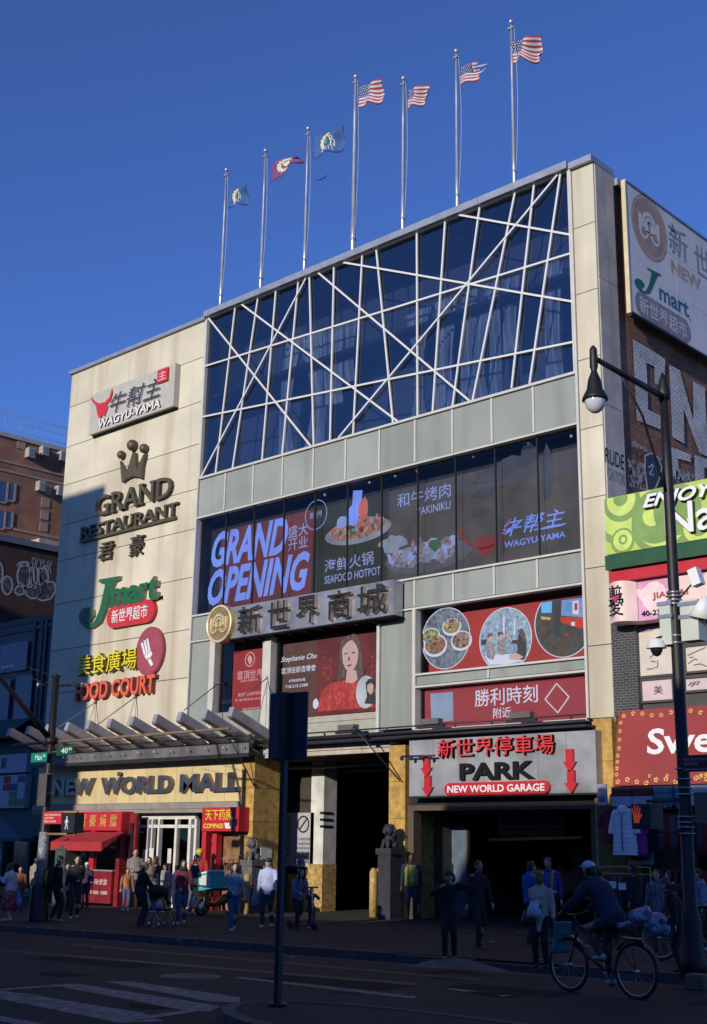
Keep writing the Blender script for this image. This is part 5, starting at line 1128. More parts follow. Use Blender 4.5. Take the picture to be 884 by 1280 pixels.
# dark green band, red band
YD = 28.1; t = thing('shop_canopy_band', 'dark green metal band over a red band under the lime sign', 'fascia', (-14, 28.3, 9.0))
a0_, a1_, b0_, b1_ = P(*zd(92,625), YD), P(*zd(838,590), YD), P(*zd(92,768), YD), P(*zd(838,662), YD)
zT, zB2 = (a0_.z+a1_.z)/2, (b0_.z+b1_.z)/2
MB().box(a0_.x, GX1, YD, 28.94, zB2, zT-.01).build('green_band', mat('dark green enamel', (.02,.085,.035), .4, var=.1), t)
zr0 = P(*zd(105,852), YD+.1).z; MB().box(a0_.x+.05, GX1, YD+.1, 28.94, zB2-.33, zB2-.05).build('red_band', redd, t)
MB().box(a0_.x+.06, GX1, YD+.2, 28.94, zB2-.05, zB2).build('shadow_gap', blackm, t)
# pink sign
YK = 28.4; t = thing('pink_salon_sign', 'pink salon sign with hearts, a curved left end and black brush characters', 'sign', (-14, 28.6, 7.9))
pk1 = mat('pink print', (.68,.32,.50), .5, var=.15, scale=1.5); pk2 = mat('peach print', (.78,.58,.52), .5, var=.12, scale=1.5); pk3 = mat('pale heart print', (.80,.62,.60), .5, var=.1)
l0, l1 = P(*zd(130,1000), YK).x, P(*zd(333,990), YK).x; kz1 = (P(*zd(333,838),YK).z+P(*zd(838,760),YK).z)/2; kz0 = (P(*zd(333,1142),YK).z+P(*zd(530,1122),YK).z)/2
kz1 = min(kz1, zB2-.34)
q = MB(); n = 14; vs = []
for i in range(n+1):
    u = i/n; xx = l0+(l1-l0)*u; yy = YK-.02-.28*math.sin(math.pi*u); vs += [(xx,yy,kz0),(xx,yy,kz1)]
vs += [(l1,28.9,kz0),(l1,28.9,kz1),(l0,28.9,kz0),(l0,28.9,kz1)]
m_ = n+3; q.add(vs, [(2*i,2*i+2,2*i+3,2*i+1) for i in range(m_-1)]+[(2*(m_-1),0,1,2*(m_-1)+1)]+[tuple(2*i for i in range(m_))[::-1], tuple(2*i+1 for i in range(m_))]); q.build('curved_end', pk2, t)
MB().box(l1+.01, GX1, YK, 28.9, kz0, kz1).build('board', pk1, t)
F = FA(YK-.30); xc = (l0+l1)/2
text('brush_character', '剪', F, (xc-.28, xc+.12, kz1-.66, kz1-.1), 0, .01, blk, None, t, shear=.1, bold=.004); text('brush_character', '愛', F, (xc-.26, xc+.16, kz0+.15, kz0+.74), 0, .01, blk, None, t, shear=.1, bold=.004)
def heart(cx_, cz_, r, n=24):
    return [(cx_+r*(16*math.sin(a_)**3)/16, cz_+r*(13*math.cos(a_)-5*math.cos(2*a_)-2*math.cos(3*a_)-math.cos(4*a_))/16) for a_ in [-2*math.pi*i/n for i in range(n)]][::-1]
patch(heart(xc-.07, (kz0+kz1)/2+.08, .10), mat('deep pink', (.45,.03,.12), .5), .012, t, 'heart_mark', F_=F)
F = FA(YK)
patch([(max(l1+.02,min(GX1,x_)), max(kz0+.01,min(kz1-.01,z_))) for x_, z_ in heart(l1+.85, (kz0+kz1)/2-.1, .75)], pk3, .003, t, 'heart_mark', F_=F); patch([(max(l1+.02,min(GX1,x_)), max(kz0+.01,min(kz1-.01,z_))) for x_, z_ in heart(l1+1.9, (kz0+kz1)/2+.1, .85)], pk2, .005, t, 'heart_mark', F_=F)
patch(heart(l1+.12, kz1-.35, .18), pk3, .006, t, 'heart_mark', F_=F)
t4('JIAN AI', (445,990), (445,935), (705,965), (705,905), mat('faded red letter', (.50,.06,.08), .5), pk3, .04, par=t, F_=F, Y=YK)
t4('40-23', (365,1108), (365,1070), (502,1098), (502,1058), blk, blk, .03, par=t, F_=F, Y=YK, bold=.02)
# the awning sign with flowers
YA = 28.12; t = thing('bakery_awning', 'dark red awning sign with white lettering and a border of small gold flowers', 'awning', (-14.5, 28, 3.6))
aw = mat('dark red awning cloth', (.30,.035,.035), .7, var=.18, scale=.7, bump=.1, bscale=4)
tl, bl_, br2 = P(*ze(182,640), 28.5), P(*ze(150,1172), YA), P(*ze(670,1172), YA)
az1 = (P(*ze(182,640),28.5).z+P(*ze(640,600),28.5).z)/2; az0 = (bl_.z+br2.z)/2; ax0 = bl_.x
q = MB(); q.add([(ax0,YA,az0),(GX1,YA,az0),(GX1,28.5,az1),(ax0+.04,28.5,az1),(ax0,28.9,az0),(ax0,28.9,az1),(GX1,28.9,az0),(GX1,28.9,az1)], [(0,1,2,3),(0,3,5,4),(3,2,7,5),(0,4,6,1),(1,6,7,2)]); q.build('cloth', aw, t)
def fs(a_, b_, d_=0): k = (b_-az0)/(az1-az0); return Vector((a_, YA+(28.5-YA)*k-d_, b_+d_*.2))
l_, r_ = P(*ze(372,850), 28.1).x, P(*ze(655,850), 28.1).x
sw_x = (l_, l_+(r_-l_)*1.0)
zq0 = (P(*ze(430,955),28.15).z+P(*ze(700,930),28.15).z)/2; zq1 = P(*ze(430,757),28.2).z
ws = (r_-l_)/1.72
text('letter', 'Sweet', fs, (l_, l_+ws*4.35, zq0, zq1), .004, .02, letw, None, t, bold=.022, letters=True)
gf = mat('gold flower print', (.75,.55,.12), .5); q = MB()
rn = random.Random(4)
def flower(x_, z_, r):
    for k in range(5):
        a_ = k*1.2566+rn.random()*.4; q.prism(fs, disc(x_+r*.9*math.cos(a_), z_+r*.9*math.sin(a_), r*.5, r*.38, 7), .003, .008)
for k in range(10):
    x_ = ax0+.15+k*.27; flower(x_, az0+.10+.05*math.sin(k*1.7), .05); 
    flower(x_+.05, az1-.13+.05*math.sin(k*1.3), .045)
for k in range(4): flower(ax0+.12, az1-.3-k*.22, .04); flower(ax0+.1, az0+.28+k*.16, .04)
for k in range(12): x_ = ax0+.9+1.9*rn.random(); flower(x_, az0+.13+.1*rn.random(), .035)
tag(q.build('flower_border', gf, t), kind='stuff')
# strip of boards under the awning
YQ = 27.7; t = thing('shop_boards', 'row of gold, maroon and menu boards under the red awning', 'board', (-16, 27.8, 3.2))
zq = lambda x, y, Y=YQ: P(700+x/4.804, 960+y/4.804, Y)
lav = mat('pale lavender board', (.42,.42,.55), .6); mrd = mat('maroon board', (.10,.015,.02), .6); teal = mat('teal board', (.02,.14,.16), .6); bl3 = mat('blue board', (.03,.10,.30), .6)
z1_, z0_ = (zq(310,112).z+zq(680,108).z)/2, (zq(310,228).z+zq(680,228).z)/2; zm_ = z1_-(z1_-z0_)*.5
for l_, r_, ms in ((310,430,(mrd,lav)),(436,553,(mrd,lav)),(560,680,(teal,)),(686,750,(bl3,)),(760,1000,(mat('pale strip', (.5,.5,.55), .6),))):
    xa_, xb_ = zq(l_,170).x, zq(r_,170).x
    if len(ms) == 2: MB().box(xa_, xb_, YQ, YQ+.04, zm_+.003, z1_).build('board', ms[0], t); MB().box(xa_, xb_, YQ, YQ+.04, z0_, zm_-.003).build('board', ms[1], t)
    else:
        MB().box(xa_, xb_, YQ, YQ+.04, z0_, z1_).build('board', ms[0], t)
        if r_ < 760:
            for k, s in enumerate(('奶茶果汁','珍珠奶茶綠茶','鮮果冰沙','紅豆布丁')): text('board_text', s, FA(YQ), (xa_+.04, xb_-.04, z1_-.15-k*.13, z1_-.07-k*.13), 0, .003, lav, None, t)
l_, r_ = P(745,995,28.0).x, P(763.5,993,28.0).x
gbz0, gbz1 = P(754,1006,27.9).z, P(754,980,27.9).z
q = MB(); q.obox(((l_+r_)/2,27.95,(gbz0+gbz1)/2), ((r_-l_)/2,-.12,0), (0,.02,0), (0,0,(gbz1-gbz0)/2)); q.build('board', lav, t)
def fgd(a_, b_, d_=0): return Vector((a_, 27.95-.12*(a_-(l_+r_)/2)/((r_-l_)/2)-.022-d_, b_))
text('board_text', 'WE BUY', fgd, (l_+.07, r_-.06, (gbz0+gbz1)/2+.07, gbz1-.1), 0, .004, blk, None, t, bold=.02); text('board_text', 'GOLD!', fgd, (l_+.1, r_-.07, gbz0+.08, (gbz0+gbz1)/2-.05), 0, .004, blk, None, t, bold=.02)
# dark shop interior and stall back wall
t = thing('clothing_stall', 'dark open clothing stall under the red awning with rails, shelves and goods', 'stall', (-14, 28.5, .2))
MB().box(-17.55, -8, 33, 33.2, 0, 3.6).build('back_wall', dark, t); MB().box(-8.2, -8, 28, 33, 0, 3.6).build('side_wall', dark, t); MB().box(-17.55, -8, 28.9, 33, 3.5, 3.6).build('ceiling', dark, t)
yw = mat('tan plywood', (.16,.10,.04), .8, var=.3); xx0, xx1 = P(748,1060,28.3).x, P(786,1060,28.3).x; MB().box(xx0, xx1, 28.3, 28.36, gz(-16), 3.1).build('plywood_sheet', yw, t)
ylr = mat('yellow rail paint', (.40,.36,.06), .5)
ra, rb_ = P(753,1083,27.3), P(813,1083,27.3); rz = ra.z
for dz in (0, -.16): MB().tube((ra.x,27.3,rz+dz), (rb_.x,27.3,rz+dz), .018, .018, 6).build('rail', ylr, t)
for x_ in (ra.x, rb_.x): MB().tube((x_,27.3,gz(x_)), (x_,27.3,rz), .02, .02, 6).build('rail_post', ylr, t)
gsign = P(787,1075,27.9); text('board_text', 'GOLD', FA(27.9), (gsign.x, gsign.x+.6, gsign.z, gsign.z+.2), 0, .01, blk, None, t, bold=.02); MB().box(gsign.x-.05, gsign.x+.65, 27.91, 27.95, gsign.z-.1, gsign.z+.3).build('board', mat('dim white board', (.20,.19,.18), .7), t)
rn = random.Random(12); cl = [mat('cloth '+n_, c3, .9, var=.2, scale=6) for n_, c3 in (('black',(.015,.015,.018)),('navy',(.02,.03,.07)),('wine',(.16,.015,.03)),('grey',(.10,.10,.11)),('dark red',(.25,.02,.02)),('slate',(.06,.08,.10)))]
def hung(x_, y_, ztop, h, w_, m, par, d=.07):
    q = MB(); s = w_/2; rows = [(0,.16),(.05,.5),(.1,.95),(.45,.85),(1,1.0)]
    path = []; 
    for i, (f, k) in enumerate(rows): path.append(((x_, y_+.01*rn.random(), ztop-h*f), (s*k, d*(.6+.4*k))))
    q.loft([p_[0] for p_ in path], [p_[1] for p_ in path], 10, up=(1,0,0)); return q
for k in range(13):
    x_ = ra.x+.12+k*(rb_.x-ra.x-.2)/12; hung(x_, 27.3, rz-.2, .75+.1*rn.random(), .13, None, t, .22).build('garment', cl[k % 6], t)
for k in range(10):
    x_ = P(815+k*8,1100,28.0).x; hung(x_, 28.0, 2.9-.1*rn.random(), .9, .4, None, t, .12).build('garment', cl[(k*5+1) % 6], t)
for j in range(3):
    for k in range(9):
        x_ = P(818+k*8,1150,27.6).x; q = MB().box(x_-.12, x_+.12, 27.5, 27.8, .3+j*.5, .3+j*.5+.2+.1*rn.random()); q.build('goods_box', cl[(k*3+j) % 6], t)
MB().box(-15.2, -10.5, 27.4, 27.9, .22, .28).build('shelf', wf, t); MB().box(-15.2, -10.5, 27.4, 27.9, .72, .76).build('shelf', wf, t); MB().box(-15.2, -10.5, 27.4, 27.9, 1.22, 1.26).build('shelf', wf, t)
# hanging coats
def coat(u, v, vt, vb, wpx, m, label, Y=27.55, puff=0, hood=False):
    p_ = P(u, v, Y); zt_ = P(u, vt, Y).z; zb2 = P(u, vb, Y).z; wd = (P(u+wpx/2, v, Y).x-P(u-wpx/2, v, Y).x)
    t = thing('hanging_coat', label, 'coat', (p_.x, Y, zb2)); x_ = p_.x; H_ = zt_-zb2
    q = MB(); n = 14 if puff else 6; pts = []; rad = []
    for i in range(n*3+1):
        f = i/(n*3); k = .30+.35*min(1, f*9) if f < .12 else .62+.14*f; b_ = 1+(.06*abs(math.sin(f*n*math.pi*.75)) if puff else 0)
        pts.append((x_, Y, zt_-H_*f)); rad.append((wd/2*k*b_*1.1, .11*b_))
    q.loft(pts, rad, 14, up=(1,0,0)); q.build('body', m, t)
    for s in (-1, 1):
        q = MB(); pts = []; rad = []
        for i in range(13):
            f = i/12; pts.append((x_+s*wd*(.24+.22*f**.6), Y-.02, zt_-H_*(.07+.48*f))); rad.append((.075+.012*(abs(math.sin(f*11)) if puff else 0), .075))
        q.loft(pts, rad, 9, up=(1,0,0)); q.build('sleeve', m, t)
    if hood: q = MB(); q.ball((x_, Y-.06, zt_-.06), (.16,.12,.14), 10); q.build('hood', m, t)
    if puff: MB().box(x_-.012, x_+.012, Y-.15, Y-.12, zb2+.1, zt_-.2).build('zip', mat('grey zip', (.2,.22,.25), .4), t)
    MB().tube((x_,Y,zt_-.02), (x_,Y,zt_+.12), .01, .01, 5).build('hook', blackm, t)
coat(781, 1040, 1010, 1069, 36, mat('pale puffer fabric', (.74,.74,.78), .55, var=.08), 'long pale quilted puffer coat hanging under the awning boards', puff=1, hood=True)
coat(801, 1040, 1010, 1069, 20, mat('magenta cloth', (.33,.01,.25), .7, var=.15), 'magenta coat hanging right of the pale puffer coat', Y=27.7)
coat(763, 1035, 1012, 1053, 26, mat('dark wine cloth', (.13,.01,.03), .8), 'dark wine coat hanging half behind the pale puffer coat', Y=27.75)
# pale blue denim garment near the lamp post
coat(857, 1030, 1012, 1062, 14, mat('slate blue denim', (.10,.14,.22), .8), 'slate blue garment hanging behind the lamp post', Y=27.7)
# pavement pieces in front of the stall: folded clothes pile with a blue white bag
# ================================================================ LEFT NEIGHBOURS
t = thing('teal_shop_building', 'dark glass and teal shop building left of the mall with a scalloped teal awning', 'building', (-52, 33, gz(-50)))
tealm = mat('teal painted front', (.012,.075,.085), .6, var=.2); nav = mat('navy cladding', (.035,.05,.085), .5, var=.2); navd = mat('dark navy frame', (.012,.016,.03), .5)
YT = 33.0; xR = -44.6
def pt(u, v, Y=YT): return P(u, v, Y)
zsh = pt(20,935).z; zg = gz(-50)-.3
MB().box(-75, xR, YT+.4, YT+12, -2, 12.2).build('wall', nav, t)
MB().box(-75, xR, YT, YT+.4, pt(20,915).z, 12.2).build('upper_front', nav, t)
MB().box(-75, xR-.0, YT-.05, YT+.35, 12.2, 12.5).build('coping', navd, t)
MB().box(-75, xR, YT, YT+.4, pt(20,1045).z, pt(20,915).z-.01).build('teal_fascia', tealm, t)
for u in (38, 47, 52): x_ = pt(u,860).x; MB().box(x_, x_+.22, YT-.1, YT, pt(u,915).z, 12.2).build('mullion', navd, t)
for v in (792, 908): MB().box(-75, xR, YT-.08, YT-.001, pt(20,v).z, pt(20,v).z+.2).build('transom', navd, t)
for (u0,u1,v0,v1) in ((0,16,850,900),(23,43,845,900),(0,34,805,840)):
    x0, x1 = pt(u0-6 if u0 == 0 else u0, 860).x, pt(u1,860).x; z0, z1 = pt((u0+u1)/2, v1).z, pt((u0+u1)/2, v0).z
    MB().box(x0, x1, YT-.16, YT-.1, z0, z1).build('window_sign' if v0 == 805 else 'window', mat('grey blue board', (.17,.20,.28), .5, var=.2, scale=.6), t)
text('sign_text', '美髮', FA(YT-.16), (pt(-6,825).x, pt(4,825).x, pt(0,828).z, pt(0,815).z), 0, .01, blk, None, t); text('sign_text', 'beauty', FA(YT-.16), (pt(6,835).x, pt(22,833).x, pt(14,836).z, pt(14,831).z), 0, .01, letw, None, t)
# teal scalloped awning
q = MB(); xa_, xb_ = -60, pt(42,930).x; za_ = pt(20,912,31.9).z; n = 26
vs = []; 
for i in range(n*4+1):
    x_ = xa_+(xb_-xa_)*i/(n*4); s = .10*abs(math.sin(math.pi*i/4)); vs += [(x_,YT-.01,za_+.75),(x_,31.9,za_),(x_,31.88,za_-.28-s)]
q.add(vs, [(3*i+k,3*i+k+1,3*i+k+4,3*i+k+3) for i in range(n*4) for k in (0,1)]); q.build('awning', mat('teal canvas', (.02,.09,.10), .8), t)
def board(u0,u1,v0,v1,m,Y=32.7,name='sign_board'):
    x0, x1 = P(u0,v0,Y).x, P(u1,v0,Y).x; z0, z1 = P((u0+u1)/2,v1,Y).z, P((u0+u1)/2,v0,Y).z; return MB().box(x0,x1,Y,YT,z0,z1).build(name, m, t), (x0,x1,z0,z1)
lb = mat('pale lilac board', (.42,.42,.54), .6, var=.05)
_, b = board(-12, 34, 943, 966, lb); text('sign_text', '超', FA(32.7), (P(2,955,32.7).x, P(8,955,32.7).x, b[2]+.2, b[3]-.15), 0, .01, blk, None, t)
_, b = board(-12, 33, 969, 1010, lb)
w_ = b[1]-b[0]; rn = random.Random(2); pcs = [mat('poster '+k_, v_, .6) for k_, v_ in (('red',(.30,.03,.03)),('green',(.08,.25,.08)),('blue',(.04,.07,.2)),('white',(.45,.45,.5)),('mustard',(.35,.3,.06)))]
for r_ in range(4):
    for c_ in range(3):
        x_ = b[0]+w_*(.40+.2*c_); z_ = b[2]+(b[3]-b[2])*(.06+.235*r_); MB().box(x_, x_+w_*.185, 32.68, 32.699, z_, z_+(b[3]-b[2])*.2).build('menu_tile', pcs[(0 if c_ < 1 else rn.randrange(1,5))] if r_ > 1 else pcs[rn.randrange(1,5) if c_ else 3], t)
MB().box(-75, xR, YT+.3, YT+.4, zg-1, pt(20,1045).z).build('shop_glass', mat('dark shop glass', (.02,.02,.025), .1), t)
for x_ in (-55.6, -53.2, -51.0, -48.6): MB().box(x_, x_+.25, YT, YT+.3, zg-.6, pt(20,1045).z).build('pier', tealm, t)
for x_, z_, m_ in ((-54.5,.9,pcs[1]),(-52.4,.6,pcs[4]),(-53.3,1.6,pcs[1])): MB().ball((x_,YT+.15,z_), (.35,.1,.45), 10).build('window_display', m_, t)
MB().box(-75, -49.0, YT-.6, YT-.1, zg-.4, zg+.65).build('counter', mat('dark red counter', (.13,.01,.02), .5), t)
# street parasol
p = P(8,1048,31); t = thing('parasol', 'blue grey parasol standing in front of the teal shop', 'parasol', (p.x, 31, gz(p.x)))
q = MB(); n = 8; top = Vector((P(5,1028,31).x,31,P(8,1026,31).z)); zr = P(8,1048,31).z
q.add([top]+[(top.x+1.45*math.cos(2*math.pi*i/n), 31+1.45*math.sin(2*math.pi*i/n), zr) for i in range(n)]+[(top.x+1.47*math.cos(2*math.pi*i/n), 31+1.47*math.sin(2*math.pi*i/n), zr-.12) for i in range(n)], [(0,1+i,1+(i+1)%n) for i in range(n)]+[(1+i,1+n+i,1+n+(i+1)%n,1+(i+1)%n) for i in range(n)]); q.build('canopy', mat('blue grey canvas', (.12,.20,.28), .8), t)
MB().tube((top.x,31,gz(top.x)), tuple(top), .03, .03, 8).build('pole', sp, t)
# graffiti brick building and brown brick tower (their long walls face the side, +X)
XQ = -60.0; db = brickmat('dark red brick', (.10,.045,.028), (.065,.03,.02), (.04,.03,.025), axis='y')
t = thing('graffiti_brick_building', 'dark brick building behind the teal shop with bubble graffiti under its grey parapet', 'building', (XQ, 42, gz(XQ)))
MB().box(-85, XQ, 33.6, 70, -2, 18.0).build('wall', db, t); MB().box(-85, XQ+.15, 33.4, 70, 18.0, 18.35).build('parapet', mat('grey blue parapet', (.15,.16,.19), .6), t)
Fq = FX(XQ); fq = lambda x, y: (lambda p_: (p_.y, p_.z))(PX(x/4.57, 520+y/4.57, XQ))
gw = mat('pale spray line', (.36,.38,.42), .8); gi = paintmat('thin spray fill', (.12,.13,.15), .5, 4)
def gpoly(pts, cl_=True):
    ps = [fq(*p_) for p_ in pts]; patch(ps, gi, .004, t, 'graffiti_fill', F_=Fq)
    q = MB(); L_ = ps+[ps[0]] if cl_ else ps
    for (x0_, z0_), (x1_, z1_) in zip(L_, L_[1:]):
        L = math.hypot(x1_-x0_, z1_-z0_) or 1; ux, uz = (x1_-x0_)/L, (z1_-z0_)/L; nx, nz = -uz*.05, ux*.05
        q.prism(Fq, [(x0_-nx, z0_-nz), (x1_-nx, z1_-nz), (x1_+nx, z1_+nz), (x0_+nx, z0_+nz)], .004, .012)
    q.build('graffiti_line', gw, t)
def bub(cx_, cy_, rx, ry, n=14): return [(cx_+rx*math.cos(2*math.pi*i/n), cy_+ry*math.sin(2*math.pi*i/n)) for i in range(n)]
gpoly([(100,900),(112,865),(140,850),(168,862),(175,900),(170,950),(150,985),(120,975),(103,945)]); gpoly([(175,905),(178,868),(192,866),(196,950),(215,955),(218,870),(232,875),(230,960),(200,985),(178,960)])
gpoly([(228,880),(250,865),(272,885),(278,930),(255,960),(232,955)]); gpoly([(90,985),(120,960),(140,975),(135,1015),(105,1025),(85,1005)]); gpoly([(140,985),(180,975),(235,970),(240,1005),(215,1040),(175,1042),(150,1020)]); gpoly([(235,965),(290,945),(315,955),(318,1000),(290,1045),(245,1055),(215,1045),(240,1000)]); gpoly(bub(42,968,30,52)); gpoly(bub(-8,895,25,60)); gpoly([(95,860),(110,838),(150,832),(175,850),(150,848),(115,850)])
a, b = fq(175,860), fq(305,800); text('graffiti_tag', 'SKYHK', Fq, (a[0], b[0], a[1]-.2, b[1]-.3), 0, .006, gw, None, t, bold=0, shear=.2)
# brown tower, turned a few degrees so that the low sun grazes its side wall
bb_ = brickmat('brown brick', (.36,.15,.08), (.27,.11,.06), (.22,.13,.09), axis='y'); XT = -63.0; ROT = math.radians(-3)
t = thing('brown_brick_tower', 'tall brown brick building behind with window air conditioners and a roof fence', 'building', (XT, 33, 0))
def rt(v): v = Vector(v)-Vector((XT,33,0)); c_, s_ = math.cos(ROT), math.sin(ROT); return Vector((XT+v.x*c_-v.y*s_, 33+v.x*s_+v.y*c_, v.z))
def ptw(u, v):   # photo pixel -> (y along the wall, z) on the turned wall
    d = ray(u, v); n = Vector((math.cos(ROT), math.sin(ROT), 0)); o_ = Vector((XT,33,0)); k = (o_-CAM).dot(n)/d.dot(n); h_ = CAM+d*k; along = Vector((-math.sin(ROT), math.cos(ROT), 0)); return ((h_-o_).dot(along)+33, h_.z)
def rbox(x0, x1, y0, y1, z0, z1, m, name, par=None): q = MB().box(x0,x1,y0,y1,z0,z1); q.v = [tuple(rt(p_)) for p_ in q.v]; return q.build(name, m, par or t)
fz = lambda x, y: ptw(x/4.57, 520+y/4.57)
zt_ = (fz(0,110)[1]+fz(380,210)[1])/2
rbox(XT-20, XT, 30, 62, -2, zt_, bb_, 'wall'); rbox(XT-20, XT+.1, 30, 62, zt_, zt_+.25, mat('stone cornice', (.4,.36,.33), .8), 'cornice')
bnd = mat('pale stone band', (.34,.23,.17), .8)
for (x, y) in ((200,300),(200,352)): z_ = fz(x,y)[1]; rbox(XT, XT+.05, 30, 60, z_-.07, z_+.07, bnd, 'stone_band')
z_ = fz(160,663)[1]; rbox(XT, XT+.05, fz(70,650)[0], 60, z_-.08, z_+.08, bnd, 'stone_band')
acl = mat('air conditioner casing', (.36,.36,.35), .5); 
for (x, y, s) in ((145,213,1),(225,202,1),(328,233,1),(205,403,1),(312,430,1)):
    yy, z_ = fz(x, y); o = rbox(XT+.0, XT+.45, yy-.02, yy+.42, z_-.28, z_+.30, acl, 'air_conditioner'); rbox(XT+.45, XT+.46, yy+.04, yy+.38, z_-.22, z_+.22, mat('grille grey', (.2,.2,.2), .6), 'grille', o)
for (x, y) in ((122,163),(270,425),(260,497),(254,568),(249,634)): yy, z_ = fz(x, y); rbox(XT, XT+.04, yy-.27, yy+.27, z_-.27, z_+.28, bnd, 'wall_patch')
for (x0, x1, y0, y1) in ((-60,40,380,475),(44,84,388,478),(-60,26,545,630),(30,68,550,634)):
    ya, za2 = fz(x0, y1); yb2, zb3 = fz(x1, y0); o = rbox(XT-.05, XT+.03, ya, yb2, za2, zb3, mat('blue window pane', (.05,.10,.20), .1), 'window'); rbox(XT+.0, XT+.06, yb2, yb2+.12, za2, zb3, bnd, 'frame', o); rbox(XT+.0, XT+.065, ya, yb2, za2-.1, za2, bnd, 'sill', o)
q = MB(); ys_ = [34+k*1.0 for k in range(24)]
fm = mat('roof fence wire', (.22,.26,.34), .5, metal=.3)
for y_ in ys_: q2 = MB(); q2.tube(rt((XT-.2,y_,zt_+.2)), rt((XT-.2,y_,zt_+1.7)), .022, .022, 5); q2.build('fence_post', fm, t)
for z_ in (.6, 1.1, 1.6): q.tube(rt((XT-.2,34,zt_+z_)), rt((XT-.2,58,zt_+z_)), .018, .018, 4)
for k in range(96): y_ = 34+k*.25; q.tube(rt((XT-.2,y_,zt_+.25)), rt((XT-.2,y_,zt_+1.65)), .006, .006, 3)
q.build('fence_mesh', fm, t)
# sunlit low roof piece between the two
yy, z_ = PX(50,684,-59.5).y, PX(50,684,-59.5).z
t = thing('roof_bulkhead', 'small sunlit plastered roof bulkhead above the graffiti building', 'roof structure', (-62, 44, 18.35)); q = MB(); pa, pb = PX(48,690,-61.5), PX(76,672,-61.5)
q.box(-64, -61.5, pa.y, 60, 18.35, pb.z-.3); q.build('wall', mat('pinkish plaster', (.45,.36,.30), .8, var=.3, scale=2), t)
# ================================================================ FLAGPOLES AND FLAGS
polem = mat('brushed flagpole', (.50,.50,.52), .35, metal=.6, var=.12); rope = mat('pale rope', (.5,.5,.52), .8)
fr_ = mat('flag red', (.30,.05,.06), .8, var=.1); fw_ = mat('flag white', (.55,.52,.54), .8, var=.06); fb_ = mat('flag blue', (.03,.05,.16), .8); sb_ = mat('flag light blue', (.035,.10,.28), .8, var=.25, scale=5); mr_ = mat('flag maroon', (.16,.06,.17), .8, var=.15); cr_ = mat('seal cream', (.62,.58,.42), .8, var=.1); gr_ = mat('seal green', (.10,.30,.14), .8)
for m_ in (fr_, fw_, fb_, sb_, mr_, cr_):   # thin cloth lets some light through
    m_.node_tree.nodes['Principled BSDF'].inputs['Transmission Weight'].default_value = 0.0
FP = [(283,212,276,380,'leftmost pole, flying a small blue seal flag'),(332,188,326,360,'pole with the maroon flag'),(386,160,380,337,'pole with the larger blue seal flag'),(445,95,441,311,'tallest and thickest pole, middle of the roof'),(505,97,503,282,'pole right of the tallest one'),(571,63,571,256,'pole with the torn striped flag'),(638.5,27,643.5,225,'rightmost pole on the roof edge')]
for i, (u0,v0,u1,v1,lab) in enumerate(FP):
    b = P(u1, v1, 29.9); top = P(u0, v0, 29.9); r = .062 if i != 3 else .085; x_ = (b.x+top.x)/2
    t = thing('flagpole', 'steel roof flagpole, '+lab, 'flagpole', (x_, 29.9, 21.7), 'flagpoles along the roof edge')
    q = MB(); q.loft([(x_,29.9,21.6),(x_,29.9,24.0),(x_,29.9,24.02),(x_,29.9,top.z-1.7),(x_,29.9,top.z-.12)], [r*1.15,r*1.1,r*.95,r*.8,r*.62], 10); q.build('shaft', polem, t)
    MB().ball((x_,29.9,top.z-.02), .09, 10).build('finial', polem, t); MB().box(x_-.1, x_+.1, 29.84, 29.96, top.z-.3, top.z-.24).build('pulley', polem, t)
    MB().loft([(x_,29.9,23.2),(x_,29.9,23.28)], r*1.35, 10).build('collar', coping, t)
    q = MB(); pts = [(x_+.14+.10*math.sin(k/9*3.1), 29.85, top.z-.3-(top.z-23.5)*k/10) for k in range(11)]; q.loft(pts, .009, 4); q.build('halyard', rope, t)
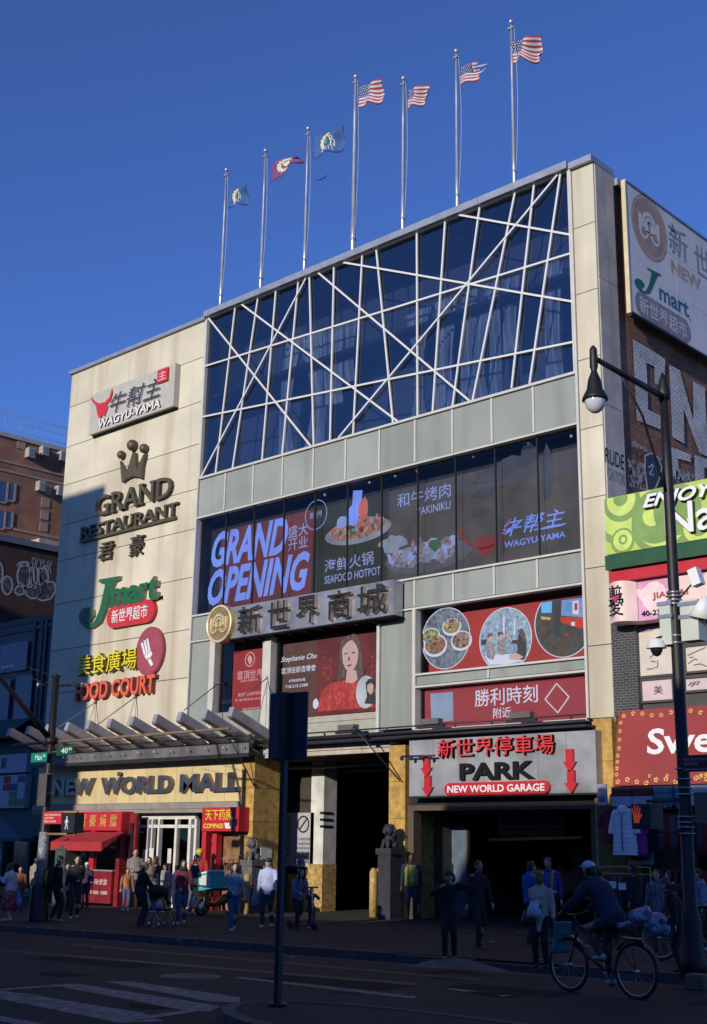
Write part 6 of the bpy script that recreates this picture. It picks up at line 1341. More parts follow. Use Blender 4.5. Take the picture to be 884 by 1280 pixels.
def flag(u0, v0, u1, v1, kind, label, Y=29.88, droop=0.22, tear=False, taper=0.0, fold=1.0, seed=0):
    a = P(u0, v0, Y); b_ = P(u0, v1, Y); c = P(u1, v0, Y); H_ = (a.z-b_.z)*.88; W_ = (c.x-a.x)*.88
    nx, nz = 30, 13; rnd = random.Random(seed); ph = rnd.random()*6
    def S_(i, j):
        s, t_ = i/nx, j/nz; amp = .16*fold*s**.6
        z = a.z-H_*t_*(1-taper*s) - droop*s*s*H_ - .03*math.sin(s*9+ph)*s*3*fold
        return Vector((a.x+W_*s*(1-.04*math.sin(t_*5)), Y-amp*math.sin(s*8.5+t_*2.2+ph)-.05*s*math.sin(t_*9), z+.05*s*math.sin(t_*4+ph)))
    vs = [S_(i, j) for j in range(nz+1) for i in range(nx+1)]; fs = []; mi = []
    for j in range(nz):
        for i in range(nx):
            if tear and i > 13 and not ((j in (3,) and i < 28-rnd.randrange(3)) or (j in (7,) and i < 25) or (i < 15+rnd.randrange(3))): continue
            fs.append((j*(nx+1)+i, j*(nx+1)+i+1, (j+1)*(nx+1)+i+1, (j+1)*(nx+1)+i))
            if kind == 'us': mi.append(2 if (j < 7 and i < (12 if not tear else 13)) else (0 if j % 2 == 0 else 1))
            else: mi.append(0)
    mats = [fr_, fw_, fb_] if kind == 'us' else [sb_ if kind == 'blue' else mr_]
    q = MB(); q.add(vs, fs); q.m = mi; q.sm = [True]*len(fs)
    t = thing('flag', label, 'flag', (a.x, Y, b_.z)); o = q.build('cloth', mats, t)
    md = o.modifiers.new('thickness', 'SOLIDIFY'); md.thickness = .006
    q = MB()
    def quad(i0, i1, j0, j1, d):
        P4 = [S_(i0, j0), S_(i1, j0), S_(i1, j1), S_(i0, j1)]; q.add([p_-Vector((0,d,0)) for p_ in P4], [(0,1,2,3)])
    if kind == 'us':
        for j in range(5):
            for i in range(6): ii, jj = .9+i*1.9+(j%2)*.9, .5+j*1.35; quad(ii, ii+.75, jj, jj+.65, .012)
        tag(q.build('star_rows', fw_, t), kind='stuff')
    else:
        for k in range(14):
            a_ = k*.45; ii, jj = 15+6.5*math.cos(a_), 6.3+4.2*math.sin(a_); quad(ii-1.6, ii+1.6, jj-1, jj+1, .012+.001*k)
        q.build('seal_wreath', cr_, t); q = MB()
        for k in range(5): ii, jj = 13+k*.9, 5+1.2*(k%2); quad(ii-1.2, ii+1.3, jj-1, jj+1.6, .03+.001*k)
        q.build('seal_shield', gr_ if kind == 'blue' else cr_, t)
        if kind == 'blue': q = MB(); quad(9, 21, 10.6, 11.8, .035); q.build('seal_scroll', fw_, t)
    return t
flag(285.5,239.5,312,263,'blue','small blue flag with a yellow and green seal on the leftmost pole', fold=.8, seed=1)
flag(339.5,204.5,382,233,'maroon','maroon flag with a cream seal, tapering to a point', taper=.75, droop=.35, seed=2)
flag(391.5,173,434,202,'blue','larger blue seal flag flying from the third pole from the left', seed=3)
flag(449,109.5,480.5,138.5,'us','striped and starred flag on the tallest pole', seed=4)
flag(510,112,541,140,'us','striped and starred flag on the pole right of the tallest pole, bunched at its end', droop=.3, fold=1.3, seed=5)
flag(575,84,621,111,'us','tattered striped flag torn into ribbons on the second pole from the right', tear=True, droop=.4, seed=6)
flag(638.5,53,678,84,'us','striped flag folded over itself on the rightmost pole', droop=.45, fold=1.8, seed=7)
t = P(395,225,29.88); q = MB(); q.loft([(t.x,29.88,t.z),(t.x+.2,29.8,t.z-.12),(t.x+.4,29.9,t.z-.08),(t.x+.62,29.85,t.z-.03)], [(.02,.005),(.03,.005),(.03,.005),(.01,.005)], 6); o = q.build('torn_ribbon', fb_, None, t); tag(o, 'torn dark ribbon blowing right of the pole under the larger blue flag', 'ribbon')
# ================================================================ LAMP POST (right)
lpm = mat('black lamp post paint', (.014,.012,.011), .5, metal=.2, var=.2); zinc = mat('galvanised band', (.45,.45,.46), .3, metal=.7)
bs_ = G(868,1222,.0); LX, LY = bs_.x, bs_.y
# the post leans nowhere: use its base and read heights on its own vertical
def lz(v):   # height on the post seen at photo row v
    lo, hi = 0.0, 16.0
    for _ in range(40):
        m_ = (lo+hi)/2; d = Vector((LX,LY,m_))-CAM; vv = CY-FPX*d.dot(UP)/d.dot(FWD)
        if vv > v: lo = m_
        else: hi = m_
    return (lo+hi)/2
g = gz(LX); zt = lz(466)
t = thing('street_lamp', 'tall black street lamp post with a bell-shaped lamp on a long braced arm', 'street lamp', (LX, LY, g))
q = MB(); q.loft([(LX,LY,g),(LX,LY,g+.9),(LX,LY,g+.95),(LX,LY,lz(600)),(LX,LY,lz(492))], [.15,.14,.10,.085,.065], 12); q.build('post', lpm, t)
q = MB(); q.loft([(LX,LY,g),(LX,LY,g+.25),(LX,LY,g+.3),(LX,LY,g+.8),(LX,LY,g+.95)], [.21,.20,.17,.16,.11], 8); q.build('base', lpm, t)
q = MB(); q.loft([(LX,LY,lz(500)),(LX,LY,lz(492)),(LX,LY,lz(484)),(LX,LY,lz(476)),(LX,LY,zt)], [.10,.12,.09,.07,.015], 10); q.build('finial', lpm, t)
LE = PX(742,447,LX); Lp = PX(827,497,LX)
q = MB(); q.loft([(LX,LY,lz(497)),(LX,(LY+LE.y)/2,(lz(497)+LE.z)/2-.0),(LX,LE.y,LE.z)], [.06,.05,.04], 8); q.build('arm', lpm, t)
mid = Vector((LX,LY,lz(497))).lerp(Vector((LX,LE.y,LE.z)), .62)
bz = lz(615); q = MB(); q.loft([mid+Vector((0,0,-.05)), Vector((LX, LY-(LY-mid.y)*.55, mid.z-.55)), Vector((LX, LY-.22, mid.z-1.5)), Vector((LX, LY-.1, bz))], [.02,.022,.024,.024], 6); q.build('brace', lpm, t)
LH = [PX(742,v_,LX).z for v_ in (434,447,463,466,490,497,513)]; ly = LE.y
q = MB(); q.loft([(LX,ly,z_) for z_ in (LH[0]+.02,LH[0]-.03,LH[1]+.12,LH[1]-.15,LH[2],LH[3],(LH[3]+LH[4])/2+.05,LH[4]+.05,LH[5]+.02,LH[5]-.03)], [.02,.055,.06,.065,.045,.055,.10,.125,.19,.205], 16); q.build('lamp_hood', lpm, t)
gl_ = mat('lamp glass', (.55,.56,.58), .15, var=.05, spec=.8); q = MB(); q.ball((LX,ly,LH[5]-.03), (.165,.165,LH[5]-LH[6]), 16); q.build('lamp_glass', gl_, t)
# gear on the post
for v_ in (741,745.5,750.5,755.5,795,804,961,974,985,993,1021,1028,1034,1042): z_ = lz(v_); q = MB(); q.loft([(LX,LY,z_-.012),(LX,LY,z_+.012)], .125, 12); q.build('band', zinc, t)
def onx(u, v): return P(u, v, LY)
gbx = mat('pale green equipment box', (.50,.54,.46), .5, var=.05)
for (u0, u1, v0, v1, lab) in ((832,843,752,808,'pale green equipment box on the left side of the lamp post'),(858,877,750,803,'pale green equipment box on the right side of the lamp post')):
    a, b = onx(u0, v1), onx(u1, v0); o = thing('equipment_box', lab, 'equipment box', (a.x, LY-.1, a.z)); MB().box(a.x, b.x, LY-.15, LY+.1, a.z, b.z).build('case', gbx, o)
    for v_ in (756, 772): z_ = onx((u0+u1)/2, v_).z; MB().box(a.x-.03, b.x+.03, LY-.17, LY+.11, z_-.03, z_+.03).build('strap', zinc, o)
def camdome(u, v0, v1, lab):
    c = onx(u, v0); d = onx(u, v1); h_ = c.z-d.z; o = thing('camera', lab, 'camera', (c.x, LY-.2, d.z)); q = MB(); q.loft([(c.x,LY-.2,c.z),(c.x,LY-.2,c.z-h_*.15),(c.x,LY-.2,c.z-h_*.55),(c.x,LY-.2,c.z-h_*.6)], [.04,.12,.15,.17], 12); q.build('housing', letw, o)
    q = MB(); q.ball((c.x,LY-.2,c.z-h_*.6), (.10,.10,.14), 10); q.build('dome', blk, o); MB().tube((c.x,LY-.2,c.z), (LX,LY,c.z+.1), .02, .02, 6).build('arm', lpm, o)
camdome(828, 800, 820, 'white dome camera hanging left of the lamp post')
a = onx(871,713); b = onx(876,733); o = thing('camera', 'white box camera pointing down, right of the lamp post', 'camera', (a.x, LY, b.z)); MB().bar((a.x,LY-.1,a.z), (b.x+.02,LY-.1,b.z), .16, .16).build('housing', letw, o); MB().tube((a.x+.1,LY-.1,a.z-.1), (LX,LY,a.z-.5), .015, .015, 5).build('arm', lpm, o)
a = onx(880,770); o = thing('camera', 'white cone shaped camera at the right edge beside the lamp post', 'camera', (a.x, LY, a.z)); q = MB(); q.loft([(a.x+.1,LY-.1,a.z+.3),(a.x,LY-.1,a.z-.05)], [.05,.2], 12); q.build('housing', letw, o); MB().tube((a.x-.05,LY-.1,a.z), (LX,LY,a.z-.2), .015, .015, 5).build('arm', lpm, o)
# pedestrian signal with the raised hand
o = thing('pedestrian_signal', 'dark pedestrian signal with a glowing orange hand, left of the lamp post', 'signal', onx(820,1040))
a, b = onx(811,1037), onx(833,1006); a2 = onx(843,1037)
MB().box(a.x, b.x, LY-.5, LY-.12, a.z, b.z).build('housing', mat('weathered signal box', (.10,.065,.045), .6), o)
MB().box(a.x+.02, b.x-.02, LY-.52, LY-.5, a.z+.02, b.z-.02).build('lens', mat('signal lens', (.03,.04,.05), .3), o)
hm = mat('glowing hand', (.3,.05,.02), .5, emit=(1.0,.13,.04), es=.14); q = MB(); hc = ((a.x*.68+b.x*.32), (a.z+b.z)/2)
F = FA(LY-.52); hx_, hz_ = hc
for k, (dx, h_, tl_) in enumerate(((-.05,.13,-.03),(-.02,.17,-.01),(.012,.16,.01),(.042,.13,.02))): q.prism(F, [(hx_+dx-.011,hz_+.02),(hx_+dx+.011,hz_+.02),(hx_+dx+tl_+.009,hz_+h_),(hx_+dx+tl_-.009,hz_+h_)], 0, .006)
q.prism(F, [(hx_-.062,hz_+.03),(hx_-.05,hz_-.10),(hx_+.04,hz_-.10),(hx_+.055,hz_+.03)], 0, .006); q.prism(F, [(hx_+.04,hz_-.06),(hx_+.095,hz_+.02),(hx_+.085,hz_+.04),(hx_+.045,hz_)], 0, .006); q.build('hand_symbol', hm, o)
for v_ in (1002, 1040): z_ = onx(850, v_).z; MB().tube((a.x+.15,LY-.3,z_), (LX,LY,z_+.02), .03, .03, 6).build('bracket', mat('weathered signal box', (.10,.065,.045), .6), o)
o = thing('signal_box_side', 'tan signal cabinet at the right edge behind the lamp post', 'signal', onx(880,1010)); a, b = onx(869,1027), onx(900,990); MB().box(a.x, b.x, LY, LY+.3, a.z, b.z).build('case', mat('dusty tan case', (.16,.13,.09), .6), o); MB().tube((LX,LY,a.z+.02), (a.x+.2,LY,a.z-.02), .03, .03, 6).build('bracket', mat('dusty tan case', (.16,.13,.09), .6), o)
o = thing('parking_sign', 'dark red no standing sign strapped to the lamp post', 'sign', onx(870,960)); a, b = onx(860.5,966), onx(893,944)
MB().box(a.x, b.x, LY-.20, LY-.18, a.z, b.z).build('plate', mat('wine sign plate', (.12,.012,.03), .4), o); F = FA(LY-.20); w_ = b.x-a.x; h_ = b.z-a.z
for k, s in enumerate(('NO STANDING','ANYTIME')): text('sign_text', s, F, (a.x+.04, a.x+w_*(.95 if k == 0 else .6), b.z-h_*(.34+.26*k), b.z-h_*(.18+.26*k)), 0, .003, mat('faded sign white', (.5,.35,.4), .5), None, o)
MB().box(a.x+.03, b.x-.03, LY-.203, LY-.2, a.z+h_*.12, a.z+h_*.17).build('sign_line', mat('faded sign white', (.5,.35,.4), .5), o)
# ================================================================ SIGNAL POLE (left)
bs_ = G(47,1152,.0); QX, QY = bs_.x, bs_.y; g = gz(QX)
def qz(v):
    lo, hi = -1.0, 16.0
    for _ in range(40):
        m_ = (lo+hi)/2; d = Vector((QX,QY,m_))-CAM; vv = CY-FPX*d.dot(UP)/d.dot(FWD)
        if vv > v: lo = m_
        else: hi = m_
    return (lo+hi)/2
t = thing('signal_pole', 'black traffic signal pole with a flared base and slanting mast arm at the left', 'signal pole', (QX, QY, g))
q = MB(); q.loft([(QX,QY,g),(QX,QY,g+.05),(QX,QY,g+.9),(QX,QY,g+1.0),(QX,QY,qz(1000)),(QX,QY,qz(846))], [.30,.28,.24,.14,.12,.10], 8); q.build('post', lpm, t)
MB().loft([(QX,QY,qz(846)),(QX,QY,qz(843))], [.15,.08], 8).build('cap', lpm, t)
MB().loft([(QX,QY,qz(922)),(QX,QY,qz(930))], [.19,.19], 10).build('arm_collar', lpm, t)
az_ = qz(926); e = PX(-3,843,QX); q = MB(); q.loft([(QX,QY,az_), ((QX),(QY+e.y)/2,(az_+e.z)/2), (QX,e.y,e.z), (QX,e.y-4,e.z+2.5)], [.085,.075,.065,.05], 8); q.build('mast_arm', lpm, t)
for u in (48, 103): p_ = P(u, 856, QY); MB().tube((QX,QY,qz(857)), (p_.x,QY,p_.z), .035, .03, 6).build('cross_arm', lpm, t); MB().tube((p_.x,QY,p_.z-.06), (p_.x,QY,p_.z+.06), .05, .05, 8).build('arm_end', zinc, t)
for (u,v,u2,v2) in ((0,822,70,846),(0,838,70,856),(70,846,110,858)): a_, b_ = P(u, v, QY-.5), P(u2, v2, QY); MB().tube(a_, b_, .008, .008, 4).build('cable', blackm, t)
for v_ in (968, 992): MB().loft([(QX,QY,qz(v_)),(QX,QY,qz(v_)+.02)], .135, 12).build('band', zinc, t)
mgrey = mat('mottled grey', (.30,.30,.30), .5, var=.7, scale=14); MB().loft([(QX,QY,qz(1108)),(QX,QY,qz(1040))], [.148,.132], 12).build('grey_wrap', mgrey, t)  # mottled grey sleeve round the lower part of the post
tg = mat('teal street sign', (.0,.22,.15), .4); dg = mat('green street sign', (.006,.075,.04), .4)
def ssign(u0,u1,v0,v1,m,txt,lab,Y,cat='street sign'):
    c = (P(u0,v1,Y).x, P(u1,v0,Y).x, P((u0+u1)/2,v1,Y).z, P((u0+u1)/2,v0,Y).z); o = thing('street_sign', lab, cat, (c[0], Y, c[2]))
    MB().box(c[0], c[1], Y, Y+.02, c[2], c[3]).build('plate', m, o); w_ = c[1]-c[0]; h_ = c[3]-c[2]
    MB().tube((c[1] if c[1] < QX else c[0], Y+.03, (c[2]+c[3])/2), (QX,QY,(c[2]+c[3])/2), .015, .015, 5).build('bracket', zinc, o)
    text('sign_text', txt[0], FA(Y), (c[0]+w_*.28, c[0]+w_*.70, c[2]+h_*.22, c[2]+h_*.78), 0, .003, letw, None, o, bold=.01); text('sign_text', txt[1], FA(Y), (c[0]+w_*.76, c[0]+w_*.93, c[2]+h_*.5, c[2]+h_*.82), 0, .003, letw, None, o, bold=.01)
ssign(38.5,59,941,952.5,tg,('Main','St'),'bright teal street name sign reading Main St on the left pole',QY-.2)
ssign(70.5,91.5,932.5,944,dg,('40','Rd'),'dark green street name sign reading 40 Rd on the left pole',QY-.2)
c = (P(54,1029,QY-.25).x, P(77.5,1015,QY-.25).x, P(65,1030,QY-.25).z, P(65,1015,QY-.25).z); o = thing('parking_sign', 'bright red no standing sign on the left signal pole', 'sign', (c[0], QY-.25, c[2]))
MB().box(c[0], c[1], QY-.25, QY-.23, c[2], c[3]).build('plate', redm, o); w_ = c[1]-c[0]; h_ = c[3]-c[2]
for k, (s, f) in enumerate((('NO STANDING',.92),('ANYTIME',.55),('BUS LANE',.7))): text('sign_text', s, FA(QY-.25), (c[0]+.05, c[0]+w_*f, c[3]-h_*(.32+.27*k), c[3]-h_*(.16+.27*k)), 0, .003, letw, None, o, bold=.01)
MB().box((c[0]+c[1])/2-.02, (c[0]+c[1])/2+.02, QY-.23, QY-.1, c[2]+.1, c[2]+.14).build('bracket', zinc, o)
c = (P(45,1007,QY-.2).x, P(58,968,QY-.2).x, P(51,1007,QY-.2).z, P(51,967,QY-.2).z); o = MB().box(c[0], c[1], QY-.17, QY-.15, c[2], c[3]).build('sign_plate', mat('grey brown sign back', (.13,.11,.10), .45, metal=.3), None, (c[0],QY-.2,c[2])); tag(o, 'tall grey brown sign back on the left signal pole', 'sign')
c = (P(77,1041,QY-.4).x, P(94,1016,QY-.4).x, P(85,1041,QY-.4).z, P(85,1016,QY-.4).z); o = thing('pedestrian_signal', 'black pedestrian signal with a pale walking figure on the left pole', 'signal', (c[0], QY-.4, c[2]))
MB().box(c[0], c[1], QY-.4, QY-.1, c[2], c[3]).build('housing', blackm, o); wm = mat('glowing walker', (.3,.35,.4), .5, emit=(.5,.6,.75), es=.45); F = FA(QY-.40); x_, z_ = c[0]+.20, (c[2]+c[3])/2
q = MB(); q.prism(F, disc(x_, z_+.14, .028, .03, 10), 0, .005)
for pl in (((-.03,.10),(-.03,-.02),(.03,-.02),(.03,.10)),((-.03,-.02),(-.07,-.17),(-.045,-.17),(.0,-.02)),((0,-.02),(.05,-.17),(.075,-.16),(.03,-.01)),((-.03,.1),(-.09,.0),(-.075,-.01),(-.02,.06)),((.03,.1),(.08,.02),(.07,.0),(.02,.05))): q.prism(F, [(x_+a_,z_+b_) for a_, b_ in pl], 0, .005)
q.build('walker_symbol', wm, o)
for z2_ in (c[2]-.03, c[3]+.03): MB().tube((QX,QY,z2_), (c[1]-.1,QY-.25,z2_), .035, .035, 6).build('bracket', mat('tan signal bracket', (.32,.2,.08), .6), o)
# green control cabinet with a bag on top, behind the pole
p_ = G(70,1132,.0); o = thing('control_cabinet', 'dark green grey street cabinet right of the left signal pole', 'cabinet', (p_.x, p_.y, gz(p_.x))); zz0 = P(70,1062,p_.y).z; cb_ = mat('green grey cabinet', (.05,.075,.065), .5, var=.2)
MB().box(p_.x-.28, p_.x+.35, p_.y, p_.y+.5, gz(p_.x), zz0).build('body', cb_, o); MB().box(p_.x-.31, p_.x+.38, p_.y-.03, p_.y+.53, zz0, zz0+.06).build('lid', cb_, o); MB().box(p_.x-.2, p_.x+.25, p_.y-.012, p_.y-.001, gz(p_.x)+.2, zz0-.1).build('door', mat('green grey cabinet door', (.06,.09,.08), .5), o)
q = MB(); rn = random.Random(5)
for k in range(7): q.ball((p_.x+.03+rn.uniform(-.15,.2), p_.y+.22+rn.uniform(-.1,.1), zz0+.16+rn.uniform(-.05,.12)), rn.uniform(.10,.17), 8)
o2 = q.build('plastic_bag', mat('glossy black plastic', (.03,.035,.045), .22), None, (p_.x,p_.y,zz0)); tag(o2, 'crumpled shiny dark plastic bag lying on top of the green grey cabinet', 'bag'); md = o2.modifiers.new('r', 'REMESH'); md.mode = 'VOXEL'; md.voxel_size = .03
# ================================================================ FOREGROUND SIGN POST (seen from behind)
b = G(347,1257,.0); t = thing('sign_post', 'black post with two tall navy sign backs in the middle of the street', 'sign post', (b.x, b.y, b.z)); Yp = b.y
def fz_(u, v): return P(u, v, Yp)
MB().box(b.x-.035, b.x+.035, Yp-.035, Yp+.035, b.z, fz_(353,866).z).build('post', blackm, t); MB().loft([(b.x,Yp,b.z),(b.x,Yp,b.z+.03)], .11, 10).build('base_plate', blackm, t)
nb = mat('navy sign back', (.012,.018,.045), .5, var=.1); z1_, z0_ = (fz_(331,863).z+fz_(376,869).z)/2+.02, (fz_(328,945).z+fz_(376,950).z)/2
xl_, xr_ = fz_(329,905).x, fz_(377,905).x; xm0, xm1 = fz_(347.5,905).x, fz_(359,905).x
q = MB(); q.obox(((xl_+xm0)/2, Yp+.10, (z0_+z1_)/2), ((xm0-xl_)/2,-.02,0), (0,.012,0), (0,0,(z1_-z0_)/2)); q.build('sign_plate', nb, t)
q = MB(); q.obox(((xr_+xm1)/2, Yp+.08, (z0_+z1_)/2-.02), ((xr_-xm1)/2,.02,0), (0,.012,0), (0,0,(z1_-z0_)/2)); q.build('sign_plate', nb, t)
MB().box(xm0-.02, xm1+.02, Yp+.03, Yp+.11, z0_-.03, z1_-.03).build('channel', blackm, t)
# ================================================================ PEOPLE
def rem(o, vx, sm=3):
    m = o.modifiers.new('remesh', 'REMESH'); m.mode = 'VOXEL'; m.voxel_size = vx; m.use_smooth_shade = True
    if sm: s_ = o.modifiers.new('smooth', 'SMOOTH'); s_.iterations = sm; s_.factor = .5
    return o
def ik(a, b, l1, l2, pole):
    a, b = Vector(a), Vector(b); d = b-a; L = min(d.length, (l1+l2)*.998); d.normalize(); b = a+d*L
    x = (l1*l1-l2*l2+L*L)/(2*L); h = math.sqrt(max(0, l1*l1-x*x)); p = Vector(pole); p = (p-d*p.dot(d)).normalized(); return a+d*x+p*h, b
skins = {'light': mat('light skin', (.50,.31,.22), .55, var=.06), 'tan': mat('tan skin', (.36,.21,.14), .55, var=.06), 'brown': mat('brown skin', (.14,.08,.05), .55, var=.06)}
hairm = mat('black hair', (.012,.010,.009), .4, var=.3, scale=20); hairb = mat('brown hair', (.06,.03,.018), .45, var=.3, scale=20)
def cloth(n, c, r=.85, **k): return mat(n, c, r, var=k.pop('var', .18), scale=k.pop('scale', 7), **k)
def person(label, foot, headv, face=0, skin='light', top=None, topm=None, hem=.47, bot=None, skirt=None, shoes=None, hair='short', hairmat=None, stride=0.0, lh=None, rh=None, lean=0.0, hat=None, hatm=None, Yo=None, group=None, hips=None, feet=None, H=None, look=0.0, dx=0):
    """face: heading in degrees, 0 = to the camera street side (-Y), 90 = +X; hands given in body space (right, front, up) as fractions of height"""
    p = G(*foot) if Yo is None else Vector((P(foot[0], foot[1], Yo).x, Yo, 0)); g = gz(p.x); p = Vector((p.x+dx, p.y, g))
    if H is None:
        lo, hi = .5, 2.6
        for _ in range(30):
            m_ = (lo+hi)/2; d = Vector((p.x,p.y,g+m_))-CAM; vv = CY-FPX*d.dot(UP)/d.dot(FWD)
            if vv > headv: lo = m_
            else: hi = m_
        H = (lo+hi)/2
        if hat: H *= .97
    t = thing('person', label, 'person', tuple(p), group)
    ca, sa = math.cos(math.radians(face)), math.sin(math.radians(face))
    # body axes: f = front, r = the body's left-to-right seen from behind
    f = Vector((sa, -ca, 0)); r = Vector((-ca, -sa, 0))
    def W(a, b, c): return p+r*(a*H)+f*(b*H)+Vector((0,0,c*H))
    hb = Vector((0, 0, .525)) if hips is None else Vector(hips)
    ln = lean
    chest = Vector((hb.x, hb.y+ln*.6, hb.z+.20*math.cos(ln))); shz = Vector((hb.x, hb.y+ln, hb.z+.292*math.cos(ln*1.2))); neck = shz+Vector((0,.012+ln*.12,.035)); head = neck+Vector((0,.022+ln*.1,.062))
    if feet is None: feet = [(-.055, -stride*.5, .022+max(0, stride*.09)), (.055, stride*.5, .022)]
    J = {}
    for s, k in ((-1,0),(1,1)):
        ft = Vector(feet[k]); hp = hb+Vector((s*.052,0,-.01)); kn, an = ik(hp, ft+Vector((0,0,.018)), .245, .25, (0,1,0.05)); J[s] = [hp, kn, an]
        sh = shz+Vector((s*.108,0,-.012)); hd = (lh if s < 0 else rh)
        hd = Vector(hd) if hd else Vector((s*(.155+.01*stride), (.04-s*stride*.22), hb.z-.055)); el, ha = ik(sh, hd, .165, .15, (s*.5,-1,-.25)); J[('a',s)] = [sh, el, ha]
    w = lambda v: W(v.x, v.y, v.z)
    sk = skins[skin]
    # ---- body: one continuous skin
    q = MB(); h = H
    q.loft([w(hb+Vector((0,0,-.05))), w(hb), w((hb+chest)/2), w(chest), w(shz), w(shz+Vector((0,0,.02)))], [(.085*h,.06*h),(.09*h,.062*h),(.075*h,.052*h),(.09*h,.06*h),(.10*h,.048*h),(.05*h,.03*h)], 12, up=tuple(r))
    q.loft([w(shz), w(neck), w(head-Vector((0,0,.03)))], [.034*h,.029*h,.03*h], 8)
    hr = Matrix.Rotation(math.radians(face), 3, 'Z')
    fl = math.radians(look); f2 = (f*math.cos(fl)+r*math.sin(fl)); hc = w(head); U = Vector((0,0,1)); r2 = f2.cross(U)
    HM = Matrix((r2, f2, U)).transposed()
    q.ball(hc+U*.004*h, (.044*h,.053*h,.064*h), 14, M3=HM); q.ball(hc+f2*.012*h-U*.032*h, (.031*h,.036*h,.032*h), 10, M3=HM)
    q.ball(hc+f2*.056*h-U*.006*h, (.008*h,.011*h,.013*h), 8, M3=HM)
    for s in (-1, 1): q.ball(hc+r2*s*.045*h-U*.004*h, (.006*h,.011*h,.016*h), 6, M3=HM)
    for s in (-1, 1):
        hp, kn, an = J[s]; q.loft([w(hp), w(hp.lerp(kn,.5)), w(kn), w(kn.lerp(an,.35)), w(an)], [.052*h,.043*h,.031*h,.032*h,.020*h], 9)
        fo = Vector(feet[0 if s < 0 else 1]); q.loft([w(an), w(fo+Vector((0,-.01,0))), w(fo+Vector((0,.07,-.012)))], [.02*h,.022*h,.014*h], 8)
        sh, el, ha = J[('a',s)]; q.loft([w(sh), w(sh.lerp(el,.5)), w(el), w(el.lerp(ha,.5)), w(ha)], [.030*h,.027*h,.021*h,.020*h,.014*h], 8)
        d = (ha-el).normalized(); side = d.cross(Vector((s*.2,1,0))).normalized(); pal = ha+d*.035; q.loft([w(ha), w(ha+d*.022), w(pal+d*.012)], [(.012*h,.010*h),(.022*h,.011*h),(.02*h,.010*h)], 8)
        crl = d.cross(side).normalized()*(-s)
        for k, (o_, L_) in enumerate(((-.016,.034),(-.0055,.04),(.0055,.038),(.016,.03))):
            b0 = pal+side*o_+d*.008; q.loft([w(b0), w(b0+d*L_*.5+crl*.004), w(b0+d*L_*.85+crl*.016)], [.0058*h,.0052*h,.0042*h], 6)
        tb_ = ha+d*.014-side*.02*1; q.loft([w(ha+d*.01), w(tb_+d*.006-side*.008), w(tb_+d*.026-side*.012)], [.008*h,.0065*h,.005*h], 6)
    rem(q.build('body', sk, t), .0078*h, 1)
    # eyes and mouth
    q = MB()
    for s in (-1, 1): q.ball(hc+f2*.049*h+r2*s*.018*h+U*.008*h, (.007*h,.004*h,.004*h), 6, M3=HM)
    q.build('eyes', blk, t); q = MB(); q.ball(hc+f2*.045*h-U*.030*h, (.013*h,.005*h,.0035*h), 6, M3=HM); q.build('mouth', mat('lip colour', (.30,.10,.08), .5), t)
    # hair
    hm_ = hairmat or hairm
    if hair:
        q = MB(); q.ball(hc+U*.018*h-f2*.010*h, (.050*h,.056*h,.058*h), 14, M3=HM); q.ball(hc-f2*.022*h-U*.012*h, (.047*h,.042*h,.052*h), 12, M3=HM)
        if hair in ('long','bob'):
            L_ = .17 if hair == 'long' else .08
            q.loft([hc-f2*.02*h+U*.01*h, hc-f2*.032*h-U*L_*.5*h, hc-f2*.036*h-U*L_*h], [(.05*h,.038*h),(.055*h,.03*h),(.04*h,.014*h)], 10, up=tuple(r2))
            for s in (-1, 1): q.loft([hc+r2*s*.044*h+U*.02*h, hc+r2*s*.05*h-U*.04*h, hc+r2*s*.048*h+f2*.0*h-U*L_*.9*h], [.014*h,.018*h,.01*h], 7)
        if hair == 'bun': q.ball(hc-f2*.05*h+U*.05*h, .026*h, 8)
        rem(q.build('hair', hm_, t), .011*h, 1)
    if hat == 'cap':
        q = MB(); q.ball(hc+U*.030*h-f2*.004*h, (.054*h,.060*h,.046*h), 14, M3=HM); q.loft([hc+U*.030*h+f2*.04*h, hc+U*.022*h+f2*.098*h], [(.045*h,.006*h),(.03*h,.004*h)], 10, up=tuple(r2)); rem(q.build('cap', hatm, t), .009*h, 1)
    if hat == 'beanie': q = MB(); q.ball(hc+U*.030*h-f2*.004*h, (.056*h,.062*h,.052*h), 14, M3=HM); rem(q.build('beanie', hatm, t), .011*h, 1)
    if hat == 'helmet':
        q = MB(); q.ball(hc+U*.034*h-f2*.002*h, (.066*h,.078*h,.056*h), 14, M3=HM); q.loft([hc+U*.012*h, hc+U*.02*h], [.07*h,.066*h], 14); rem(q.build('helmet', hatm, t), .012*h, 2)
    if hat == 'scarf': q = MB(); q.ball(hc+U*.012*h-f2*.012*h, (.058*h,.058*h,.07*h), 14, M3=HM); q.loft([hc-U*.03*h-f2*.01*h, hc-U*.10*h], [(.055*h,.05*h),(.085*h,.06*h)], 12, up=tuple(r2)); rem(q.build('head_scarf', hatm, t), .012*h, 1)
    if hat == 'hood': q = MB(); q.ball(hc+U*.012*h-f2*.014*h, (.060*h,.060*h,.074*h), 14, M3=HM); q.loft([hc-U*.03*h-f2*.02*h, hc-U*.09*h-f2*.01*h], [(.055*h,.05*h),(.075*h,.05*h)], 12, up=tuple(r2)); rem(q.build('hood', hatm, t), .012*h, 1)
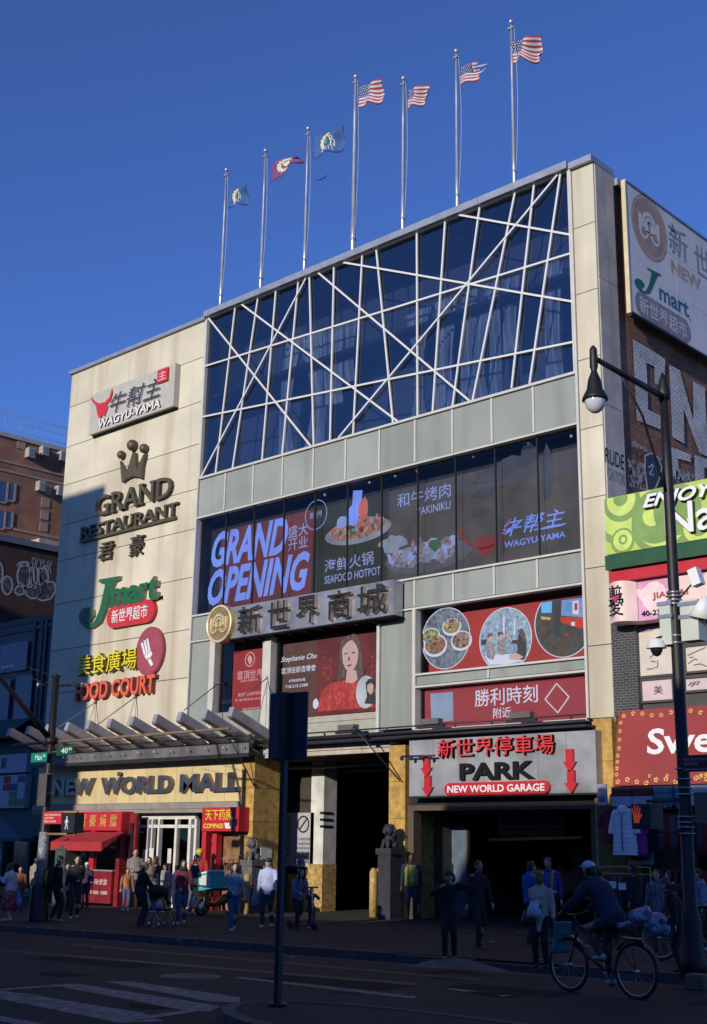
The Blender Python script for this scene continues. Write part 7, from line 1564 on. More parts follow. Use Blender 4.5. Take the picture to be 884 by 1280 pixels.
    # trousers or skirt
    if bot:
        q = MB(); q.loft([w(hb+Vector((0,0,.05))), w(hb), w(hb+Vector((0,0,-.055)))], [(.082*h,.062*h),(.096*h,.07*h),(.08*h,.06*h)], 12, up=tuple(r))
        for s in (-1, 1):
            hp, kn, an = J[s]; fl_ = .036 if bot[1] == 'wide' else .030; q.loft([w(hp), w(hp.lerp(kn,.5)), w(kn), w(kn.lerp(an,.5)), w(an+(an-kn).normalized()*.006)], [.060*h,.052*h,.040*h,.037*h,fl_*h], 10)
        rem(q.build('trousers', bot[0], t), .013*h, 2)
    if skirt:
        q = MB(); n = 26; rings = []
        for j, (z_, R_) in enumerate(((.56,.07),(.50,.095),(.36,.125),(skirt[1],.15))):
            for k in range(n): a_ = 2*math.pi*k/n; rr = R_*(1+.06*math.sin(a_*7)*j/3); rings.append(w(Vector((hb.x+rr*math.cos(a_), hb.y+rr*.8*math.sin(a_), z_))))
        q.add(rings, [(j*n+k, j*n+(k+1)%n, (j+1)*n+(k+1)%n, (j+1)*n+k) for j in range(3) for k in range(n)], 0, True); o = q.build('skirt', skirt[0], t); md = o.modifiers.new('thickness','SOLIDIFY'); md.thickness = .01
    # top
    if topm:
        hz = hb.z-(.525-hem); q = MB(); bulk = 1.0 if top != 'puffer' else 1.22; kk = bulk*h
        pts = [w(Vector((hb.x,hb.y,hz)))]; rad = [(.100*kk,.078*kk)]
        if hem < .45: pts.append(w(Vector((hb.x,hb.y,(hz+hb.z)/2)))); rad.append((.099*kk,.076*kk))
        pts += [w(hb+Vector((0,0,.03))), w((hb+chest)/2), w(chest), w(shz+Vector((0,0,-.015))), w(shz+Vector((0,.0,.018)))]; rad += [(.096*kk,.074*kk),(.088*kk,.066*kk),(.102*kk,.074*kk),(.112*kk,.058*kk),(.062*kk,.042*kk)]
        q.loft(pts, rad, 14, up=tuple(r)); q.loft([w(shz+Vector((0,0,.0))), w(neck+Vector((0,0,.004)))], [.052*h,.043*h], 10)
        for s in (-1, 1):
            sh, el, ha = J[('a',s)]; q.loft([w(sh+Vector((-s*.012,0,.004))), w(sh.lerp(el,.5)), w(el), w(el.lerp(ha,.5)), w(ha+(ha-el).normalized()*-.004)], [.043*kk,.039*kk,.033*kk,.030*kk,.026*kk], 10)
        o = rem(q.build('jacket' if top != 'coat' else 'coat', topm, t), .0125*h, 2)
        tx_ = bpy.data.textures.get('folds') or bpy.data.textures.new('folds', 'CLOUDS'); tx_.noise_scale = .09; dm = o.modifiers.new('folds', 'DISPLACE'); dm.texture = tx_; dm.strength = .022; dm.mid_level = .5
    # shoes
    if shoes:
        q = MB()
        for k, s in ((0,-1),(1,1)):
            fo = Vector(feet[k]); an = J[s][2]; q.loft([w(an+Vector((0,-.004,.002))), w(fo+Vector((0,-.014,.004))), w(fo+Vector((0,-.02,-.01)))], [.026*h,.028*h,.022*h], 9); q.loft([w(fo+Vector((0,-.024,-.006))), w(fo+Vector((0,.03,-.002))), w(fo+Vector((0,.07,-.009))), w(fo+Vector((0,.088,-.012)))], [(.022*h,.018*h),(.024*h,.021*h),(.025*h,.016*h),(.015*h,.009*h)], 9, up=tuple(r))
        rem(q.build('shoes', shoes, t), .0095*h, 1)
    t['_'] = 0; del t['_']
    return t, w, J, h, p, f, r
blkc = cloth('black cloth', (.016,.016,.018)); blk2 = cloth('charcoal cloth', (.035,.035,.04)); jean = cloth('blue jeans', (.05,.09,.19)); djean = cloth('dark jeans', (.02,.032,.065)); white_s = mat('white sneaker', (.6,.6,.6), .5); blks = mat('black shoe', (.015,.015,.016), .4)
beige = cloth('beige coat cloth', (.44,.38,.31)); navyc = cloth('navy cloth', (.02,.028,.06)); maroonc = cloth('maroon cloth', (.14,.025,.035)); denim = cloth('light denim', (.20,.27,.38)); paleb = cloth('pale blue jacket', (.38,.44,.62)); redc = cloth('red cloth', (.40,.03,.03)); khaki = cloth('khaki trousers', (.36,.29,.19)); plaid = cloth('plaid shirt', (.34,.29,.26), scale=22, var=.7); lilac = cloth('white lilac jacket', (.58,.56,.68)); grayc = cloth('grey cardigan', (.22,.20,.18)); floral = cloth('red and white floral cloth', (.45,.10,.11), scale=13, var=.9)
def bag(name, label, c, dims, m, rot=0, handle=True, v=.02):
    c = Vector(c); q = MB(); q.loft([c+Vector((0,0,-dims[2])), c+Vector((0,0,-dims[2]*.7)), c, c+Vector((0,0,dims[2]))], [(dims[0]*.8,dims[1]*.7),(dims[0],dims[1]),(dims[0]*.9,dims[1]*.9),(dims[0]*.45,dims[1]*.3)], 12, up=(math.cos(rot),math.sin(rot),0))
    if handle: q.loft([c+Vector((-.05,0,dims[2]*.8)), c+Vector((-.03,0,dims[2]+.14)), c+Vector((.03,0,dims[2]+.14)), c+Vector((.05,0,dims[2]*.8))], .009, 6)
    o = q.build(name, m, None, tuple(c)); tag(o, label, name.replace('_',' ')); return o
# --- left group
T_ = person('woman in white lilac jacket and floral skirt walking at the far left edge', (9,1152), 1077, face=-70, hair='long', hairmat=hairb, topm=lilac, hem=.45, skirt=(floral,.20), shoes=white_s, stride=.20, lh=(-.10,.12,.72)); w = T_[1]
bag('shoulder_bag', 'blue and white patterned bag at the hip of the woman in the lilac jacket', w(Vector((.17,-.05,.36))), (.20,.10,.22), cloth('blue white print', (.22,.28,.55), scale=16, var=.8))
person('person in a plaid shirt and khaki trousers half hidden behind the left pole', (40,1139), 1070, face=180, topm=plaid, bot=(khaki,''), shoes=blks, rh=(.10,.12,.80))
T_ = person('person in black top with a yellow banded backpack beside the left pole', (68,1152), 1068, face=165, topm=blkc, bot=(blkc,''), shoes=cloth('pinkish shoe', (.35,.25,.22)), stride=.08)
w, f = T_[1], T_[5]; yb2 = cloth('yellow band', (.55,.36,.03)); q = MB(); q.loft([w(Vector((0,-.10,.50))), w(Vector((0,-.13,.62))), w(Vector((0,-.12,.76))), w(Vector((0,-.10,.80)))], [(.13,.07),(.15,.11),(.14,.10),(.09,.06)], 12, up=tuple(T_[6])); o = q.build('backpack', blkc, None, tuple(w(Vector((0,-.12,.5))))); tag(o, 'black backpack with bright yellow bands on the person by the left pole', 'backpack')
for s in (-.045, .045): q = MB(); q.loft([w(Vector((s,-.185,.53))), w(Vector((s,-.20,.64))), w(Vector((s,-.185,.76)))], [(.022,.02)]*3, 6); q.build('band', yb2, o)
q = MB(); q.loft([w(Vector((-.1,-.02,.50))), w(Vector((.1,-.02,.50)))], .03, 8); 
T_ = person('man in black jacket and trousers with white sneakers near the red shop', (92,1148), 1068, face=60, topm=blkc, top='coat', bot=(blk2,''), shoes=white_s, stride=.14, lh=(-.04,.11,.60)); w = T_[1]
bag('plastic_bag', 'grey plastic bag carried by the man with white sneakers', w(Vector((.19,.0,.36))), (.12,.07,.19), cloth('grey plastic', (.25,.27,.33), .4))
# --- group before the doors
person('young man in grey cardigan over a white shirt in front of the doors', (166,1137), 1059, face=50, topm=grayc, bot=(blkc,''), shoes=blks, rh=(.04,.12,.62), lh=(-.05,.12,.62))
person('person in black with a brown cap pushing a stroller, seen from behind', (175,1158), 1074, face=150, topm=blkc, top='puffer', bot=(blk2,'wide'), shoes=cloth('red shoe', (.25,.06,.05)), hat='beanie', hatm=cloth('brown cap', (.20,.14,.10)), stride=.05, lh=(-.08,.2,.56), rh=(.10,.2,.56))
person('woman in dark jacket and grey jeans facing left behind the stroller', (193,1141), 1069, face=-60, topm=blk2, bot=(cloth('grey jeans', (.13,.15,.20)),''), shoes=white_s, hair='bob', hairmat=hairb, lh=(-.07,.14,.64), stride=.08)
person('dark dressed person standing in the doorway', (212,1132), 1066, face=20, topm=blkc, bot=(blkc,''), shoes=blks)
T_ = person('woman in maroon jacket and dark head scarf walking in blue jeans', (226,1155), 1071, face=55, topm=maroonc, bot=(jean,''), shoes=white_s, hat='scarf', hatm=blkc, hair=None, stride=.18, rh=(.05,.16,.55)); w = T_[1]
bag('plastic_bag', 'pale plastic bag held by the woman in the maroon jacket', w(Vector((-.16,.06,.34))), (.11,.07,.17), cloth('pale plastic', (.35,.33,.30), .4))
person('person in navy hooded jacket seen from behind near the red posts', (241,1144), 1067, face=160, topm=navyc, bot=(blkc,''), shoes=white_s, stride=.1, hair='short')
person('delivery rider in yellow helmet and red top behind the navy jacket person', (247,1139), 1058, face=40, topm=redc, bot=(blkc,''), shoes=cloth('red shoe', (.25,.06,.05)), hat='helmet', hatm=mat('yellow helmet', (.65,.48,.02), .3))
T_ = person('woman in light denim jacket and blue jeans walking right beside the lion post', (290,1163), 1077, face=65, topm=denim, hem=.50, bot=(jean,'wide'), shoes=white_s, hair='long', stride=.26, rh=(.06,.14,.56)); w = T_[1]
bag('waist_bag', 'small black bag at the waist of the woman in the denim jacket', w(Vector((.10,.09,.52))), (.12,.05,.06), blks, handle=False)
T_ = person('man in pale blue jacket and cap walking left of the navy sign post', (334,1159), 1068, face=30, topm=paleb, hem=.45, bot=(djean,''), shoes=white_s, hat='cap', hatm=cloth('dark cap', (.03,.03,.035)), stride=.15); w = T_[1]
bag('plastic_bag', 'blue grey plastic bag hanging from the hand of the man in pale blue', w(Vector((.20,-.02,.38))), (.13,.08,.19), cloth('blue grey plastic', (.13,.18,.26), .4))
T_ = person('woman in blue denim jacket standing on a scooter with a child', (371,1163), 1085, face=75, topm=cloth('mid denim', (.12,.16,.26)), bot=(blkc,''), shoes=cloth('dark shoe', (.05,.05,.055)), hair='long', stride=.22, rh=(.10,.24,.60), lh=(-.08,.24,.60), lean=.06)
wS, pS = T_[1], T_[4]
person('small child riding in front of the woman in the denim jacket', (388,1160), 1108, face=75, topm=blk2, bot=(blkc,''), shoes=white_s, rh=(.10,.2,.75), lh=(-.10,.2,.75))
# kick scooter
kx = G(391,1163); t = thing('kick_scooter', 'dark two wheeled kick scooter under the woman and the child', 'scooter', tuple(kx)); x_, y_, z_ = kx.x, kx.y, gz(kx.x)
MB().box(x_-.75, x_-.05, y_-.07, y_+.07, z_+.09, z_+.12).build('deck', blackm, t); MB().tube((x_+.02,y_,z_+.1), (x_-.06,y_,z_+1.0), .022, .02, 8).build('stem', zinc, t); MB().tube((x_-.06,y_-.22,z_+1.0), (x_-.06,y_+.22,z_+1.0), .018, .018, 8).build('handlebar', blackm, t)
for xx in (.05, -.8): q = MB(); q.ring((x_+xx,y_,z_+.10), (0,1,0), .08, .025, 18, 6); q.loft([(x_+xx,y_-.02,z_+.1),(x_+xx,y_+.02,z_+.1)], .05, 10); q.build('wheel', blks, t)
# --- right group
T_ = person('garage guard in a yellow green safety vest with orange stripes beside the garage', (514,1150), 1065, face=45, skin='brown', topm=navyc, bot=(navyc,''), shoes=blks); w, J_, h_ = T_[1], T_[2], T_[3]
def vest(T_, m, col2, name='safety_vest'):
    w, h_, t, r_, f_ = T_[1], T_[3], T_[0], T_[6], T_[5]
    q = MB(); q.loft([w(Vector((0,0,.50))), w(Vector((0,0,.62))), w(Vector((0,0,.73))), w(Vector((0,0,.808)))], [(.112*h_,.090*h_),(.106*h_,.084*h_),(.118*h_,.090*h_),(.098*h_,.064*h_)], 14, up=tuple(r_)); o = q.build(name, m, t)
    for s in (-1, 1):
        q = MB(); q.loft([w(Vector((s*.052,.088,.51))), w(Vector((s*.055,.085,.66))), w(Vector((s*.058,.088,.74))), w(Vector((s*.06,.055,.815)))], [(.016*h_,.006*h_)]*4, 6, up=tuple(r_)); q.build('stripe', col2, o)
    q = MB(); q.loft([w(Vector((0,0,.575))), w(Vector((0,0,.60)))], [(.113*h_,.091*h_)]*2, 14, up=tuple(r_), cap=False); q.build('reflective_band', mat('silver band', (.5,.5,.5), .3, metal=.3), o)
hv = mat('hi vis yellow green', (.35,.55,.06), .6); ho = mat('hi vis orange', (.65,.20,.05), .6)
vest(T_, hv, ho)
person('man in dark coat holding a phone up to take a photo near the kerb', (562,1199), 1083, face=38, topm=blkc, top='coat', hem=.40, bot=(blkc,''), shoes=cloth('tan sneaker', (.25,.21,.14)), hat='cap', hatm=blk2, lh=(-.07,.16,.84), rh=(.09,.15,.80), hair=None)
T2 = G(562,1199); ph = P(548,1093,T2.y-.3); o = MB().box(ph.x-.04, ph.x+.04, ph.y-.005, ph.y+.005, ph.z-.07, ph.z+.07).build('phone', blks, None, tuple(ph)); tag(o, 'small dark phone raised by the man in the dark coat', 'phone')
person('man in black jacket walking right behind the man with the phone', (598,1185), 1074, face=70, skin='tan', topm=blkc, hem=.44, bot=(blkc,''), shoes=blks, stride=.18)
T_ = person('woman in buttoned beige coat carrying a pale bag on the pavement', (677,1209), 1088, face=22, skin='brown', topm=beige, top='coat', hem=.36, bot=(blkc,''), shoes=blks, rh=(-.02,.13,.63)); w, t = T_[1], T_[0]
for k in range(5): MB().ball(w(Vector((-.005,.098,.42+k*.085))), .012, 6).build('button', letw, t)
bag('plastic_bag', 'pale blue white bag held at the chest of the woman in the beige coat', w(Vector((.03,.16,.60))), (.13,.09,.13), cloth('pale blue plastic', (.42,.45,.60), .4), handle=False)
bag('shoulder_bag', 'black shoulder bag at the right hip of the woman in the beige coat', w(Vector((.14,.03,.50))), (.12,.07,.12), blks)
person('person in a bright blue jacket standing behind the woman in beige', (664,1180), 1075, face=160, topm=cloth('bright blue cloth', (.03,.08,.36)), bot=(djean,''), shoes=cloth('dark shoe', (.05,.05,.055)))
T_ = person('man in blue overall with an orange reflective vest and face mask', (688,1178), 1070, face=20, skin='tan', topm=cloth('royal blue cloth', (.02,.035,.20)), bot=(djean,''), shoes=white_s); vest(T_, mat('blue vest', (.04,.06,.28), .7), ho, 'vest')
T_ = person('person in red jacket with back turned beside the stall rail', (752,1178), 1082, face=170, topm=redc, bot=(blkc,''), shoes=blks, hairmat=hairb)
person('young man with dark hair standing between the clothes rail and the stall', (797,1180), 1076, face=-75, skin='tan', topm=blkc, bot=(blkc,''), shoes=blks, hair='short')
person('stooping person in black at the right beside the lamp post', (852,1215), 1092, face=-60, topm=blkc, top='puffer', bot=(blkc,''), shoes=blks, hat='beanie', hatm=cloth('grey beanie', (.10,.10,.12)), lean=.08)
T_ = person('person in grey patterned top behind the parked bundle at the stall', (826,1190), 1085, face=10, topm=cloth('grey patterned cloth', (.14,.15,.18), scale=18, var=.7), bot=(blk2,''), shoes=blks)
# --- cyclist and bicycle
bw = G(712,1240,-.15); be = G(812,1251,-.15); R_ = .375; zb = gz(bw.x)-.15
dB = Vector((be.x-bw.x, be.y-bw.y, 0)).normalized(); fr0 = Vector((bw.x, bw.y, zb+R_)); rr0 = fr0+dB*1.22; mid_ = (fr0+rr0)/2
t = thing('bicycle', 'dark delivery bicycle heading left along the kerb', 'bicycle', (mid_.x, mid_.y, zb)); nrm = dB.cross(Vector((0,0,1)))
bkm = mat('black bicycle paint', (.02,.02,.022), .35); rub = mat('tyre rubber', (.02,.02,.02), .8)
for c in (fr0, rr0):
    o = MB(); o.ring(c, nrm, R_-.024, .024, 36, 8); o = o.build('wheel', rub, t); q = MB(); q.ring(c, nrm, R_-.055, .012, 32, 6); q.build('rim', zinc, o)
    q = MB()
    for k in range(18): a_ = k*math.pi/9; d = (dB*math.cos(a_)+Vector((0,0,1))*math.sin(a_)); q.tube(c+nrm*(.02*(-1)**k), c+d*(R_-.055), .0018, .0018, 3)
    q.build('spokes', zinc, o); q = MB(); q.tube(c-nrm*.05, c+nrm*.05, .025, .025, 8); q.build('hub', zinc, o)
def B(a, z_): return Vector((fr0.x, fr0.y, zb))+dB*a+Vector((0,0,z_))
bb = B(.72,.32); seat = B(.86,.92); hdt = B(.20,.92); hdb = B(.12,.66)
q = MB()
for a_, b_, r_ in ((hdb,bb,.024),(hdt,B(.83,.82),.018),(bb,seat,.016),(hdt,hdb,.02),(bb,rr0,.011),(B(.83,.84),rr0,.009),(hdb,fr0,.013)): q.tube(a_, b_, r_, r_, 8)
q.build('frame', bkm, t); q = MB(); q.loft([seat+dB*-.13, seat+Vector((0,0,.01)), seat+dB*.13], [(.03,.02),(.06,.03),(.09,.03)], 8, up=tuple(nrm)); q.build('saddle', blks, t)
q = MB(); q.tube(hdt, B(.12,1.06), .014, .014, 6); q.loft([B(.20,1.10)-nrm*.3, B(.10,1.07)-nrm*.08, B(.10,1.07)+nrm*.08, B(.20,1.10)+nrm*.3], .013, 6); q.build('handlebar', bkm, t)
q = MB(); q.ring(bb-nrm*.05, nrm, .09, .008, 20, 5); q.tube(bb-nrm*.07, bb-nrm*.09+Vector((0,0,-.17)), .01, .01, 6); q.tube(bb+nrm*.07, bb+nrm*.09+Vector((0,0,.17)), .01, .01, 6); q.tube(bb-nrm*.1, bb+nrm*.1, .012, .012, 6); q.build('crank', zinc, t)
for s in (-1, 1): MB().obox(bb+nrm*(.12*s)+Vector((0,0,.17*s)), dB*.05, nrm*.04, Vector((0,0,.012))).build('pedal', blks, t)
q = MB(); q.obox(B(1.15,.80), dB*.2, nrm*.09, Vector((0,0,.01))); q.tube(B(1.15,.80), rr0, .008, .008, 5); q.build('rack', bkm, t)
for c in (fr0, rr0):
    q = MB(); A_ = [math.radians(a) for a in range(20, 150, 10)]; 
    for a_, b_ in zip(A_, A_[1:]): q.obox(c+(dB*math.cos((a_+b_)/2)+Vector((0,0,1))*math.sin((a_+b_)/2))*(R_+.03), (dB*-math.sin((a_+b_)/2)+Vector((0,0,1))*math.cos((a_+b_)/2))*.036, nrm*.03, (dB*math.cos((a_+b_)/2)+Vector((0,0,1))*math.sin((a_+b_)/2))*.003)
    q.build('mudguard', bkm, t)
# rider: body space origin under the saddle
hd_ = math.degrees(math.atan2(-dB.x, dB.y)); sp_ = B(.86,0); Hh = 1.78
def Tb(v):   # world point -> body fractions
    f = -dB; r = Vector((f.y, -f.x, 0)); d = v-Vector((sp_.x, sp_.y, gz(sp_.x))); return (d.dot(r)/Hh, d.dot(f)/Hh, d.z/Hh)
face_ = math.degrees(math.atan2(-dB.x, dB.y))
r_b = Vector((-math.cos(math.radians(face_)), -math.sin(math.radians(face_)), 0))
def Tb2(v):
    fa = math.radians(face_); f = Vector((math.sin(fa), -math.cos(fa), 0)); d = v-Vector((sp_.x, sp_.y, gz(sp_.x))); return (d.dot(r_b)/Hh, d.dot(f)/Hh, d.z/Hh)
hips = Tb2(seat+Vector((0,0,.10))); sgn = 1 if nrm.dot(r_b) > 0 else -1
fA = Tb2(bb+nrm*.12+Vector((0,0,.17+.04))); fB = Tb2(bb-nrm*.12+Vector((0,0,-.17+.04))); hA = Tb2(B(.17,1.13)+nrm*.28); hB = Tb2(B(.17,1.13)-nrm*.28)
if sgn > 0: fA, fB, hA, hB = fB, fA, hB, hA
pp = sp_; uv = None
_G = G
def G(u, v, h=0.0): return Vector((sp_.x, sp_.y, 0)) if u == 'bike' else _G(u, v, h)
T_ = person('cyclist in dark navy jacket, patterned trousers and white cap riding left', ('bike',0), 0, face=face_, skin='tan', topm=navyc, top='puffer', hem=.49, bot=(cloth('camouflage trousers', (.06,.06,.065), scale=14, var=.8),''), shoes=cloth('grey white sneaker', (.42,.42,.45)), hat='cap', hatm=mat('white cap cloth', (.62,.62,.68), .8), lean=.17, hips=hips, feet=[fA, fB], lh=hA, rh=hB, H=Hh)
G = _G
p_ = B(-.12,.74); q = MB(); q.obox(p_, dB*.05+Vector((0,0,.01)), nrm*.16, Vector((.03,0,.22))); 
o = q.build('front_bag', mat('teal bag', (.01,.16,.20), .6, var=.4, scale=12), None, tuple(p_)); tag(o, 'teal shopping bag hanging from the bicycle handlebar', 'bag')
md = o.modifiers.new('bev','BEVEL'); md.width = .03; md.segments = 2
pz = B(1.38,.98); q = MB(); rn = random.Random(3)
for k in range(9): q.ball(pz+dB*rn.uniform(-.25,.35)+nrm*rn.uniform(-.1,.15)+Vector((0,0,rn.uniform(-.08,.18))), (rn.uniform(.07,.2),rn.uniform(.06,.14),rn.uniform(.04,.10)), 8)
o = q.build('cargo_bundle', mat('wrinkled pale plastic', (.20,.23,.32), .3, var=.95, scale=9), None, tuple(pz)); tag(o, 'bundle of pale and dark plastic bags on the rear rack of the bicycle', 'bundle'); rem(o, .018, 0); tx_ = bpy.data.textures.new('creases', 'VORONOI'); tx_.noise_scale = .16; dm = o.modifiers.new('creases', 'DISPLACE'); dm.texture = tx_; dm.strength = .16; dm.mid_level = .5
# --- stroller
c = G(204,1159); g = gz(c.x); t = thing('stroller', 'dark folding baby stroller with white rimmed wheels on the pavement', 'stroller', (c.x,c.y,g)); x_, y_ = c.x, c.y
q = MB()
for s in (-.22, .22):
    q.tube((x_-.62,y_+s,g+1.0), (x_+.12,y_+s,g+.12), .014, .014, 6); q.tube((x_-.25,y_+s,g+.12), (x_+.05,y_+s,g+.62), .014, .014, 6)
q.tube((x_-.62,y_-.22,g+1.0), (x_-.62,y_+.22,g+1.0), .016, .016, 6); q.build('frame', zinc, t)
q = MB(); q.obox((x_-.14,y_,g+.42), (.2,0,.0), (0,.19,0), (0,0,.03)); q.obox((x_-.32,y_,g+.64), (-.09,0,.22), (0,.19,0), (.03,0,.01)); q.build('seat', blks, t)
q = MB(); q.ball((x_-.30,y_,g+.86), (.30,.22,.16), 12); q.build('hood', blkc, t)
for dx in (.12, -.25):
    for s in (-.24, .24): q = MB(); q.ring((x_+dx,y_+s,g+.085), (0,1,0), .07, .017, 18, 6); q = q.build('wheel', rub, t); q2 = MB(); q2.loft([(x_+dx,y_+s-.02,g+.085),(x_+dx,y_+s+.02,g+.085)], .052, 12); q2.build('rim', letw, q)
bag('plastic_bag', 'grey bag lying in the seat of the stroller', (x_-.08,y_-.1,g+.55), (.12,.1,.12), cloth('grey plastic', (.25,.27,.33), .4), handle=False)
# --- delivery moped with box
c = P(266,1140,26.2); g = gz(c.x); y_ = 26.2; x_ = c.x; t = thing('moped', 'black delivery moped parked facing the street beside the red posts', 'moped', (x_,y_,g))
q = MB(); q.ring((x_,y_-.45,g+.26), (1,0,0), .22, .05, 24, 8); q = q.build('wheel', rub, t); q2 = MB(); q2.loft([(x_-.03,y_-.45,g+.26),(x_+.03,y_-.45,g+.26)], .15, 14); q2.build('rim', zinc, q)
q = MB(); q.ring((x_,y_+.65,g+.26), (1,0,0), .22, .05, 24, 8); q.build('wheel', rub, t)
q = MB(); q.loft([(x_,y_-.38,g+.95),(x_,y_-.42,g+.7),(x_,y_-.32,g+.4),(x_,y_,g+.30),(x_,y_+.4,g+.45),(x_,y_+.8,g+.62)], [(.09,.10),(.16,.08),(.15,.07),(.14,.06),(.15,.15),(.11,.08)], 12, up=(1,0,0)); q.build('body', mat('glossy black fairing', (.015,.015,.017), .2, coat=.5), t)
MB().box(x_-.13, x_+.13, y_+.1, y_+.75, g+.72, g+.80).build('seat', blks, t); q = MB(); q.loft([(x_-.36,y_-.28,g+1.04),(x_-.1,y_-.36,g+1.0),(x_+.1,y_-.36,g+1.0),(x_+.36,y_-.28,g+1.04)], .016, 6); q.build('handlebar', blackm, t)
MB().ball((x_,y_-.48,g+.88), (.09,.06,.08), 10).build('headlight', letw, t)
for s in (-1, 1): MB().tube((x_+s*.2,y_-.34,g+1.02), (x_+s*.28,y_-.36,g+1.25), .007, .007, 4).build('mirror_stem', zinc, t); MB().ball((x_+s*.29,y_-.37,g+1.3), (.07,.015,.05), 8).build('mirror', zinc, t)
for s in (-.07, .07): MB().tube((x_+s,y_-.45,g+.26), (x_+s,y_-.38,g+.85), .018, .018, 6).build('fork', zinc, t)
for s in (-1,1): MB().ball((x_+s*.16,y_-.44,g+.78), (.035,.03,.03), 6).build('indicator', mat('red lens', (.5,.02,.02), .2), t)
bx_ = P(263,1101,25.9); q = MB(); q.obox((bx_.x,25.95,bx_.z), (.32,0,.05), (0,.25,0), (-.03,0,.25)); o = q.build('delivery_box', mat('teal delivery box', (.03,.42,.38), .5, var=.1), None, (bx_.x,25.95,bx_.z)); tag(o, 'teal delivery box with a pale front label on the moped', 'delivery box')
q = MB(); q.obox((bx_.x,25.69,bx_.z-.01), (.25,0,.04), (0,.006,0), (-.02,0,.17)); q.build('label', mat('pale label', (.62,.58,.52), .6), o)
q = MB(); q.obox((bx_.x,25.95,bx_.z+.25), (.335,0,.052), (0,.265,0), (-.003,0,.02)); q.build('lid', letw, o)
# --- litter of small street things
c = G(875,1235); o = MB().box(c.x-.05, c.x+.25, c.y-.35, c.y-.05, gz(c.x), gz(c.x)+.20).build('cardboard_box', mat('brown cardboard', (.16,.11,.07), .9), None, (c.x,c.y,gz(c.x))); tag(o, 'low brown cardboard box at the right edge beside the lamp base', 'box'); md = o.modifiers.new('bev','BEVEL'); md.width = .02

# --- more of the crowd
person('woman in tan coat with a red scarf behind the stroller group', (184,1139), 1070, face=30, topm=cloth('tan wool', (.22,.14,.08)), top='coat', hem=.40, bot=(djean,''), shoes=blks, hair='long', hairmat=hairb, rh=(.05,.13,.62))
person('boy in an orange and blue jacket left of the entrance doors', (157,1138), 1084, face=60, topm=cloth('orange and blue cloth', (.35,.14,.06), scale=9, var=.8), bot=(jean,''), shoes=white_s)
person('woman in pale grey coat walking in front of the doors', (203,1140), 1078, face=75, topm=cloth('pale grey wool', (.33,.32,.32)), top='coat', hem=.38, bot=(blkc,''), shoes=white_s, hair='bob', stride=.15)
person('person in a white cap and dark jacket by the red counter', (106,1136), 1075, face=35, topm=cloth('dark purple cloth', (.04,.02,.045)), bot=(blk2,''), shoes=blks, hat='cap', hatm=letw)
person('man in olive jacket reading near the red posts', (258,1136), 1074, face=20, skin='tan', topm=cloth('olive cloth', (.07,.07,.04)), bot=(djean,''), shoes=blks, rh=(.03,.14,.66), lh=(-.03,.14,.66))
person('woman in a dark green parka beside the backpack wearer', (80,1140), 1078, face=80, topm=cloth('dark green cloth', (.02,.045,.035)), top='puffer', hem=.42, bot=(blkc,''), shoes=blks, hair='long')
person('person in a rust brown jacket at the far left behind the floral skirt', (22,1140), 1082, face=50, topm=cloth('rust cloth', (.20,.07,.03)), bot=(djean,''), shoes=blks)
person('shopper in a dark plum coat inside the clothing stall', (842,1176), 1088, face=-30, topm=cloth('plum cloth', (.05,.015,.035)), top='coat', hem=.38, bot=(blkc,''), shoes=blks, hair='bob')
person('person in a blue white striped top at the far right edge', (881,1188), 1084, face=-50, topm=cloth('blue white stripes', (.20,.26,.42), scale=24, var=.9), bot=(blkc,''), shoes=white_s)
# parked second bicycle and bags by the stall
bk = bpy.data.objects['bicycle']; b2 = copytree(bk); pb = G(850,1206,0.0); b2.location = (pb.x, pb.y+.5, gz(pb.x)); b2.rotation_euler = (0, 0, math.radians(14)); b2['label'] = 'parked dark bicycle leaning near the lamp post behind the rider'; b2['group'] = 'bicycles at the kerb'; bk['group'] = 'bicycles at the kerb'
cp = G(826,1172); bag('patterned_bag', 'blue and white patterned bag standing on goods beside the stall', (cp.x, cp.y, gz(cp.x)+.95), (.20,.14,.22), cloth('blue white print', (.22,.28,.55), scale=16, var=.8), handle=False)
t = thing('goods_stack', 'low stack of cartons under the patterned bag beside the stall', 'cartons', (cp.x, cp.y, gz(cp.x)))
for k, (dx, w_, h_) in enumerate(((0,.32,.36),(.02,.28,.34))): MB().box(cp.x-w_+dx, cp.x+w_+dx, cp.y-.25, cp.y+.25, gz(cp.x)+.02+k*.37, gz(cp.x)+.02+k*.37+h_).build('carton', mat('brown cardboard', (.16,.11,.07), .9, var=.3), t)
# white paper labels on the goods, price cards
for k, (u, v) in enumerate(((766,1106),(778,1108))):
    c = P(u, v, 27.05); o = MB().box(c.x-.10, c.x+.10, 27.04, 27.05, c.z-.08, c.z+.08).build('price_card', letw, None, tuple(c)); tag(o, 'white price card on the clothes rail, '+('left one' if k == 0 else 'right one'), 'price card')
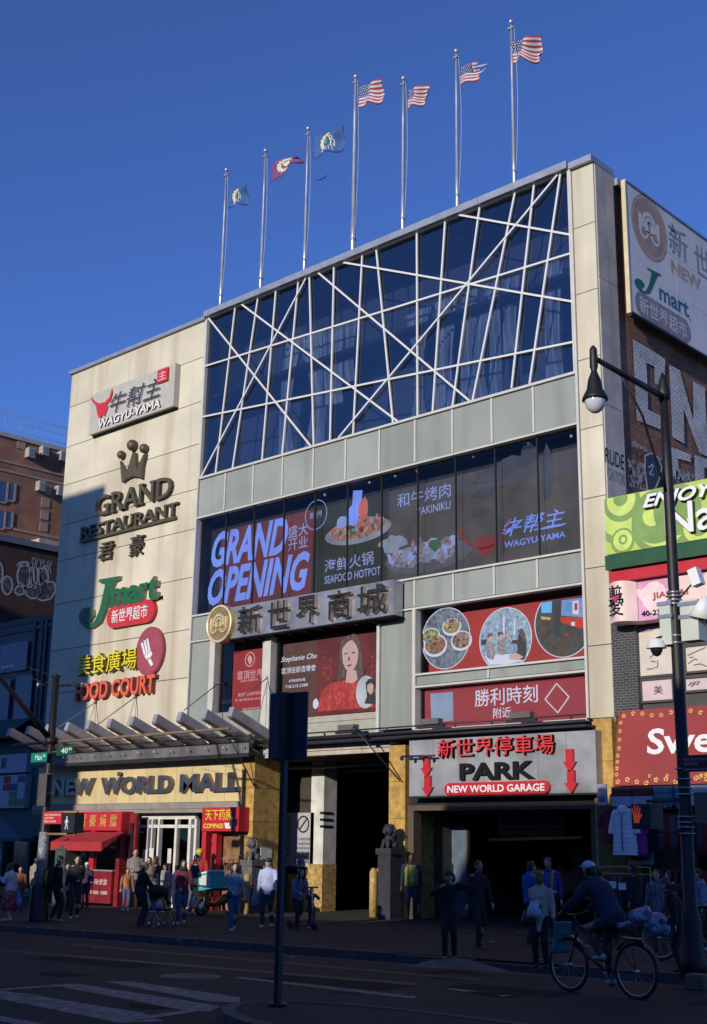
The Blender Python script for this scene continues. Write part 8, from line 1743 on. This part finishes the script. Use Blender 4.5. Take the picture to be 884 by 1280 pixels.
# loose things on the road: flattened cup, leaves, oil stains and patched asphalt
oil = mat('oil stain', (.008,.008,.008), .9, spec=.2); ptch = mat('patched asphalt', (.013,.012,.012), .95, spec=.2, var=.3)
rn = random.Random(9)
for k in range(9):
    u, v = rn.uniform(20,760), rn.uniform(1196,1262); c = gp(u, v); r_ = rn.uniform(.12,.45); n_ = 12
    tag(mk('oil_stain', [(c.x+r_*(1+.35*rn.random())*math.cos(2*math.pi*i/n_)*1.6, c.y+r_*(1+.35*rn.random())*math.sin(2*math.pi*i/n_)*.6, gz(c.x)-.15+.0025+.0002*k) for i in range(n_)], [tuple(range(n_))], oil), kind='structure')
for (u0,v0,w_,d_) in ((420,1228,2.6,.9),(120,1202,3.2,1.1),(640,1238,2.0,.8)):
    c = gp(u0, v0); tag(mk('asphalt_patch', [(c.x-w_/2,c.y-d_/2,gz(c.x-w_/2)-.149),(c.x+w_/2,c.y-d_/2,gz(c.x+w_/2)-.149),(c.x+w_/2,c.y+d_/2,gz(c.x+w_/2)-.149),(c.x-w_/2,c.y+d_/2,gz(c.x-w_/2)-.149)], [(0,1,2,3)], ptch), kind='structure')
pm_ = mat('litter paper', (.30,.29,.27), .8); q = MB()
for k in range(60):
    u, v = rn.uniform(0,860), rn.uniform(1150,1205); c = G(u, v, .012); a_ = rn.random()*6; s_ = rn.uniform(.015,.05); q.obox((c.x,c.y,c.z+.004), (s_*math.cos(a_),s_*math.sin(a_),0), (-s_*.6*math.sin(a_),s_*.6*math.cos(a_),.004), (0,0,.002))
tag(q.build('litter', pm_), 'small scraps of pale litter scattered over the dark pavement', 'litter', kind='stuff')
# pipes and dead lamps under the garage and passage ceilings
t = thing('ceiling_pipes', 'dusty pipes and tube lamps under the garage and passage ceilings', 'pipes', (-21, 31, 3))
pmt = mat('dusty pipe', (.14,.13,.11), .6)
for y_, z_ in ((30.6,3.05),(31.6,3.0),(33,3.08)): MB().tube((-24.4,y_,z_), (-18.4,y_,z_), .05, .05, 8).build('pipe', pmt, t)
for y_, z_ in ((30.2,4.55),(31.8,4.5)): MB().tube((-31.2,y_,z_), (-25.5,y_,z_), .06, .06, 8).build('pipe', pmt, t)
for x_ in (-22.5, -20.2): MB().box(x_-.6, x_+.6, 31.9, 32.1, 3.08, 3.16).build('tube_lamp', letw, t)
bpy.context.view_layer.update()
